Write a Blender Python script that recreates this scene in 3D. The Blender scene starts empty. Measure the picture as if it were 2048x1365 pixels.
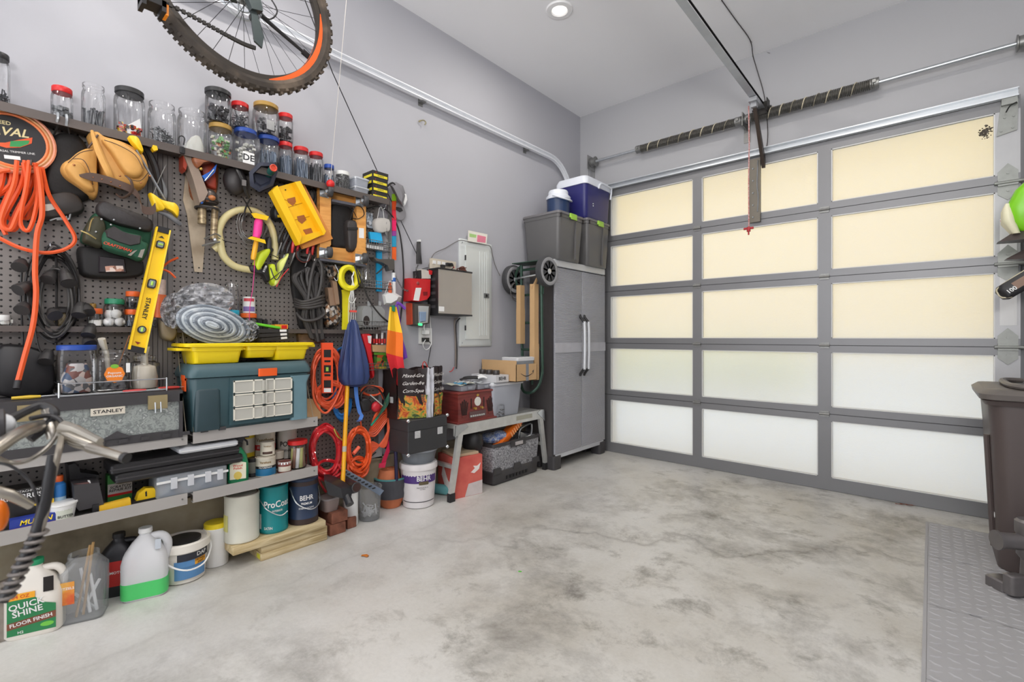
import bpy, bmesh, math, random
from mathutils import Vector, Matrix, noise
random.seed(7)
SC = bpy.context.scene
COL = SC.collection
R = math.radians
PI = math.pi

# ---------------------------------------------------------------- camera, world, exposure
F = 955.0; H = 1.16; CX = 1024.0; CY = 674.0
YAW = math.atan(838 / 955.0)
XW = -2.83      # plane of the left wall
YD = 4.335      # plane of the garage-door wall
ZC = 3.517      # ceiling
XR = 0.86       # plane of the right wall
cam = bpy.data.cameras.new('camera'); co = bpy.data.objects.new('camera', cam); COL.objects.link(co)
co.location = (0, 0, H); co.rotation_euler = (R(90), 0, YAW)
cam.sensor_width = 36; cam.lens = F / 2048 * 36; cam.shift_y = -(682.5 - CY) / 2048; cam.clip_start = .02
SC.camera = co
cam.dof.use_dof = True; cam.dof.focus_distance = 2.6; cam.dof.aperture_fstop = 2.8
w = bpy.data.worlds.new('daylight'); SC.world = w; w.use_nodes = True
w.node_tree.nodes['Background'].inputs[0].default_value = (.94, .96, 1.0, 1)
w.node_tree.nodes['Background'].inputs[1].default_value = 2.1
SC.view_settings.view_transform = 'Standard'; SC.view_settings.look = 'None'
SC.view_settings.gamma = 1; SC.view_settings.use_curve_mapping = False
SC.view_settings.exposure = 0.5
SC.cycles.max_bounces = 8; SC.cycles.diffuse_bounces = 4; SC.cycles.glossy_bounces = 3
SC.cycles.transmission_bounces = 6; SC.cycles.transparent_max_bounces = 24
SC.cycles.caustics_reflective = False; SC.cycles.caustics_refractive = False
SC.cycles.use_denoising = True; SC.cycles.sample_clamp_indirect = 6
CANS = [(-2.011, 2.81), (-0.45, 2.81), (-2.011, 0.9), (-0.45, 0.9), (-2.011, -1.0), (-0.45, -1.0)]
for cx_, cy_ in CANS:      # light of the recessed ceiling lamps
 ld = bpy.data.lights.new('recessed_lamp', 'AREA'); ld.shape = 'DISK'; ld.size = .15; ld.energy = 7
 ld.color = (1, .95, .88)
 lo = bpy.data.objects.new('recessed_lamp', ld); COL.objects.link(lo); lo.location = (cx_, cy_, ZC - .035)

fl = bpy.data.lights.new('ceiling_fill', 'AREA'); fl.shape = 'RECTANGLE'; fl.size = .8; fl.size_y = .8; fl.energy = 66; fl.color = (1, .98, .95)
fo = bpy.data.objects.new('ceiling_fill', fl); COL.objects.link(fo); fo.location = (.35, -.75, 1.9); fo.rotation_euler = (R(152), 0, R(22))   # unseen fill lamp added behind the camera to brighten the ceiling
# ---------------------------------------------------------------- pixel of the photograph -> point at a stated real distance
def ray(u, v):
 a = (u - CX) / F; b = (CY - v) / F
 return (-math.sin(YAW) + a * math.cos(YAW), math.cos(YAW) + a * math.sin(YAW), b)
def W(u, v, d=0.0):                       # on a plane d in front of the left wall
 r = ray(u, v); t = (XW + d) / r[0]; return Vector((XW + d, t * r[1], H + t * r[2]))
def DW(u, v, d=0.0):
 r = ray(u, v); t = (YD - d) / r[1]; return Vector((t * r[0], YD - d, H + t * r[2]))
def G(u, v, z=0.0):
 r = ray(u, v); t = (z - H) / r[2]; return Vector((t * r[0], t * r[1], z))
def FR(u, v, t):                          # at forward distance t from the camera
 r = ray(u, v); return Vector((r[0] * t, r[1] * t, H + r[2] * t))

# ---------------------------------------------------------------- materials
def lin(c):
 return tuple(((x / 255) / 12.92 if x <= 10 else (((x / 255) + .055) / 1.055) ** 2.4) for x in c)
MATS = {}
def new_mat(name):
 m = bpy.data.materials.new(name); m.use_nodes = True
 nt = m.node_tree; nt.nodes.clear()
 out = nt.nodes.new('ShaderNodeOutputMaterial')
 return m, nt, out
def M(name, rgb, rough=.5, metal=0.0, var=.08, vs=14, bump=0.0, bs=80, coat=0.0, emit=0.0, spec=.5):
 if name in MATS: return MATS[name]
 m, nt, out = new_mat(name)
 b = nt.nodes.new('ShaderNodeBsdfPrincipled'); nt.links.new(b.outputs[0], out.inputs[0])
 c = lin(rgb)
 if var > 0:
  tc = nt.nodes.new('ShaderNodeTexCoord'); n = nt.nodes.new('ShaderNodeTexNoise')
  n.inputs['Scale'].default_value = vs; n.inputs['Detail'].default_value = 5
  nt.links.new(tc.outputs['Object'], n.inputs['Vector'])
  mx = nt.nodes.new('ShaderNodeMix'); mx.data_type = 'RGBA'
  mx.inputs[6].default_value = tuple(max(0, x * (1 - var * 1.6)) for x in c) + (1,)
  mx.inputs[7].default_value = tuple(min(1, x * (1 + var * 1.6)) for x in c) + (1,)
  nt.links.new(n.outputs[0], mx.inputs[0]); nt.links.new(mx.outputs[2], b.inputs['Base Color'])
 else:
  b.inputs['Base Color'].default_value = c + (1,)
 b.inputs['Roughness'].default_value = rough; b.inputs['Metallic'].default_value = metal
 b.inputs['Specular IOR Level'].default_value = spec
 if coat: b.inputs['Coat Weight'].default_value = coat
 if emit:
  b.inputs['Emission Color'].default_value = c + (1,); b.inputs['Emission Strength'].default_value = emit
 if bump:
  tc = nt.nodes.new('ShaderNodeTexCoord'); n = nt.nodes.new('ShaderNodeTexNoise')
  n.inputs['Scale'].default_value = bs; n.inputs['Detail'].default_value = 4
  nt.links.new(tc.outputs['Object'], n.inputs['Vector'])
  bp = nt.nodes.new('ShaderNodeBump'); bp.inputs['Strength'].default_value = bump; bp.inputs['Distance'].default_value = .004
  nt.links.new(n.outputs[0], bp.inputs['Height']); nt.links.new(bp.outputs[0], b.inputs['Normal'])
 MATS[name] = m; return m
def clear(name, rgb=(255, 255, 255), ior=1.45, rough=.04, milk=0.0):
 """thin clear plastic or glass wall: see-through with fresnel sheen, some milky scatter"""
 if name in MATS: return MATS[name]
 m, nt, out = new_mat(name)
 t = nt.nodes.new('ShaderNodeBsdfTransparent'); t.inputs[0].default_value = lin(rgb) + (1,)
 g = nt.nodes.new('ShaderNodeBsdfGlossy'); g.inputs['Roughness'].default_value = rough
 lw = nt.nodes.new('ShaderNodeLayerWeight'); lw.inputs['Blend'].default_value = .22
 mt = nt.nodes.new('ShaderNodeMath'); mt.operation = 'MULTIPLY_ADD'; mt.inputs[1].default_value = .75; mt.inputs[2].default_value = .05
 nt.links.new(lw.outputs['Fresnel'], mt.inputs[0])
 mx = nt.nodes.new('ShaderNodeMixShader'); nt.links.new(mt.outputs[0], mx.inputs[0])
 nt.links.new(t.outputs[0], mx.inputs[1]); nt.links.new(g.outputs[0], mx.inputs[2])
 last = mx
 if milk:
  d = nt.nodes.new('ShaderNodeBsdfDiffuse'); d.inputs[0].default_value = lin(rgb) + (1,)
  m2 = nt.nodes.new('ShaderNodeMixShader'); m2.inputs[0].default_value = milk
  nt.links.new(mx.outputs[0], m2.inputs[1]); nt.links.new(d.outputs[0], m2.inputs[2]); last = m2
 nt.links.new(last.outputs[0], out.inputs[0]); MATS[name] = m; return m
def patches(name, cols, scale=6, rough=.5, metal=0.0, kind='noise', dist=0.0, bump=0.0, stretch=(1, 1, 1)):
 """several colours in blotches, cells or stripes"""
 if name in MATS: return MATS[name]
 m, nt, out = new_mat(name)
 b = nt.nodes.new('ShaderNodeBsdfPrincipled'); nt.links.new(b.outputs[0], out.inputs[0])
 tc = nt.nodes.new('ShaderNodeTexCoord'); mp = nt.nodes.new('ShaderNodeMapping'); mp.inputs['Scale'].default_value = stretch
 nt.links.new(tc.outputs['Object'], mp.inputs[0])
 rp = nt.nodes.new('ShaderNodeValToRGB')
 if kind == 'cells':
  n = nt.nodes.new('ShaderNodeTexVoronoi'); n.inputs['Scale'].default_value = scale
  nt.links.new(mp.outputs[0], n.inputs['Vector']); sp = nt.nodes.new('ShaderNodeSeparateColor')
  nt.links.new(n.outputs['Color'], sp.inputs[0]); src = sp.outputs[0]
  rp.color_ramp.interpolation = 'CONSTANT'
 else:
  n = nt.nodes.new('ShaderNodeTexNoise'); n.inputs['Scale'].default_value = scale; n.inputs['Detail'].default_value = 6
  n.inputs['Distortion'].default_value = dist
  nt.links.new(mp.outputs[0], n.inputs['Vector']); src = n.outputs[0]
 nt.links.new(src, rp.inputs[0])
 k = len(cols)
 els = rp.color_ramp.elements
 lo, hi = (0.0, 1.0) if kind == 'cells' else (.3, .7)
 for i, c in enumerate(cols):
  p = lo + (hi - lo) * i / (k if kind == 'cells' else max(1, k - 1))
  e = els[i] if i < 2 else els.new(p)
  e.position = p; e.color = lin(c) + (1,)
 nt.links.new(rp.outputs[0], b.inputs['Base Color'])
 b.inputs['Roughness'].default_value = rough; b.inputs['Metallic'].default_value = metal
 if bump:
  bp = nt.nodes.new('ShaderNodeBump'); bp.inputs['Strength'].default_value = bump; bp.inputs['Distance'].default_value = .004
  nt.links.new(src, bp.inputs['Height']); nt.links.new(bp.outputs[0], b.inputs['Normal'])
 MATS[name] = m; return m

# ---------------------------------------------------------------- mesh builder
def crom(pts, k=5, closed=False):
 pts = [Vector(p) for p in pts]; n = len(pts); out = []
 rng = range(n if closed else n - 1)
 for i in rng:
  p0 = pts[(i - 1) % n] if closed or i > 0 else pts[0]
  p1 = pts[i]; p2 = pts[(i + 1) % n]
  p3 = pts[(i + 2) % n] if closed or i + 2 < n else pts[-1]
  for j in range(k):
   t = j / k
   out.append(.5 * ((2 * p1) + (-p0 + p2) * t + (2 * p0 - 5 * p1 + 4 * p2 - p3) * t * t + (-p0 + 3 * p1 - 3 * p2 + p3) * t ** 3))
 if not closed: out.append(pts[-1])
 return out
def rrect(sx, sy, r, n=4, cx=0, cy=0):
 r = max(1e-4, min(r, sx / 2 - 1e-4, sy / 2 - 1e-4)); out = []
 for qx, qy, a0 in ((1, 1, 0), (-1, 1, 90), (-1, -1, 180), (1, -1, 270)):
  for i in range(n + 1):
   a = R(a0 + 90 * i / n)
   out.append((cx + qx * (sx / 2 - r) + r * math.cos(a), cy + qy * (sy / 2 - r) + r * math.sin(a)))
 return out
class MB:
 def __init__(s, m=None): s.v = []; s.f = []; s.mi = []; s.c = 0; s.m = m
 def add(s, vs, fs, m=None):
  o = len(s.v); mm = m if m is not None else None
  for p in vs:
   p = Vector(p)
   if mm is not None: p = mm @ p
   if s.m is not None: p = s.m @ p
   s.v.append(p)
  for f in fs: s.f.append([o + i for i in f]); s.mi.append(s.c)
  return s
 def box(s, x0, x1, y0, y1, z0, z1, m=None):
  if x0 > x1: x0, x1 = x1, x0
  if y0 > y1: y0, y1 = y1, y0
  if z0 > z1: z0, z1 = z1, z0
  vs = [(x, y, z) for z in (z0, z1) for x, y in ((x0, y0), (x1, y0), (x1, y1), (x0, y1))]
  return s.add(vs, [(3, 2, 1, 0), (4, 5, 6, 7), (0, 1, 5, 4), (1, 2, 6, 5), (2, 3, 7, 6), (3, 0, 4, 7)], m)
 def cb(s, cx, cy, cz, sx, sy, sz, m=None):
  return s.box(cx - sx / 2, cx + sx / 2, cy - sy / 2, cy + sy / 2, cz - sz / 2, cz + sz / 2, m)
 def loft(s, rings, cap0=True, cap1=True, closed=False, m=None):
  n = len(rings[0]); vs = [p for r in rings for p in r]; fs = []
  k = len(rings)
  for i in range(k if closed else k - 1):
   a = i * n; b = ((i + 1) % k) * n
   for j in range(n):
    j2 = (j + 1) % n; fs.append((a + j, a + j2, b + j2, b + j))
  if not closed:
   if cap0: fs.append(tuple(reversed(range(n))))
   if cap1: fs.append(tuple(range((k - 1) * n, k * n)))
  return s.add(vs, fs, m)
 def rbox(s, levels, cx=0, cy=0, n=4, m=None, cap0=True, cap1=True):
  """levels (z, sx, sy, r)"""
  return s.loft([[(x, y, z) for x, y in rrect(sx, sy, r, n, cx, cy)] for z, sx, sy, r in levels], cap0, cap1, m=m)
 def sbox(s, cx, cy, z0, sx, sy, h, r=.01, e=.004, m=None):
  """box with rounded vertical corners and softened top and bottom edges"""
  return s.rbox([(z0, sx - 2 * e, sy - 2 * e, r), (z0 + e, sx, sy, r), (z0 + h - e, sx, sy, r), (z0 + h, sx - 2 * e, sy - 2 * e, r)], cx, cy, m=m)
 def lathe(s, prof, n=20, m=None, cx=0, cy=0, sx=1, sy=1, cap=True):
  rings = [[(cx + r * sx * math.cos(2 * PI * i / n), cy + r * sy * math.sin(2 * PI * i / n), z) for i in range(n)] for r, z in prof]
  return s.loft(rings, cap and prof[0][0] > 1e-5, cap and prof[-1][0] > 1e-5, m=m)
 def arc(s, r, z0, z1, a0, a1, n=10, m=None):
  """cylinder patch; angle 0 faces the front (-Y), positive to the right"""
  vs = []; fs = []
  for i in range(n + 1):
   a = R(a0 + (a1 - a0) * i / n); vs += [(r * math.sin(a), -r * math.cos(a), z0), (r * math.sin(a), -r * math.cos(a), z1)]
  for i in range(n): fs.append((2 * i, 2 * i + 2, 2 * i + 3, 2 * i + 1))
  return s.add(vs, fs, m)
 def tube(s, pts, r, n=6, closed=False, m=None, flat=1.0, up=None):
  pts = [Vector(p) for p in pts]; k = len(pts)
  if k < 2: return s
  rr = r if isinstance(r, (list, tuple)) else [r] * k
  rings = []; prev = None
  for i, p in enumerate(pts):
   a = pts[(i - 1) % k] if closed or i > 0 else p; b = pts[(i + 1) % k] if closed or i < k - 1 else p
   t = (b - a)
   t = t.normalized() if t.length > 1e-9 else Vector((0, 0, 1))
   if prev is None:
    u0 = Vector(up) if up else (Vector((0, 0, 1)) if abs(t.z) < .9 else Vector((1, 0, 0)))
    x = t.cross(u0).normalized()
   else:
    x = prev - t * prev.dot(t)
    x = x.normalized() if x.length > 1e-6 else t.orthogonal().normalized()
   prev = x; y = t.cross(x)
   rings.append([p + x * (rr[i] * math.cos(2 * PI * j / n)) + y * (rr[i] * flat * math.sin(2 * PI * j / n)) for j in range(n)])
  return s.loft(rings, closed=closed, m=m)
 def cyl(s, a, b, r, n=12, r2=None, m=None):
  return s.tube([a, b], [r, r if r2 is None else r2], n, m=m)
 def poly(s, pts, y0, y1, m=None, axis='y'):
  """outline in the x-z plane (or x-y for axis z) pushed from y0 to y1"""
  if axis == 'y': r0 = [(x, y0, z) for x, z in pts]; r1 = [(x, y1, z) for x, z in pts]
  elif axis == 'z': r0 = [(x, z, y0) for x, z in pts]; r1 = [(x, z, y1) for x, z in pts]
  else: r0 = [(y0, x, z) for x, z in pts]; r1 = [(y1, x, z) for x, z in pts]
  return s.loft([r0, r1], m=m)
 def ball(s, c, r, n=10, k=6, sz=1.0, m=None, sx=1, sy=1):
  c = Vector(c)
  prof = [[(c.x + sx * r * math.sin(PI * i / k) * math.cos(2 * PI * j / n), c.y + sy * r * math.sin(PI * i / k) * math.sin(2 * PI * j / n), c.z - sz * r * math.cos(PI * i / k)) for j in range(n)] for i in range(1, k)]
  o = [(c.x, c.y, c.z - sz * r)] ; e = [(c.x, c.y, c.z + sz * r)]
  vs = o + [p for q in prof for p in q] + e; fs = []
  for j in range(n): fs.append((0, 1 + (j + 1) % n, 1 + j))
  for i in range(k - 2):
   for j in range(n):
    a = 1 + i * n; b = a + n; fs.append((a + j, a + (j + 1) % n, b + (j + 1) % n, b + j))
  a = 1 + (k - 2) * n; L = len(vs) - 1
  for j in range(n): fs.append((a + j, a + (j + 1) % n, L))
  return s.add(vs, fs, m)
 def torus(s, c, R_, r, n=32, k=8, m=None, ax='y', sx=1, sz=1):
  pts = []
  for i in range(n):
   a = 2 * PI * i / n; x, z = sx * R_ * math.cos(a), sz * R_ * math.sin(a)
   pts.append(Vector(c) + Vector({'y': (x, 0, z), 'z': (x, z, 0), 'x': (0, x, z)}[ax]))
  return s.tube(pts, r, k, True, m=m)
 def sheet(s, grid, th=.002, m=None):
  """cloth: rows of points, given a little thickness"""
  nr = len(grid); nc = len(grid[0]); vs = [Vector(p) for r in grid for p in r]
  g = lambda i, j: vs[i * nc + j]
  nm = []
  for i in range(nr):
   for j in range(nc):
    a = g(min(i + 1, nr - 1), j) - g(max(i - 1, 0), j); b = g(i, min(j + 1, nc - 1)) - g(i, max(j - 1, 0))
    q = a.cross(b); nm.append(q.normalized() if q.length > 1e-12 else Vector((0, -1, 0)))
  back = [p + q * th for p, q in zip(vs, nm)]; o = len(vs); fs = []
  for i in range(nr - 1):
   for j in range(nc - 1):
    a, b, c, d = i * nc + j, i * nc + j + 1, (i + 1) * nc + j + 1, (i + 1) * nc + j
    fs.append((a, d, c, b)); fs.append((o + a, o + b, o + c, o + d))
  edge = [i * nc for i in range(nr)] + [(nr - 1) * nc + j for j in range(1, nc)] + [i * nc + nc - 1 for i in range(nr - 2, -1, -1)] + [j for j in range(nc - 2, 0, -1)]
  for i in range(len(edge)):
   a, b = edge[i], edge[(i + 1) % len(edge)]; fs.append((a, b, o + b, o + a))
  return s.add(vs + back, fs, m)
 def mesh(s, name, mats, ang=38):
  me = bpy.data.meshes.new(name); me.from_pydata([tuple(v) for v in s.v], [], s.f)
  mats = mats if isinstance(mats, (list, tuple)) else [mats]
  for x in mats: me.materials.append(x)
  if len(mats) > 1: me.polygons.foreach_set('material_index', s.mi)
  bm = bmesh.new(); bm.from_mesh(me); bmesh.ops.recalc_face_normals(bm, faces=bm.faces); bm.to_mesh(me); bm.free()
  me.polygons.foreach_set('use_smooth', [True] * len(me.polygons))
  me.set_sharp_from_angle(angle=R(ang)); me.update()
  return me

def tag(o, label=None, cat=None, group=None, kind=None):
 if label: o['label'] = label
 if cat: o['category'] = cat
 if group: o['group'] = group
 if kind: o['kind'] = kind
 return o
def T(name, label, cat, loc=(0, 0, 0), rz=0.0, rot=None, group=None):
 o = bpy.data.objects.new(name, None); COL.objects.link(o); o.empty_display_size = .05
 o.location = loc; o.rotation_euler = rot if rot is not None else (0, 0, R(rz))
 return tag(o, label, cat, group)
def P(name, parent, mb, mat, label=None, kind=None, ang=38):
 o = bpy.data.objects.new(name, mb.mesh(name, mat, ang)); COL.objects.link(o)
 if parent is not None: o.parent = parent
 if label: o['label'] = label
 if kind: o['kind'] = kind
 return o
def ONE(name, label, cat, mb, mat, loc=(0, 0, 0), rz=0.0, rot=None, group=None, kind=None):
 o = bpy.data.objects.new(name, mb.mesh(name, mat)); COL.objects.link(o)
 o.location = loc; o.rotation_euler = rot if rot is not None else (0, 0, R(rz))
 return tag(o, label, cat, group, kind)
def S(name, mb, mat, parent=None):
 return tag(P(name, parent, mb, mat), kind='structure') if parent is None else P(name, parent, mb, mat)
def link_copy(o, parent, loc=None, name=None):
 c = o.copy(); COL.objects.link(c); c.parent = parent
 if loc is not None: c.location = loc
 return c
def copy_tree(o, label=None, loc=None, rz=None, rot=None, parent=None):
 c = o.copy(); COL.objects.link(c); c.parent = parent
 if label: c['label'] = label
 if loc is not None: c.location = loc
 if rz is not None: c.rotation_euler = (0, 0, R(rz))
 if rot is not None: c.rotation_euler = rot
 for ch in list(o.children): copy_tree(ch, parent=c)
 return c
WALL = 90       # rz that turns a thing's front (-Y) away from the left wall into the room

def text(parent, s, size, mat, x=0, y=0, z=0, bold=False, rr=0.0, cyl=None, shear=0.0, name='lettering', sx=1.0, align='CENTER', ang=0.0, m=None, space=1.0):
 """letters that face the front (-Y); rr turns them in their own plane; cyl bends them round a can of that radius"""
 cu = bpy.data.curves.new('t', 'FONT'); cu.body = s; cu.size = size; cu.align_x = align; cu.align_y = 'CENTER'
 cu.resolution_u = 2; cu.shear = shear; cu.space_character = space; cu.space_line = .85
 if bold: cu.offset = size * .018
 to = bpy.data.objects.new('t', cu); COL.objects.link(to)
 dg = bpy.context.evaluated_depsgraph_get(); me = bpy.data.meshes.new_from_object(to.evaluated_get(dg))
 vs = [Vector(v.co) for v in me.vertices]; fs = [list(p.vertices) for p in me.polygons]
 bpy.data.objects.remove(to); bpy.data.curves.remove(cu); bpy.data.meshes.remove(me)
 out = []
 cr, sr = math.cos(R(rr)), math.sin(R(rr))
 for v in vs:
  X = v.x * sx; Z = v.y
  X, Z = X * cr - Z * sr, X * sr + Z * cr
  if cyl:
   t = (X + x) / cyl + R(ang); out.append(((cyl + .0006) * math.sin(t), -(cyl + .0006) * math.cos(t), Z + z))
  else: out.append((X + x, y, Z + z))
 b = MB(m); b.add(out, fs)
 return P(name, parent, b, mat)
# ================================================================= the room
def paint(name, rgb, bs=300, st=.05, rough=.6):
 return M(name, rgb, rough, 0, .025, 1.2, st, bs)
wall_m = paint('wall_paint', (176, 176, 182)); door_wall_m = paint('door_wall_paint', (176, 176, 179)); ceil_m = paint('ceiling_paint', (244, 244, 246))
def floor_mat():
 m, nt, out = new_mat('concrete'); N = nt.nodes.new; L = nt.links.new
 b = N('ShaderNodeBsdfPrincipled'); L(b.outputs[0], out.inputs[0])
 tc = N('ShaderNodeTexCoord')
 def nz(scale, det, dist=0, rough=.6, vec=None):
  n = N('ShaderNodeTexNoise'); n.inputs['Scale'].default_value = scale; n.inputs['Detail'].default_value = det
  n.inputs['Distortion'].default_value = dist; n.inputs['Roughness'].default_value = rough
  L(vec or tc.outputs['Object'], n.inputs['Vector']); return n.outputs[0]
 def ramp(src, stops):
  r = N('ShaderNodeValToRGB'); L(src, r.inputs[0])
  for i, (p, c) in enumerate(stops):
   e = r.color_ramp.elements[i] if i < 2 else r.color_ramp.elements.new(p)
   e.position = p; e.color = tuple(c) + (1,)
  return r.outputs[0]
 def mul(a, b_, f=1.0):
  x = N('ShaderNodeMix'); x.data_type = 'RGBA'; x.blend_type = 'MULTIPLY'; x.inputs[0].default_value = f
  L(a, x.inputs[6]); L(b_, x.inputs[7]); return x.outputs[2]
 base = ramp(nz(.9, 8, .1), [(.32, lin((188, 183, 173))), (.52, lin((213, 211, 206))), (.7, lin((226, 225, 223)))])
 st1 = ramp(nz(1.5, 14, .15, .74), [(.36, (.5, .49, .48)), (.52, (1, 1, 1))])
 st2 = ramp(nz(4.5, 12, .25, .75), [(.34, (.55, .54, .52)), (.47, (1, 1, 1))])
 mp = N('ShaderNodeMapping'); mp.inputs['Scale'].default_value = (1.0, .38, 1); mp.inputs['Rotation'].default_value = (0, 0, R(25)); L(tc.outputs['Object'], mp.inputs[0])
 vo = N('ShaderNodeTexVoronoi'); vo.feature = 'DISTANCE_TO_EDGE'; vo.inputs['Scale'].default_value = .42
 wv = N('ShaderNodeTexNoise'); wv.inputs['Scale'].default_value = 2.2; wv.inputs['Detail'].default_value = 8; L(tc.outputs['Object'], wv.inputs['Vector'])
 va = N('ShaderNodeVectorMath'); va.operation = 'MULTIPLY_ADD'; L(wv.outputs['Color'], va.inputs[0]); va.inputs[1].default_value = (.5, .5, 0); L(mp.outputs[0], va.inputs[2])
 L(va.outputs[0], vo.inputs['Vector'])
 crack = ramp(vo.outputs['Distance'], [(0.0, (.62, .61, .60)), (.006, (.93, .93, .92))])
 crack2 = ramp(vo.outputs['Distance'], [(.004, (.93, .93, .92)), (.05, (1, 1, 1))])
 fine = ramp(nz(55, 6, 0, .8), [(.3, (.9, .9, .9)), (.6, (1, 1, 1))])
 # stains are stronger out in the drive-through half of the floor than along the shelves
 sx = N('ShaderNodeSeparateXYZ'); L(tc.outputs['Object'], sx.inputs[0])
 mr = N('ShaderNodeMapRange'); L(sx.outputs[0], mr.inputs[0]); mr.inputs[1].default_value = -2.3; mr.inputs[2].default_value = -1.3
 mr.inputs[3].default_value = .25; mr.inputs[4].default_value = 1
 c = base
 for s_ in (st1, st2):
  x = N('ShaderNodeMix'); x.data_type = 'RGBA'; x.blend_type = 'MULTIPLY'; L(mr.outputs[0], x.inputs[0]); L(c, x.inputs[6]); L(s_, x.inputs[7]); c = x.outputs[2]
 x = N('ShaderNodeMix'); x.data_type = 'RGBA'; x.blend_type = 'MULTIPLY'; L(mr.outputs[0], x.inputs[0]); L(c, x.inputs[6]); L(crack, x.inputs[7]); c = x.outputs[2]
 c = mul(c, crack2, .6); c = mul(c, fine)
 L(c, b.inputs['Base Color'])
 rr = N('ShaderNodeMapRange'); L(nz(3, 6), rr.inputs[0]); rr.inputs[3].default_value = .28; rr.inputs[4].default_value = .55; L(rr.outputs[0], b.inputs['Roughness'])
 bp = N('ShaderNodeBump'); bp.inputs['Strength'].default_value = .25; bp.inputs['Distance'].default_value = .006
 L(nz(9, 6, 1.2), bp.inputs['Height']); L(bp.outputs[0], b.inputs['Normal'])
 return m
Y0 = -3.6
S('floor', MB().box(XW - .1, XR + .1, Y0, YD + .12, -.1, 0), floor_mat())
S('ceiling', MB().box(XW - .1, XR + .1, Y0, YD + .2, ZC, ZC + .1), ceil_m)
S('wall_left', MB().box(XW - .1, XW, Y0, YD + .2, 0, ZC), wall_m)
S('wall_right', MB().box(XR, XR + .1, Y0, YD + .2, 0, ZC), wall_m)
DX0, DX1, DZ = -2.53, .415, 2.66        # garage door
b = MB(); b.box(XW, DX0 + .03, YD, YD + .2, 0, ZC); b.box(DX1 - .03, XR, YD, YD + .2, 0, ZC); b.box(DX0 + .03, DX1 - .03, YD, YD + .2, DZ, ZC)
S('wall_door', b, door_wall_m)
b = MB(); b.box(XW + .0, XW + .012, Y0, 3.4, 0, .33); b.box(XW, XW + .03, Y0, 3.4, .33, .35)
S('baseboard_left', b, patches('raw_foundation', [(120, 108, 88), (158, 146, 122), (176, 166, 144)], 5, .9, bump=.4))

# outside, seen blurred through the frosted panes
ONE('driveway', 'pale concrete driveway outside beyond the garage door', 'driveway', MB().box(-12, 10, YD + .2, 12.5, -.12, -.02), M('drive', (196, 212, 236), .9))
b = MB(); rows_ = []
fac = T('house_facade', 'warm cream house front across the driveway seen blurred through frosted panes', 'house', (-1, 12.6, 0))
P('wall', fac, MB().box(-11, 11, 0, .3, 0, 9), M('cream_siding', (255, 214, 140), .9, var=.10, vs=.5))
P('roof', fac, MB().poly([(-11.5, 9), (11.5, 9), (11.5, 9.4), (-11.5, 9.4)], -.6, .5), M('roof_grey', (120, 118, 116), .9))
P('plinth', fac, MB().box(-11, 11, -.06, 0, 0, .9), M('plinth', (206, 214, 220), .9))
hb = MB()
for i in range(60):
 x = -7 + i * .09 + random.uniform(-.1, .1); hb.ball((x, random.uniform(-.3, .3), .35 + random.uniform(0, .35)), random.uniform(.28, .45), 8, 5)
ONE('hedge', 'low green hedge in front of the cream house, behind the left panes', 'hedge', hb, patches('hedge_green', [(130, 150, 96), (170, 184, 120)], 8, .9), (-.2, 10.2, 0))

# ceiling lamps
for i, (cx_, cy_) in enumerate(CANS):
 if i: continue
 t = T('ceiling_light', 'round white recessed ceiling light left of the opener rail', 'ceiling light', (cx_, cy_, ZC))
 P('trim_ring', t, MB().lathe([(.052, -.002), (.06, -.012), (.092, -.010), (.098, 0)], 40, cap=False), M('white_trim', (236, 236, 236), .4, var=0))
 P('diffuser', t, MB().lathe([(0.0, -.008), (.05, -.006), (.055, -.001)], 32), M('lamp_glow', (255, 250, 240), .4, var=0, emit=1.0))
t = T('smoke_sensor_mark', 'small brass hook in the left wall above the pegboard end', 'hook', W(838, 243, 0), WALL)
P('screw', t, MB().cyl((0, .002, 0), (0, -.02, 0), .006, 8), M('brass_pale', (190, 180, 140), .3, .8))
P('hook', t, MB().tube(crom([(0, -.02, 0), (.02, -.03, .006), (.04, -.03, -.004), (.03, -.028, -.022)], 4), .004, 6), MATS['brass_pale'])

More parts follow.
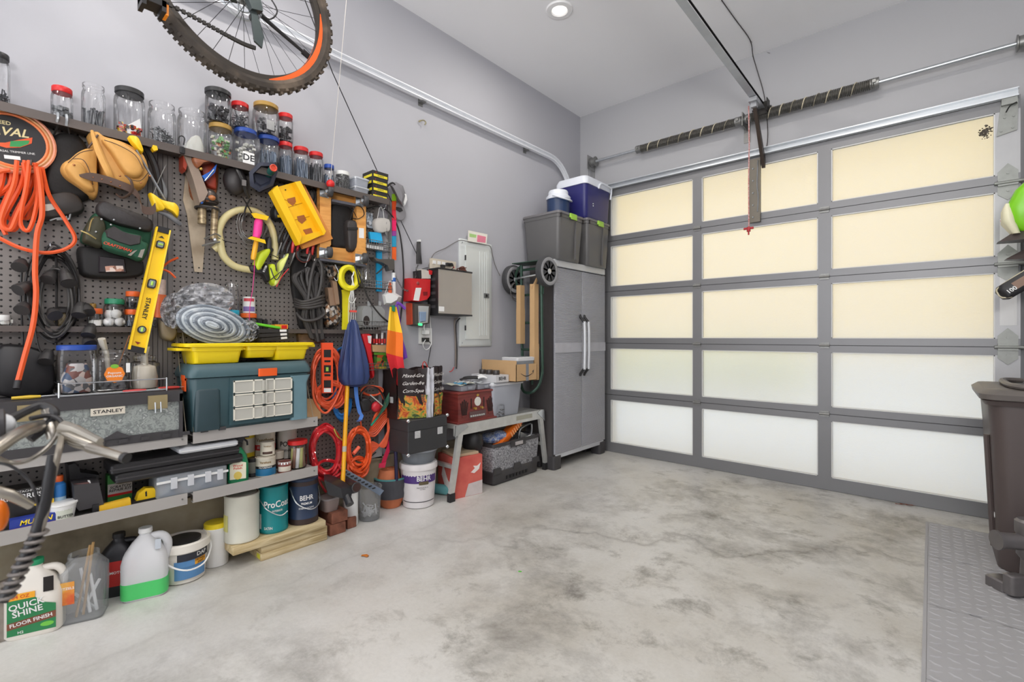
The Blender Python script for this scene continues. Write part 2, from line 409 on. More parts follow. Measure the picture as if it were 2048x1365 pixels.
# ---------------------------------------------------------------- garage door
alu = M('anodised_aluminium', (128, 128, 130), .42, .35, .03, 3)
alu_d = M('aluminium_groove', (60, 60, 62), .5, .3, 0)
galv = M('galvanised_steel', (188, 192, 196), .32, .75, .1, 40)
galv_d = M('dull_steel', (138, 138, 136), .42, .7, .12, 60)
def frosted():
 m, nt, out = new_mat('frosted_glass'); N = nt.nodes.new; L = nt.links.new
 tr = N('ShaderNodeBsdfTranslucent'); tr.inputs[0].default_value = (.88, .88, .88, 1)
 rf = N('ShaderNodeBsdfRefraction'); rf.inputs['Roughness'].default_value = .55; rf.inputs['IOR'].default_value = 1.15; rf.inputs[0].default_value = (.92, .92, .9, 1)
 gl = N('ShaderNodeBsdfDiffuse'); gl.inputs[0].default_value = (.8, .8, .8, 1)
 tc = N('ShaderNodeTexCoord'); mp = N('ShaderNodeMapping'); mp.inputs['Scale'].default_value = (60, 1, 160); L(tc.outputs['Object'], mp.inputs[0])
 n = N('ShaderNodeTexNoise'); n.inputs['Scale'].default_value = 1; n.inputs['Detail'].default_value = 4; L(mp.outputs[0], n.inputs['Vector'])
 bp = N('ShaderNodeBump'); bp.inputs['Strength'].default_value = .35; bp.inputs['Distance'].default_value = .004; L(n.outputs[0], bp.inputs['Height'])
 for q in (tr, rf, gl): L(bp.outputs[0], q.inputs['Normal'])
 a = N('ShaderNodeMixShader'); a.inputs[0].default_value = .5; L(tr.outputs[0], a.inputs[1]); L(rf.outputs[0], a.inputs[2])
 c = N('ShaderNodeMixShader'); c.inputs[0].default_value = .12; L(a.outputs[0], c.inputs[1]); L(gl.outputs[0], c.inputs[2])
 L(c.outputs[0], out.inputs[0]); return m
frost = frosted()
gd = T('garage_door', 'grey aluminium sectional garage door with fifteen frosted glass panes', 'garage door', (0, YD, 0))
SEC = [0.0, .577, 1.095, 1.615, 2.123, DZ]
CG = [(-2.43, -1.603), (-1.523, -.649), (-.563, .304)]     # glass columns
bead_m = M('white_glazing_bead', (222, 222, 220), .5, var=0)
DB, DF = -.015, -.055   # back and front of the frame in local y (room side is -Y)
for k in range(5):
 z0, z1 = SEC[k] + .0025, SEC[k + 1] - .0025
 gz0 = z0 + (.095 if k == 0 else .05); gz1 = z1 - (.085 if k == 4 else .05)
 P('bottom_rail', gd, MB().box(DX0, DX1, DB, DF, z0, gz0), alu)
 P('top_rail', gd, MB().box(DX0, DX1, DB, DF, gz1, z1), alu)
 xs = [(DX0, CG[0][0]), (CG[0][1], CG[1][0]), (CG[1][1], CG[2][0]), (CG[2][1], DX1)]
 for i, (a, c) in enumerate(xs):
  P('end_stile' if i in (0, 3) else 'mullion', gd, MB().box(a, c, DB, DF, gz0, gz1), alu if i != 3 else M('end_cap_grey', (176, 176, 178), .45, .3, .03))
 for (a, c) in CG:
  p_ = P('pane', gd, MB().box(a - .004, c + .004, -.03, -.026, gz0 - .004, gz1 + .004), frost)
  q = MB(); t_ = .006
  q.box(a, a + t_, -.031, -.054, gz0, gz1); q.box(c - t_, c, -.031, -.054, gz0, gz1); q.box(a, c, -.031, -.054, gz1 - t_, gz1); q.box(a, c, -.031, -.054, gz0, gz0 + t_)
  P('glazing_bead', p_, q, bead_m)
 if k: P('joint_groove', gd, MB().box(DX0, DX1, DB - .005, -.0515, z0 - .005, z0), alu_d)
P('bottom_seal', gd, MB().box(DX0, DX1, -.02, -.05, -.004, .006), M('black_rubber', (28, 28, 28), .8))
P('stiffener_bar', gd, MB().box(DX0, DX1 - .01, -.055, -.10, DZ - .02, DZ - .012).box(DX0, DX1 - .01, -.055, -.062, DZ - .02, DZ + .03).box(DX0, DX1 - .01, -.055, -.10, DZ + .026, DZ + .032), M('bright_strut', (214, 218, 222), .3, .55, .04))
def hinge(z, x, big):
 q = MB()
 if big:
  q.poly([(x - .045, z + .02), (x - .045, z + .07), (x, z + .12), (x + .045, z + .07), (x + .045, z + .02)], -.056, -.062)
  q.poly([(x - .045, z - .02), (x + .045, z - .02), (x + .045, z - .07), (x, z - .11), (x - .045, z - .07)], -.056, -.062)
  q.cyl((x - .06, -.07, z), (x + .07, -.07, z), .011, 10); q.box(x - .045, x + .045, -.056, -.075, z - .02, z + .02)
  q.cyl((x, -.062, z + .06), (x, -.067, z + .06), .008, 8); q.cyl((x, -.062, z - .05), (x, -.067, z - .05), .008, 8)
 else:
  q.box(x - .03, x + .03, -.055, -.062, z - .022, z + .022); q.cyl((x - .033, -.068, z), (x + .033, -.068, z), .008, 8)
  q.cyl((x - .018, -.062, z + .013), (x - .018, -.066, z + .013), .004, 6); q.cyl((x + .018, -.062, z + .013), (x + .018, -.066, z + .013), .004, 6)
 return q
for z in SEC[1:5]:
 for x, big in ((-1.563, 0), (-.606, 0), (.36, 1)):
  P('hinge', gd, hinge(z, x, big), M('hinge_zinc', (150, 152, 148), .45, .35, .1, 30) if big else galv_d)
q = MB(); q.poly([(.31, 2.42), (.40, 2.44), (.405, 2.63), (.33, 2.63)], -.056, -.064); q.box(.33, .40, -.056, -.09, 2.60, 2.64)
for x, z in ((.33, 2.45), (.38, 2.46), (.345, 2.53), (.385, 2.53), (.35, 2.6), (.39, 2.6)): q.cyl((x, -.064, z), (x, -.069, z), .007, 8)
P('top_bracket', gd, q, MATS['hinge_zinc'])
q = MB(); q.box(-1.115, -1.045, -.056, -.085, 2.10, 2.62); q.box(-1.13, -1.115, -.056, -.07, 2.10, 2.62)
P('opener_bracket', gd, q, M('bracket_bronze', (112, 106, 96), .45, .4))
q = MB()
for z in (2.14, 2.24, 2.34, 2.44, 2.54): q.ball((-1.098, -.086, z), .008, 6, 4)
q.tube(crom([(-1.06, -.09, 2.6), (-1.066, -.092, 2.4), (-1.058, -.09, 2.3), (-1.064, -.088, 2.18)], 4), .004, 5)
P('bracket_bolt', gd, q, galv)
q = MB(); sp = [Vector((.262, -.031, 2.475)) + Vector((random.gauss(0, .013), 0, random.gauss(0, .016))) for _ in range(150)]
for s_ in sp: q.ball(s_, random.uniform(.002, .0055), 6, 4, sy=.25)
P('impact_smudge', gd, q, M('smudge', (74, 68, 60), .8, var=0), kind='stuff')
P('warning_sticker', gd, MB().box(.325, .40, -.0555, -.057, 1.68, 1.90), M('paper_white', (226, 226, 226), .6, var=0), 'printed white paper sticker')
tx = T and text(gd, 'WARNING', .014, M('sticker_red', (196, 60, 40), .6, var=0), .36, -.0575, 1.885, bold=True)
P('warning_sticker', gd, MB().box(.325, .40, -.0555, -.057, 1.23, 1.55), MATS['paper_white'], 'white instruction sticker with orange bar')
P('sticker_bar', gd, MB().box(.33, .395, -.0572, -.058, 1.53, 1.54), M('bar_orange', (224, 130, 60), .6, var=0))

# right track and jamb
t = T('door_track', 'vertical steel roller track with slots at the right edge of the garage door', 'track', (0, YD, 0))
q = MB(); q.box(DX1 + .018, DX1 + .062, -.095, -.10, .02, 2.62); q.box(DX1 + .018, DX1 + .022, -.06, -.10, .02, 2.62); q.box(DX1 + .058, DX1 + .062, -.0, -.10, .02, 2.62)
P('track_channel', t, q, M('track_grey', (150, 146, 138), .5, .4, .05))  # plain warm grey for the whole channel
q = MB()
for z in (.4, .7, 1.0, 1.3, 1.6, 1.9, 2.2, 2.5): q.cyl((DX1 + .04, -.101, z), (DX1 + .04, -.103, z), .006, 8)
P('slot', t, q, alu_d, kind='stuff')
q = MB()
for z in (.6, 1.4, 2.3): P('track_bracket', t, MB().box(DX1 + .062, DX1 + .12, -.019, -.022, z - .03, z + .03).box(DX1 + .062, DX1 + .066, -.02, -.09, z - .03, z + .03), galv_d)
S('trim_1', MB().box(DX1 + .075, DX1 + .17, YD - .018, YD - .001, 0, 2.62), M('white_jamb', (226, 228, 232), .45, var=.02))
# left horizontal track with its bend
t = T('overhead_track', 'white steel overhead track running along the left wall and bending down to the door corner', 'track', (0, 0, 0))
rx = XW + .055; zt = 2.91
path = [(rx, Y0 + .3, zt), (rx, 3.72, zt)]
for i in range(1, 10):
 a = R(90 * i / 9); path.append((rx, 3.72 + .36 * math.sin(a), zt - .36 * (1 - math.cos(a))))
path.append((rx, 4.085, 1.9))
q = MB()
for off, w_, h_ in ((0, .028, .004), (.012, .004, .018), (-.012, .004, .018)):
 rings = []
 for i, p in enumerate(path):
  a = Vector(path[max(0, i - 1)]); c = Vector(path[min(len(path) - 1, i + 1)]); tt = (c - a).normalized(); nn = Vector((1, 0, 0)).cross(tt)
  p = Vector(p) + nn * (off * 1.6)
  hx = .026 if off == 0 else .020; hn = .003 if off == 0 else .003
  if off == 0: ctr = p + Vector((-.014, 0, 0)); rings.append([ctr + Vector((sx_ * .003, 0, 0)) + nn * (sn * .022) for sx_, sn in ((-1, -1), (1, -1), (1, 1), (-1, 1))])
  else: rings.append([p + Vector((sx_ * .014, 0, 0)) + nn * (sn * .003) for sx_, sn in ((-1, -1), (1, -1), (1, 1), (-1, 1))])
 q.loft(rings)
P('track_channel', t, q, M('track_white', (236, 238, 242), .4, .1, .04))
for y in (.6, 2.2, 3.4):
 P('hanger_bracket', t, MB().box(XW, rx - .01, y - .02, y + .02, zt - .03, zt - .024).box(XW, XW + .004, y - .02, y + .02, zt - .05, zt + .03), galv_d)

# ---------------------------------------------------------------- torsion springs
ts = T('torsion_spring_assembly', 'coiled torsion springs on a steel shaft above the garage door', 'spring', (0, YD - .10, 2.955))
P('shaft', ts, MB().cyl((-2.62, 0, 0), (.44, 0, 0), .0135, 12), galv)
def coil(x0, x1, r, pitch, wr):
 n = int(abs(x1 - x0) / pitch); pts = []
 for i in range(n * 12 + 1):
  a = 2 * PI * i / 12; pts.append((x0 + (x1 - x0) * i / (n * 12), r * math.cos(a), r * math.sin(a)))
 return pts
sm = M('spring_steel', (124, 122, 117), .38, .75, .2, 60)
P('spring', ts, MB().tube(coil(-2.10, -1.19, .030, .0105, .005), .0055, 4), sm, 'left torsion spring')
P('spring', ts, MB().tube(coil(-1.14, -.30, .034, .0105, .005), .0055, 4), sm, 'right torsion spring')
def stripe(x0, x1, r, turns):
 pts = []
 for i in range(turns * 12 + 1):
  a = -2 * PI * i / 12; pts.append((x0 + (x1 - x0) * i / (turns * 12), r * math.cos(a), r * math.sin(a)))
 return pts
P('paint_stripe', ts, MB().tube(stripe(-2.04, -1.25, .0365, 8), .004, 4, flat=.4), M('stripe_cream', (206, 196, 170), .7, var=.2, vs=90))
P('paint_stripe', ts, MB().tube(stripe(-1.08, -.38, .0405, 9), .004, 4, flat=.4), MATS['stripe_cream'])
for x in (-2.10, -1.205, -1.125, -.30):
 P('winding_cone', ts, MB().cyl((x - .025, 0, 0), (x + .025, 0, 0), .036, 16).cb(x, -.04, 0, .02, .02, .02), galv_d)
q = MB(); q.box(-1.168, -1.160, .10, -.05, -.06, .05); q.box(-1.19, -1.14, .095, .10, -.16, .06); q.cyl((-1.17, 0, 0), (-1.155, 0, 0), .03, 14)
P('centre_bracket', ts, q, galv_d)
for x in (-2.60, .42):
 q = MB(); m_ = Matrix.Rotation(R(90), 4, 'Y')
 q.lathe([(.02, -.028), (.05, -.026), (.05, -.02), (.04, -.016), (.04, .016), (.05, .02), (.05, .026), (.02, .028)], 20, m=Matrix.Translation((x, 0, 0)) @ m_)
 P('cable_drum', ts, q, galv_d)
pm = M('painted_plate', (150, 150, 150), .5, .2); cm_ = M('cable_dark', (70, 70, 70), .4, .6)
P('end_bearing_plate', ts, MB().box(-2.65, -2.645, .095, -.05, -.07, .07).box(-2.70, -2.645, .089, .095, -.4, .07), pm)
P('end_bearing_plate', ts, MB().box(.47, .475, .095, -.05, -.07, .07).box(.47, .52, .089, .095, -.2, .07), pm)
P('lift_cable', ts, MB().cyl((-2.64, -.03, 0), (-2.64, -.03, -1.0), .002, 5), cm_)
P('lift_cable', ts, MB().cyl((.455, -.03, 0), (.455, -.03, -2.7), .002, 5), cm_)

# ---------------------------------------------------------------- opener rail
op = T('opener_rail', 'black and silver garage door opener rail hung below the ceiling', 'opener rail', (-1.02, 0, 3.03))
q = MB(); q.box(-.018, .018, Y0 + .4, 4.22, -.004, 0); q.box(-.004, .004, Y0 + .4, 4.22, -.036, 0)
P('rail', op, q, M('rail_black', (42, 42, 44), .45, .4))
P('rail_flange', op, MB().box(-.024, .024, Y0 + .4, 4.2, -.042, -.036), M('rail_silver', (176, 178, 182), .35, .6))
q = MB()
for i in range(170):
 y = .3 + i * .023; q.box(.007, .013, y, y + .016, -.02, -.012)
 q.box(.009, .011, y + .014, y + .025, -.018, -.014)
P('chain', op, q, M('chain_dark', (60, 58, 56), .4, .7), kind='stuff')
q = MB(); q.box(-.03, .03, 3.93, 4.03, -.075, -.044); q.box(-.02, .02, 3.96, 4.0, -.11, -.07)
P('trolley', op, q, M('trolley_grey', (170, 172, 176), .4, .5))
q = MB(); q.box(-.04, .04, 4.19, 4.235, -.09, .01); q.box(-.05, -.045, 4.15, 4.235, -.08, .02); q.box(.045, .05, 4.15, 4.235, -.08, .02); q.cyl((-.07, 4.2, -.04), (.07, 4.2, -.04), .009, 8)
P('header_bracket', op, q, M('bracket_black', (48, 46, 44), .5, .4))
q = MB(); q.poly([(3.97, -.08), (3.995, -.08), (4.262, -.42), (4.262, -.5), (4.245, -.5)], -.012, .012, axis='x');
P('door_arm', op, q, M('arm_dark', (66, 56, 50), .5, .5))
ec = T('emergency_release_cord', 'red emergency release cord with T handle hanging from the opener rail', 'cord', (-1.062, 3.99, 2.95))
P('cord', ec, MB().tube([(0, 0, 0), (.004, 0, -.3), (0, 0, -.6), (.002, 0, -.94)], .0045, 6), patches('cord_red_white', [(172, 60, 60), (214, 190, 186)], 120, .8))
P('handle', ec, MB().cyl((-.035, 0, -.95), (.035, 0, -.95), .009, 8).cyl((0, 0, -.94), (0, 0, -.975), .014, 8).cyl((0, 0, -.975), (0, 0, -1.0), .006, 6), M('handle_red', (176, 44, 50), .5))
q = MB(); C1 = DW(1453, 20, .02)
q.tube(crom([G(1443, 0, ZC - .006), G(1470, 38, ZC - .006), G(1500, 80, ZC - .008), DW(1506, 112, .03), DW(1514, 140, .02), DW(1528, 190, .014), DW(1535, 250, .012), DW(1534, 290, .012), DW(1525, 308, .012)], 5), .0035, 5)
ONE('bell_wire', 'thin dark wire stapled across the ceiling and down the door wall', 'wire', q, M('wire_dark', (70, 66, 66), .6))
q = MB(); q.tube(crom([G(1500, 80, ZC - .006), DW(1520, 100, .008), DW(1540, 106, .008)], 4), .0022, 5)
ONE('bell_wire', 'short thin wire branching off to the right where the wall meets the ceiling', 'wire', q, M('wire_light', (140, 136, 136), .6))
q = MB(); q.tube(crom([DW(2012, 225, .12), DW(2020, 212, .12), DW(2034, 204, .12)], 4), .004, 6)
ONE('sensor_wire', 'black wire loop over the top right corner of the garage door', 'wire', q, M('black_wire', (30, 30, 30), .5))
# thin suspension lines of the bike hoist
q = MB(); q.cyl(W(693, 0, .35), W(660, 370, .10), .0016, 4)
ONE('hoist_string', 'thin pale string hanging in front of the left wall past the bicycle wheel', 'string', q, M('string_pale', (214, 208, 200), .7))
q = MB(); q.tube([W(610, 0, .3), W(665, 145, .25), W(758, 350, .05), W(838, 518, .03)], .003, 5)
ONE('hoist_rope', 'thin black rope slanting down the left wall from the hanging bicycle', 'rope', q, MATS['black_wire'])
# ================================================================= cabinet corner
def WT(name, label, cat, y, z, d=0.0, rot=None, group=None, rz=WALL):
 """a thing at height z and distance y along the left wall, d off it; its front (-Y) faces the room, its X runs along the wall"""
 return T(name, label, cat, (XW + d, y, z), rz, rot, group)
def yat(u, d): return W(u, 0, d).y
def zat(u, v, d): return W(u, v, d).z
blk = M('black_plastic', (34, 33, 35), .45, 0, .1, 30); blk2 = M('charcoal_plastic', (62, 60, 62), .5, 0, .08, 20)
wht = M('white_plastic', (232, 232, 230), .4, 0, .03); steel = M('bright_steel', (205, 208, 210), .25, .85, .08, 40)
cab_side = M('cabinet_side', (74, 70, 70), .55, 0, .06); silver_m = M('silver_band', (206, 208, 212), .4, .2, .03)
def ribbed(name, rgb, pitch, axis='z', rough=.45, amt=.7):
 if name in MATS: return MATS[name]
 m, nt, out = new_mat(name); N = nt.nodes.new; L = nt.links.new
 b = N('ShaderNodeBsdfPrincipled'); L(b.outputs[0], out.inputs[0]); b.inputs['Roughness'].default_value = rough; b.inputs['Base Color'].default_value = lin(rgb) + (1,)
 tc = N('ShaderNodeTexCoord'); wv = N('ShaderNodeTexWave'); wv.wave_type = 'BANDS'; wv.bands_direction = axis.upper()
 wv.inputs['Scale'].default_value = 1 / pitch / 3.18; wv.inputs['Distortion'].default_value = 0; L(tc.outputs['Object'], wv.inputs['Vector'])
 bp = N('ShaderNodeBump'); bp.inputs['Strength'].default_value = amt; bp.inputs['Distance'].default_value = .004; L(wv.outputs['Fac'], bp.inputs['Height'])
 L(bp.outputs[0], b.inputs['Normal']); MATS[name] = m; return m
c = WT('storage_cabinet', 'tall grey plastic two-door cabinet with ribbed doors in the corner by the garage door', 'cabinet', 3.775, 0)
cw = .861; hx = cw / 2; dp = .374
q = MB(); q.box(-hx, hx, -.11, -dp + .02, .10, 1.80)
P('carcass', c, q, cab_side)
q = MB()
for x in (-hx, hx - .045): q.box(x, x + .045, -dp + .02, -dp + .005, .09, 1.80)
P('corner_post', c, q, blk2)
for x in (-hx - .004, hx - .11):
 for y in (-.12, -dp - .004): P('foot', c, MB().sbox(x + .057, y + (.05 if y < -.2 else -.05), 0, .114, .11, .12, .02), blk2)
dm = ribbed('ribbed_grey', (168, 169, 176), .0105, 'z', .42, .8)
for s_ in (-1, 1):
 x0, x1 = (-hx + .008, -.004) if s_ < 0 else (.004, hx - .008)
 d_ = P('door', c, MB().sbox((x0 + x1) / 2, -dp + .005, .135, x1 - x0, .03, 1.63, .006, .003), dm)
 P('crossband', d_, MB().box(x0, x1, -dp - .010, -dp - .014, 1.02, 1.105), M('crossband_grey', (184, 184, 190), .42))
 hb_ = P('handle', d_, MB().tube(crom([(s_ * .035, -dp - .06, .86), (s_ * .035, -dp - .065, 1.0), (s_ * .035, -dp - .065, 1.2), (s_ * .035, -dp - .06, 1.30)], 4), .013, 8), silver_m)
 for z0_, z1_ in ((.80, .87), (1.29, 1.36)):
  P('handle_mount', d_, MB().tube([(s_ * .035, -dp - .01, z0_ if z0_ < 1 else z1_), (s_ * .035, -dp - .02, z0_ + .02 if z0_ < 1 else z1_ - .02), (s_ * .035, -dp - .062, z1_ if z0_ < 1 else z0_)], .013, 8), blk)
P('top_band', c, MB().sbox(0, -dp + .012, 1.775, cw, .04, .06, .012, .004), silver_m)
P('bottom_band', c, MB().sbox(0, -dp + .010, .095, cw - .06, .03, .05, .006, .003), silver_m)
P('top_panel', c, MB().sbox(0, -.235, 1.80, cw, .26, .03, .02, .005), blk2)

tote_m = M('grey_tote', (98, 97, 97), .42, 0, .03, 3); tote_lid = M('tote_rim', (108, 106, 108), .45)
green_latch = M('lime_latch', (158, 204, 74), .45)
def tote(label, y, d0, d1, wy, h, z0):
 dd = d1 - d0
 t = WT('storage_tote', label, 'storage tote', y, z0, group='grey totes on the cabinet')
 cy = -(d0 + d1) / 2
 P('tub', t, MB().rbox([(0, wy * .82, dd * .84, .03), (.01, wy * .84, dd * .86, .03), (h - .05, wy * .95, dd * .95, .03), (h - .05, wy * .97, dd * .97, .03), (h - .02, wy * .97, dd * .97, .03)], 0, cy), tote_m)
 P('lid', t, MB().rbox([(h - .022, wy, dd, .03), (h - .012, wy * 1.005, dd * 1.005, .03), (h, wy * .98, dd * .985, .03), (h, wy * .9, dd * .93, .03), (h - .006, wy * .89, dd * .92, .03)], 0, cy), tote_lid)
 P('latch', t, MB().sbox(wy * .02, -d1 - .004, h - .04, .10, .018, .038, .004, .003).sbox(wy * .02, -d1 - .012, h - .055, .09, .008, .03, .002, .002), green_latch)
 q = MB(); q.poly([(wy * .14, .02), (wy * .17, .02), (wy * .19, h - .06), (wy * .16, h - .06)], -d1 * .985 + .012, -d1 * .985 - .006)
 P('handle_rib', t, q, tote_m)
 for x in (-.42, .45): P('rim_slot', t, MB().box(wy * x - .006, wy * x + .006, -d1 - .003, -d1 + .01, h - .055, h - .02), blk)
tote('left grey storage tote with lime latch, under the round blue drink cooler', 3.535, .02, .44, .40, .42, 1.831)
tote('right grey storage tote with lime latch, under the blue picnic cooler', 4.00, .12, .44, .42, .44, 1.831)
navy = M('cooler_navy', (40, 40, 104), .38, 0, .08, 8)
t = WT('picnic_cooler', 'big navy blue picnic cooler with white lid on the right tote', 'cooler', 3.985, 2.273)
P('body', t, MB().rbox([(0, .40, .30, .04), (.02, .42, .32, .04), (.31, .46, .34, .04)], 0, -.27), navy)
P('lid', t, MB().rbox([(.31, .475, .355, .04), (.35, .48, .36, .05), (.385, .45, .33, .05), (.39, .40, .28, .05)], 0, -.27), M('cooler_white', (226, 230, 238), .4, 0, .03))
P('handle', t, MB().tube(crom([(-.02, -.45, .30), (-.02, -.462, .335), (.02, -.468, .35), (.17, -.468, .345), (.2, -.462, .33), (.2, -.45, .24)], 4), .009, 6), MATS['cooler_white'])
P('rivet', t, MB().ball((-.1, -.437, .14), .006, 6, 4).ball((-.1, -.437, .12), .006, 6, 4), steel)
t = WT('drink_cooler', 'round dark blue drink cooler with white lid and handle on the left tote', 'cooler', 3.60, 2.252, .24)
P('body', t, MB().lathe([(.09, 0), (.103, .01), (.105, .17), (.1, .175)], 28), M('cooler_teal_navy', (36, 56, 92), .35, 0, .08))
P('lid', t, MB().lathe([(.112, .168), (.114, .19), (.1, .205), (.092, .212), (.092, .235), (.085, .25), (.06, .255), (0, .256)], 28), MATS['cooler_white'])
P('handle', t, MB().tube(crom([(-.115, -.02, .19), (-.10, -.08, .165), (0, -.125, .15), (.10, -.08, .165), (.115, -.02, .19)], 5), .008, 6), MATS['cooler_white'])

# hand truck standing upside down beside the cabinet
ht = T('hand_truck', 'green hand truck with two grey-hubbed wheels standing upside down against the cabinet side', 'hand truck', (XW, 3.16, 0))
gr = M('dark_green_tube', (52, 78, 66), .4, .3, .1, 30); tyre = M('tyre_grey', (62, 62, 64), .8, 0, .1, 30, .3, 120)
P('axle', ht, MB().cyl((.08, 0, 1.665), (.44, 0, 1.69), .01, 10), steel)
for x, z in ((.07, 1.66), (.44, 1.70)):
 m_ = Matrix.Translation((x, 0, z)) @ Matrix.Rotation(R(90), 4, 'Y')
 wq = P('wheel', ht, MB().lathe([(.085, -.028), (.115, -.03), (.126, -.02), (.128, 0), (.126, .02), (.115, .03), (.085, .028)], 36, m=m_), tyre)
 P('sidewall', wq, MB().lathe([(.088, .0301), (.092, .0315), (.112, .0315), (.116, .030)], 32, m=m_, cap=False), M('sidewall_grey', (150, 150, 152), .6))
 q = MB(); q.lathe([(.075, -.02), (.088, -.029), (.09, .029), (.075, .02)], 30, m=m_, cap=False); q.lathe([(.018, -.032), (.024, -.03), (.024, .03), (.018, .032)], 16, m=m_)
 for k in range(9):
  a = 2 * PI * k / 9; q.box(-.022, -.013, -.010, .010, .02, .08, m=Matrix.Translation((x, 0, z)) @ Matrix.Rotation(a, 4, 'X')); q.box(.016, .028, -.008, .008, .02, .08, m=Matrix.Translation((x, 0, z)) @ Matrix.Rotation(a, 4, 'X'))
 P('hub', wq, q, M('hub_silver', (196, 198, 202), .35, .5, .05))
q = MB()
for x in (.15, .37):
 q.tube(crom([(x, .02, 1.78), (x, .02, 1.5), (x, .03, 1.0), (x, .03, .85)], 4), .0125, 8)
q.tube(crom([(.15, .03, .86), (.16, .0, .76), (.21, -.03, .70), (.26, -.035, .685), (.32, -.03, .70), (.36, .0, .76), (.37, .03, .86)], 4), .0125, 8)
for z in (1.74, 1.52, 1.28, 1.05): q.cyl((.15, .025, z), (.37, .025, z), .011, 8)
q.tube(crom([(.15, .02, 1.78), (.12, .0, 1.74), (.10, .0, 1.66), (.14, .02, 1.5)], 4), .011, 6); q.tube(crom([(.37, .02, 1.78), (.40, .0, 1.76), (.41, .0, 1.70), (.38, .02, 1.52)], 4), .011, 6)
q.cyl((.26, .03, 1.5), (.26, .03, .75), .010, 8)
P('frame', ht, q, gr)
P('toe_plate', ht, MB().box(.10, .42, -.05, .12, 1.79, 1.797), gr)
P('cable', ht, MB().torus((.10, 0, 1.56), .07, .004, 20, 5, ax='x').torus((.105, .01, 1.55), .08, .003, 20, 5, ax='x'), M('cable_grey', (90, 86, 84), .6))
card = M('tan_cardboard', (196, 160, 116), .85, 0, .08, 6, .2, 50)
for i, (u, v0, v1, d, wd, lab) in enumerate(((1046, 560, 692, .16, .045, 'folded tan cardboard strip on the left rail of the hand truck'), (1094, 572, 762, .37, .05, 'tall folded tan cardboard strip on the right rail of the hand truck'))):
 z1_ = 1.60; z0_ = (1.10, .80)[i]; x = (.185, .335)[i]
 q = MB(); q.poly([(x - wd / 2, -.028), (x + wd / 2, -.028), (x + wd / 2, .028), (x + wd / 2 - .005, .028), (x + wd / 2 - .005, -.022), (x - wd / 2, -.022)], z0_ + .12, z1_, axis='z')
 q.poly([(x - wd / 2 + .003, -.034), (x + wd / 2 + .004, -.034), (x + wd / 2 + .004, .028), (x + wd / 2, .028), (x + wd / 2, -.030), (x - wd / 2 + .003, -.030)], z0_, z0_ + .3, axis='z')
 if i: q.tube([(x + .0, -.02, z1_ - .04), (x + .04, .0, z1_ + .06), (x + .07, .02, z1_ + .10)], [.02, .015, .006], 6, flat=.3)
 ONE('cardboard_strip', lab, 'cardboard', q, card, (XW, 3.125, 0))

# ================================================================= folding work platform and what is on and under it
PY0, PY1, PZ, PD = 2.27, 3.30, .53, .31      # ends, top height, front edge
galu = M('platform_aluminium', (206, 206, 202), .38, .45, .12, 18)
t = T('work_platform', 'aluminium folding work platform with splayed legs against the left wall', 'platform', (XW, 0, 0))
P('deck', t, MB().box(.03, PD - .03, PY0 + .02, PY1 - .04, PZ - .03, PZ), galu)
for x in (.02, PD - .025):
 r_ = P('rail', t, MB().box(x, x + .022, PY0, PY1 - .02, PZ - .075, PZ + .001), galu)
q = MB(); q.box(PD - .003, PD - .001, PY1 - .37, PY1 - .17, PZ - .05, PZ - .015); lb = P('warning_label', t, q, M('label_silver', (168, 166, 150), .5), 'silver and yellow label')
for (yt, yb) in ((PY0 + .06, PY0 - .03), (PY1 - .05, PY1 + .03)):
 for x in (.02, PD - .028):
  q = MB(); q.loft([[(x, yb - .02, .05), (x + .026, yb - .02, .05), (x + .026, yb + .02, .05), (x, yb + .02, .05)], [(x, yt - .024, PZ - .02), (x + .026, yt - .024, PZ - .02), (x + .026, yt + .024, PZ - .02), (x, yt + .024, PZ - .02)]])
  lg = P('leg', t, q, galu)
  P('foot', lg, MB().box(x - .003, x + .030, yb - .024, yb + .024, 0, .06), M('rubber_foot', (36, 36, 38), .7))
 ym = yb + (yt - yb) * .45
 P('brace', t, MB().box(.03, PD - .01, ym - .015, ym + .015, .22, .245), galu)
q = MB(); q.poly([(PY0 - .01, PZ - .08), (PY0 + .12, PZ - .02), (PY0 + .1, PZ + .002), (PY0 + .0, PZ + .002)], PD - .003, PD + .004, axis='x')
P('hinge_plate', t, q, steel); q = MB(); q.poly([(PY1 + .0, PZ - .10), (PY1 - .10, PZ - .02), (PY1 - .06, PZ + .002), (PY1 - .01, PZ + .0)], PD - .003, PD + .004, axis='x')
P('hinge_plate', t, q, steel)

# cabinet radio
wood = patches('mahogany', [(92, 34, 32), (120, 50, 46), (136, 62, 54)], 5, .35, stretch=(1, 1, 9), dist=.4)
ry = 2.49
t = WT('table_radio', 'retro dark red wooden table radio with fan-shaped speaker cut-outs on the work platform', 'radio', ry + .02, PZ)
P('case', t, MB().box(-.195, .195, -.06, -.285, .012, .215), wood)
P('case_top', t, MB().sbox(0, -.172, .213, .41, .25, .016, .006, .004).sbox(0, -.172, 0, .41, .245, .014, .006, .003), wood)
dk = M('radio_dark', (28, 20, 20), .6); sil = M('radio_silver', (196, 196, 192), .3, .4); ch = M('radio_panel', (96, 70, 70), .4)
for s_ in (-1, 1):
 for k in (-2, -1, 0, 1, 2):
  xb = s_ * .135 + k * .010; xt = s_ * .135 + k * .017; zt_ = .175 - abs(k) * .012
  P('speaker_slot', t, MB().poly([(xb - .003, .06), (xb + .003, .06), (xt + .005, zt_ - .004), (xt, zt_), (xt - .005, zt_ - .004)], -.284, -.2875), dk)
for s_ in (-1, 1): P('speaker_base', t, MB().box(s_ * .135 - .022, s_ * .135 + .022, -.285, -.29, .042, .056), wood)
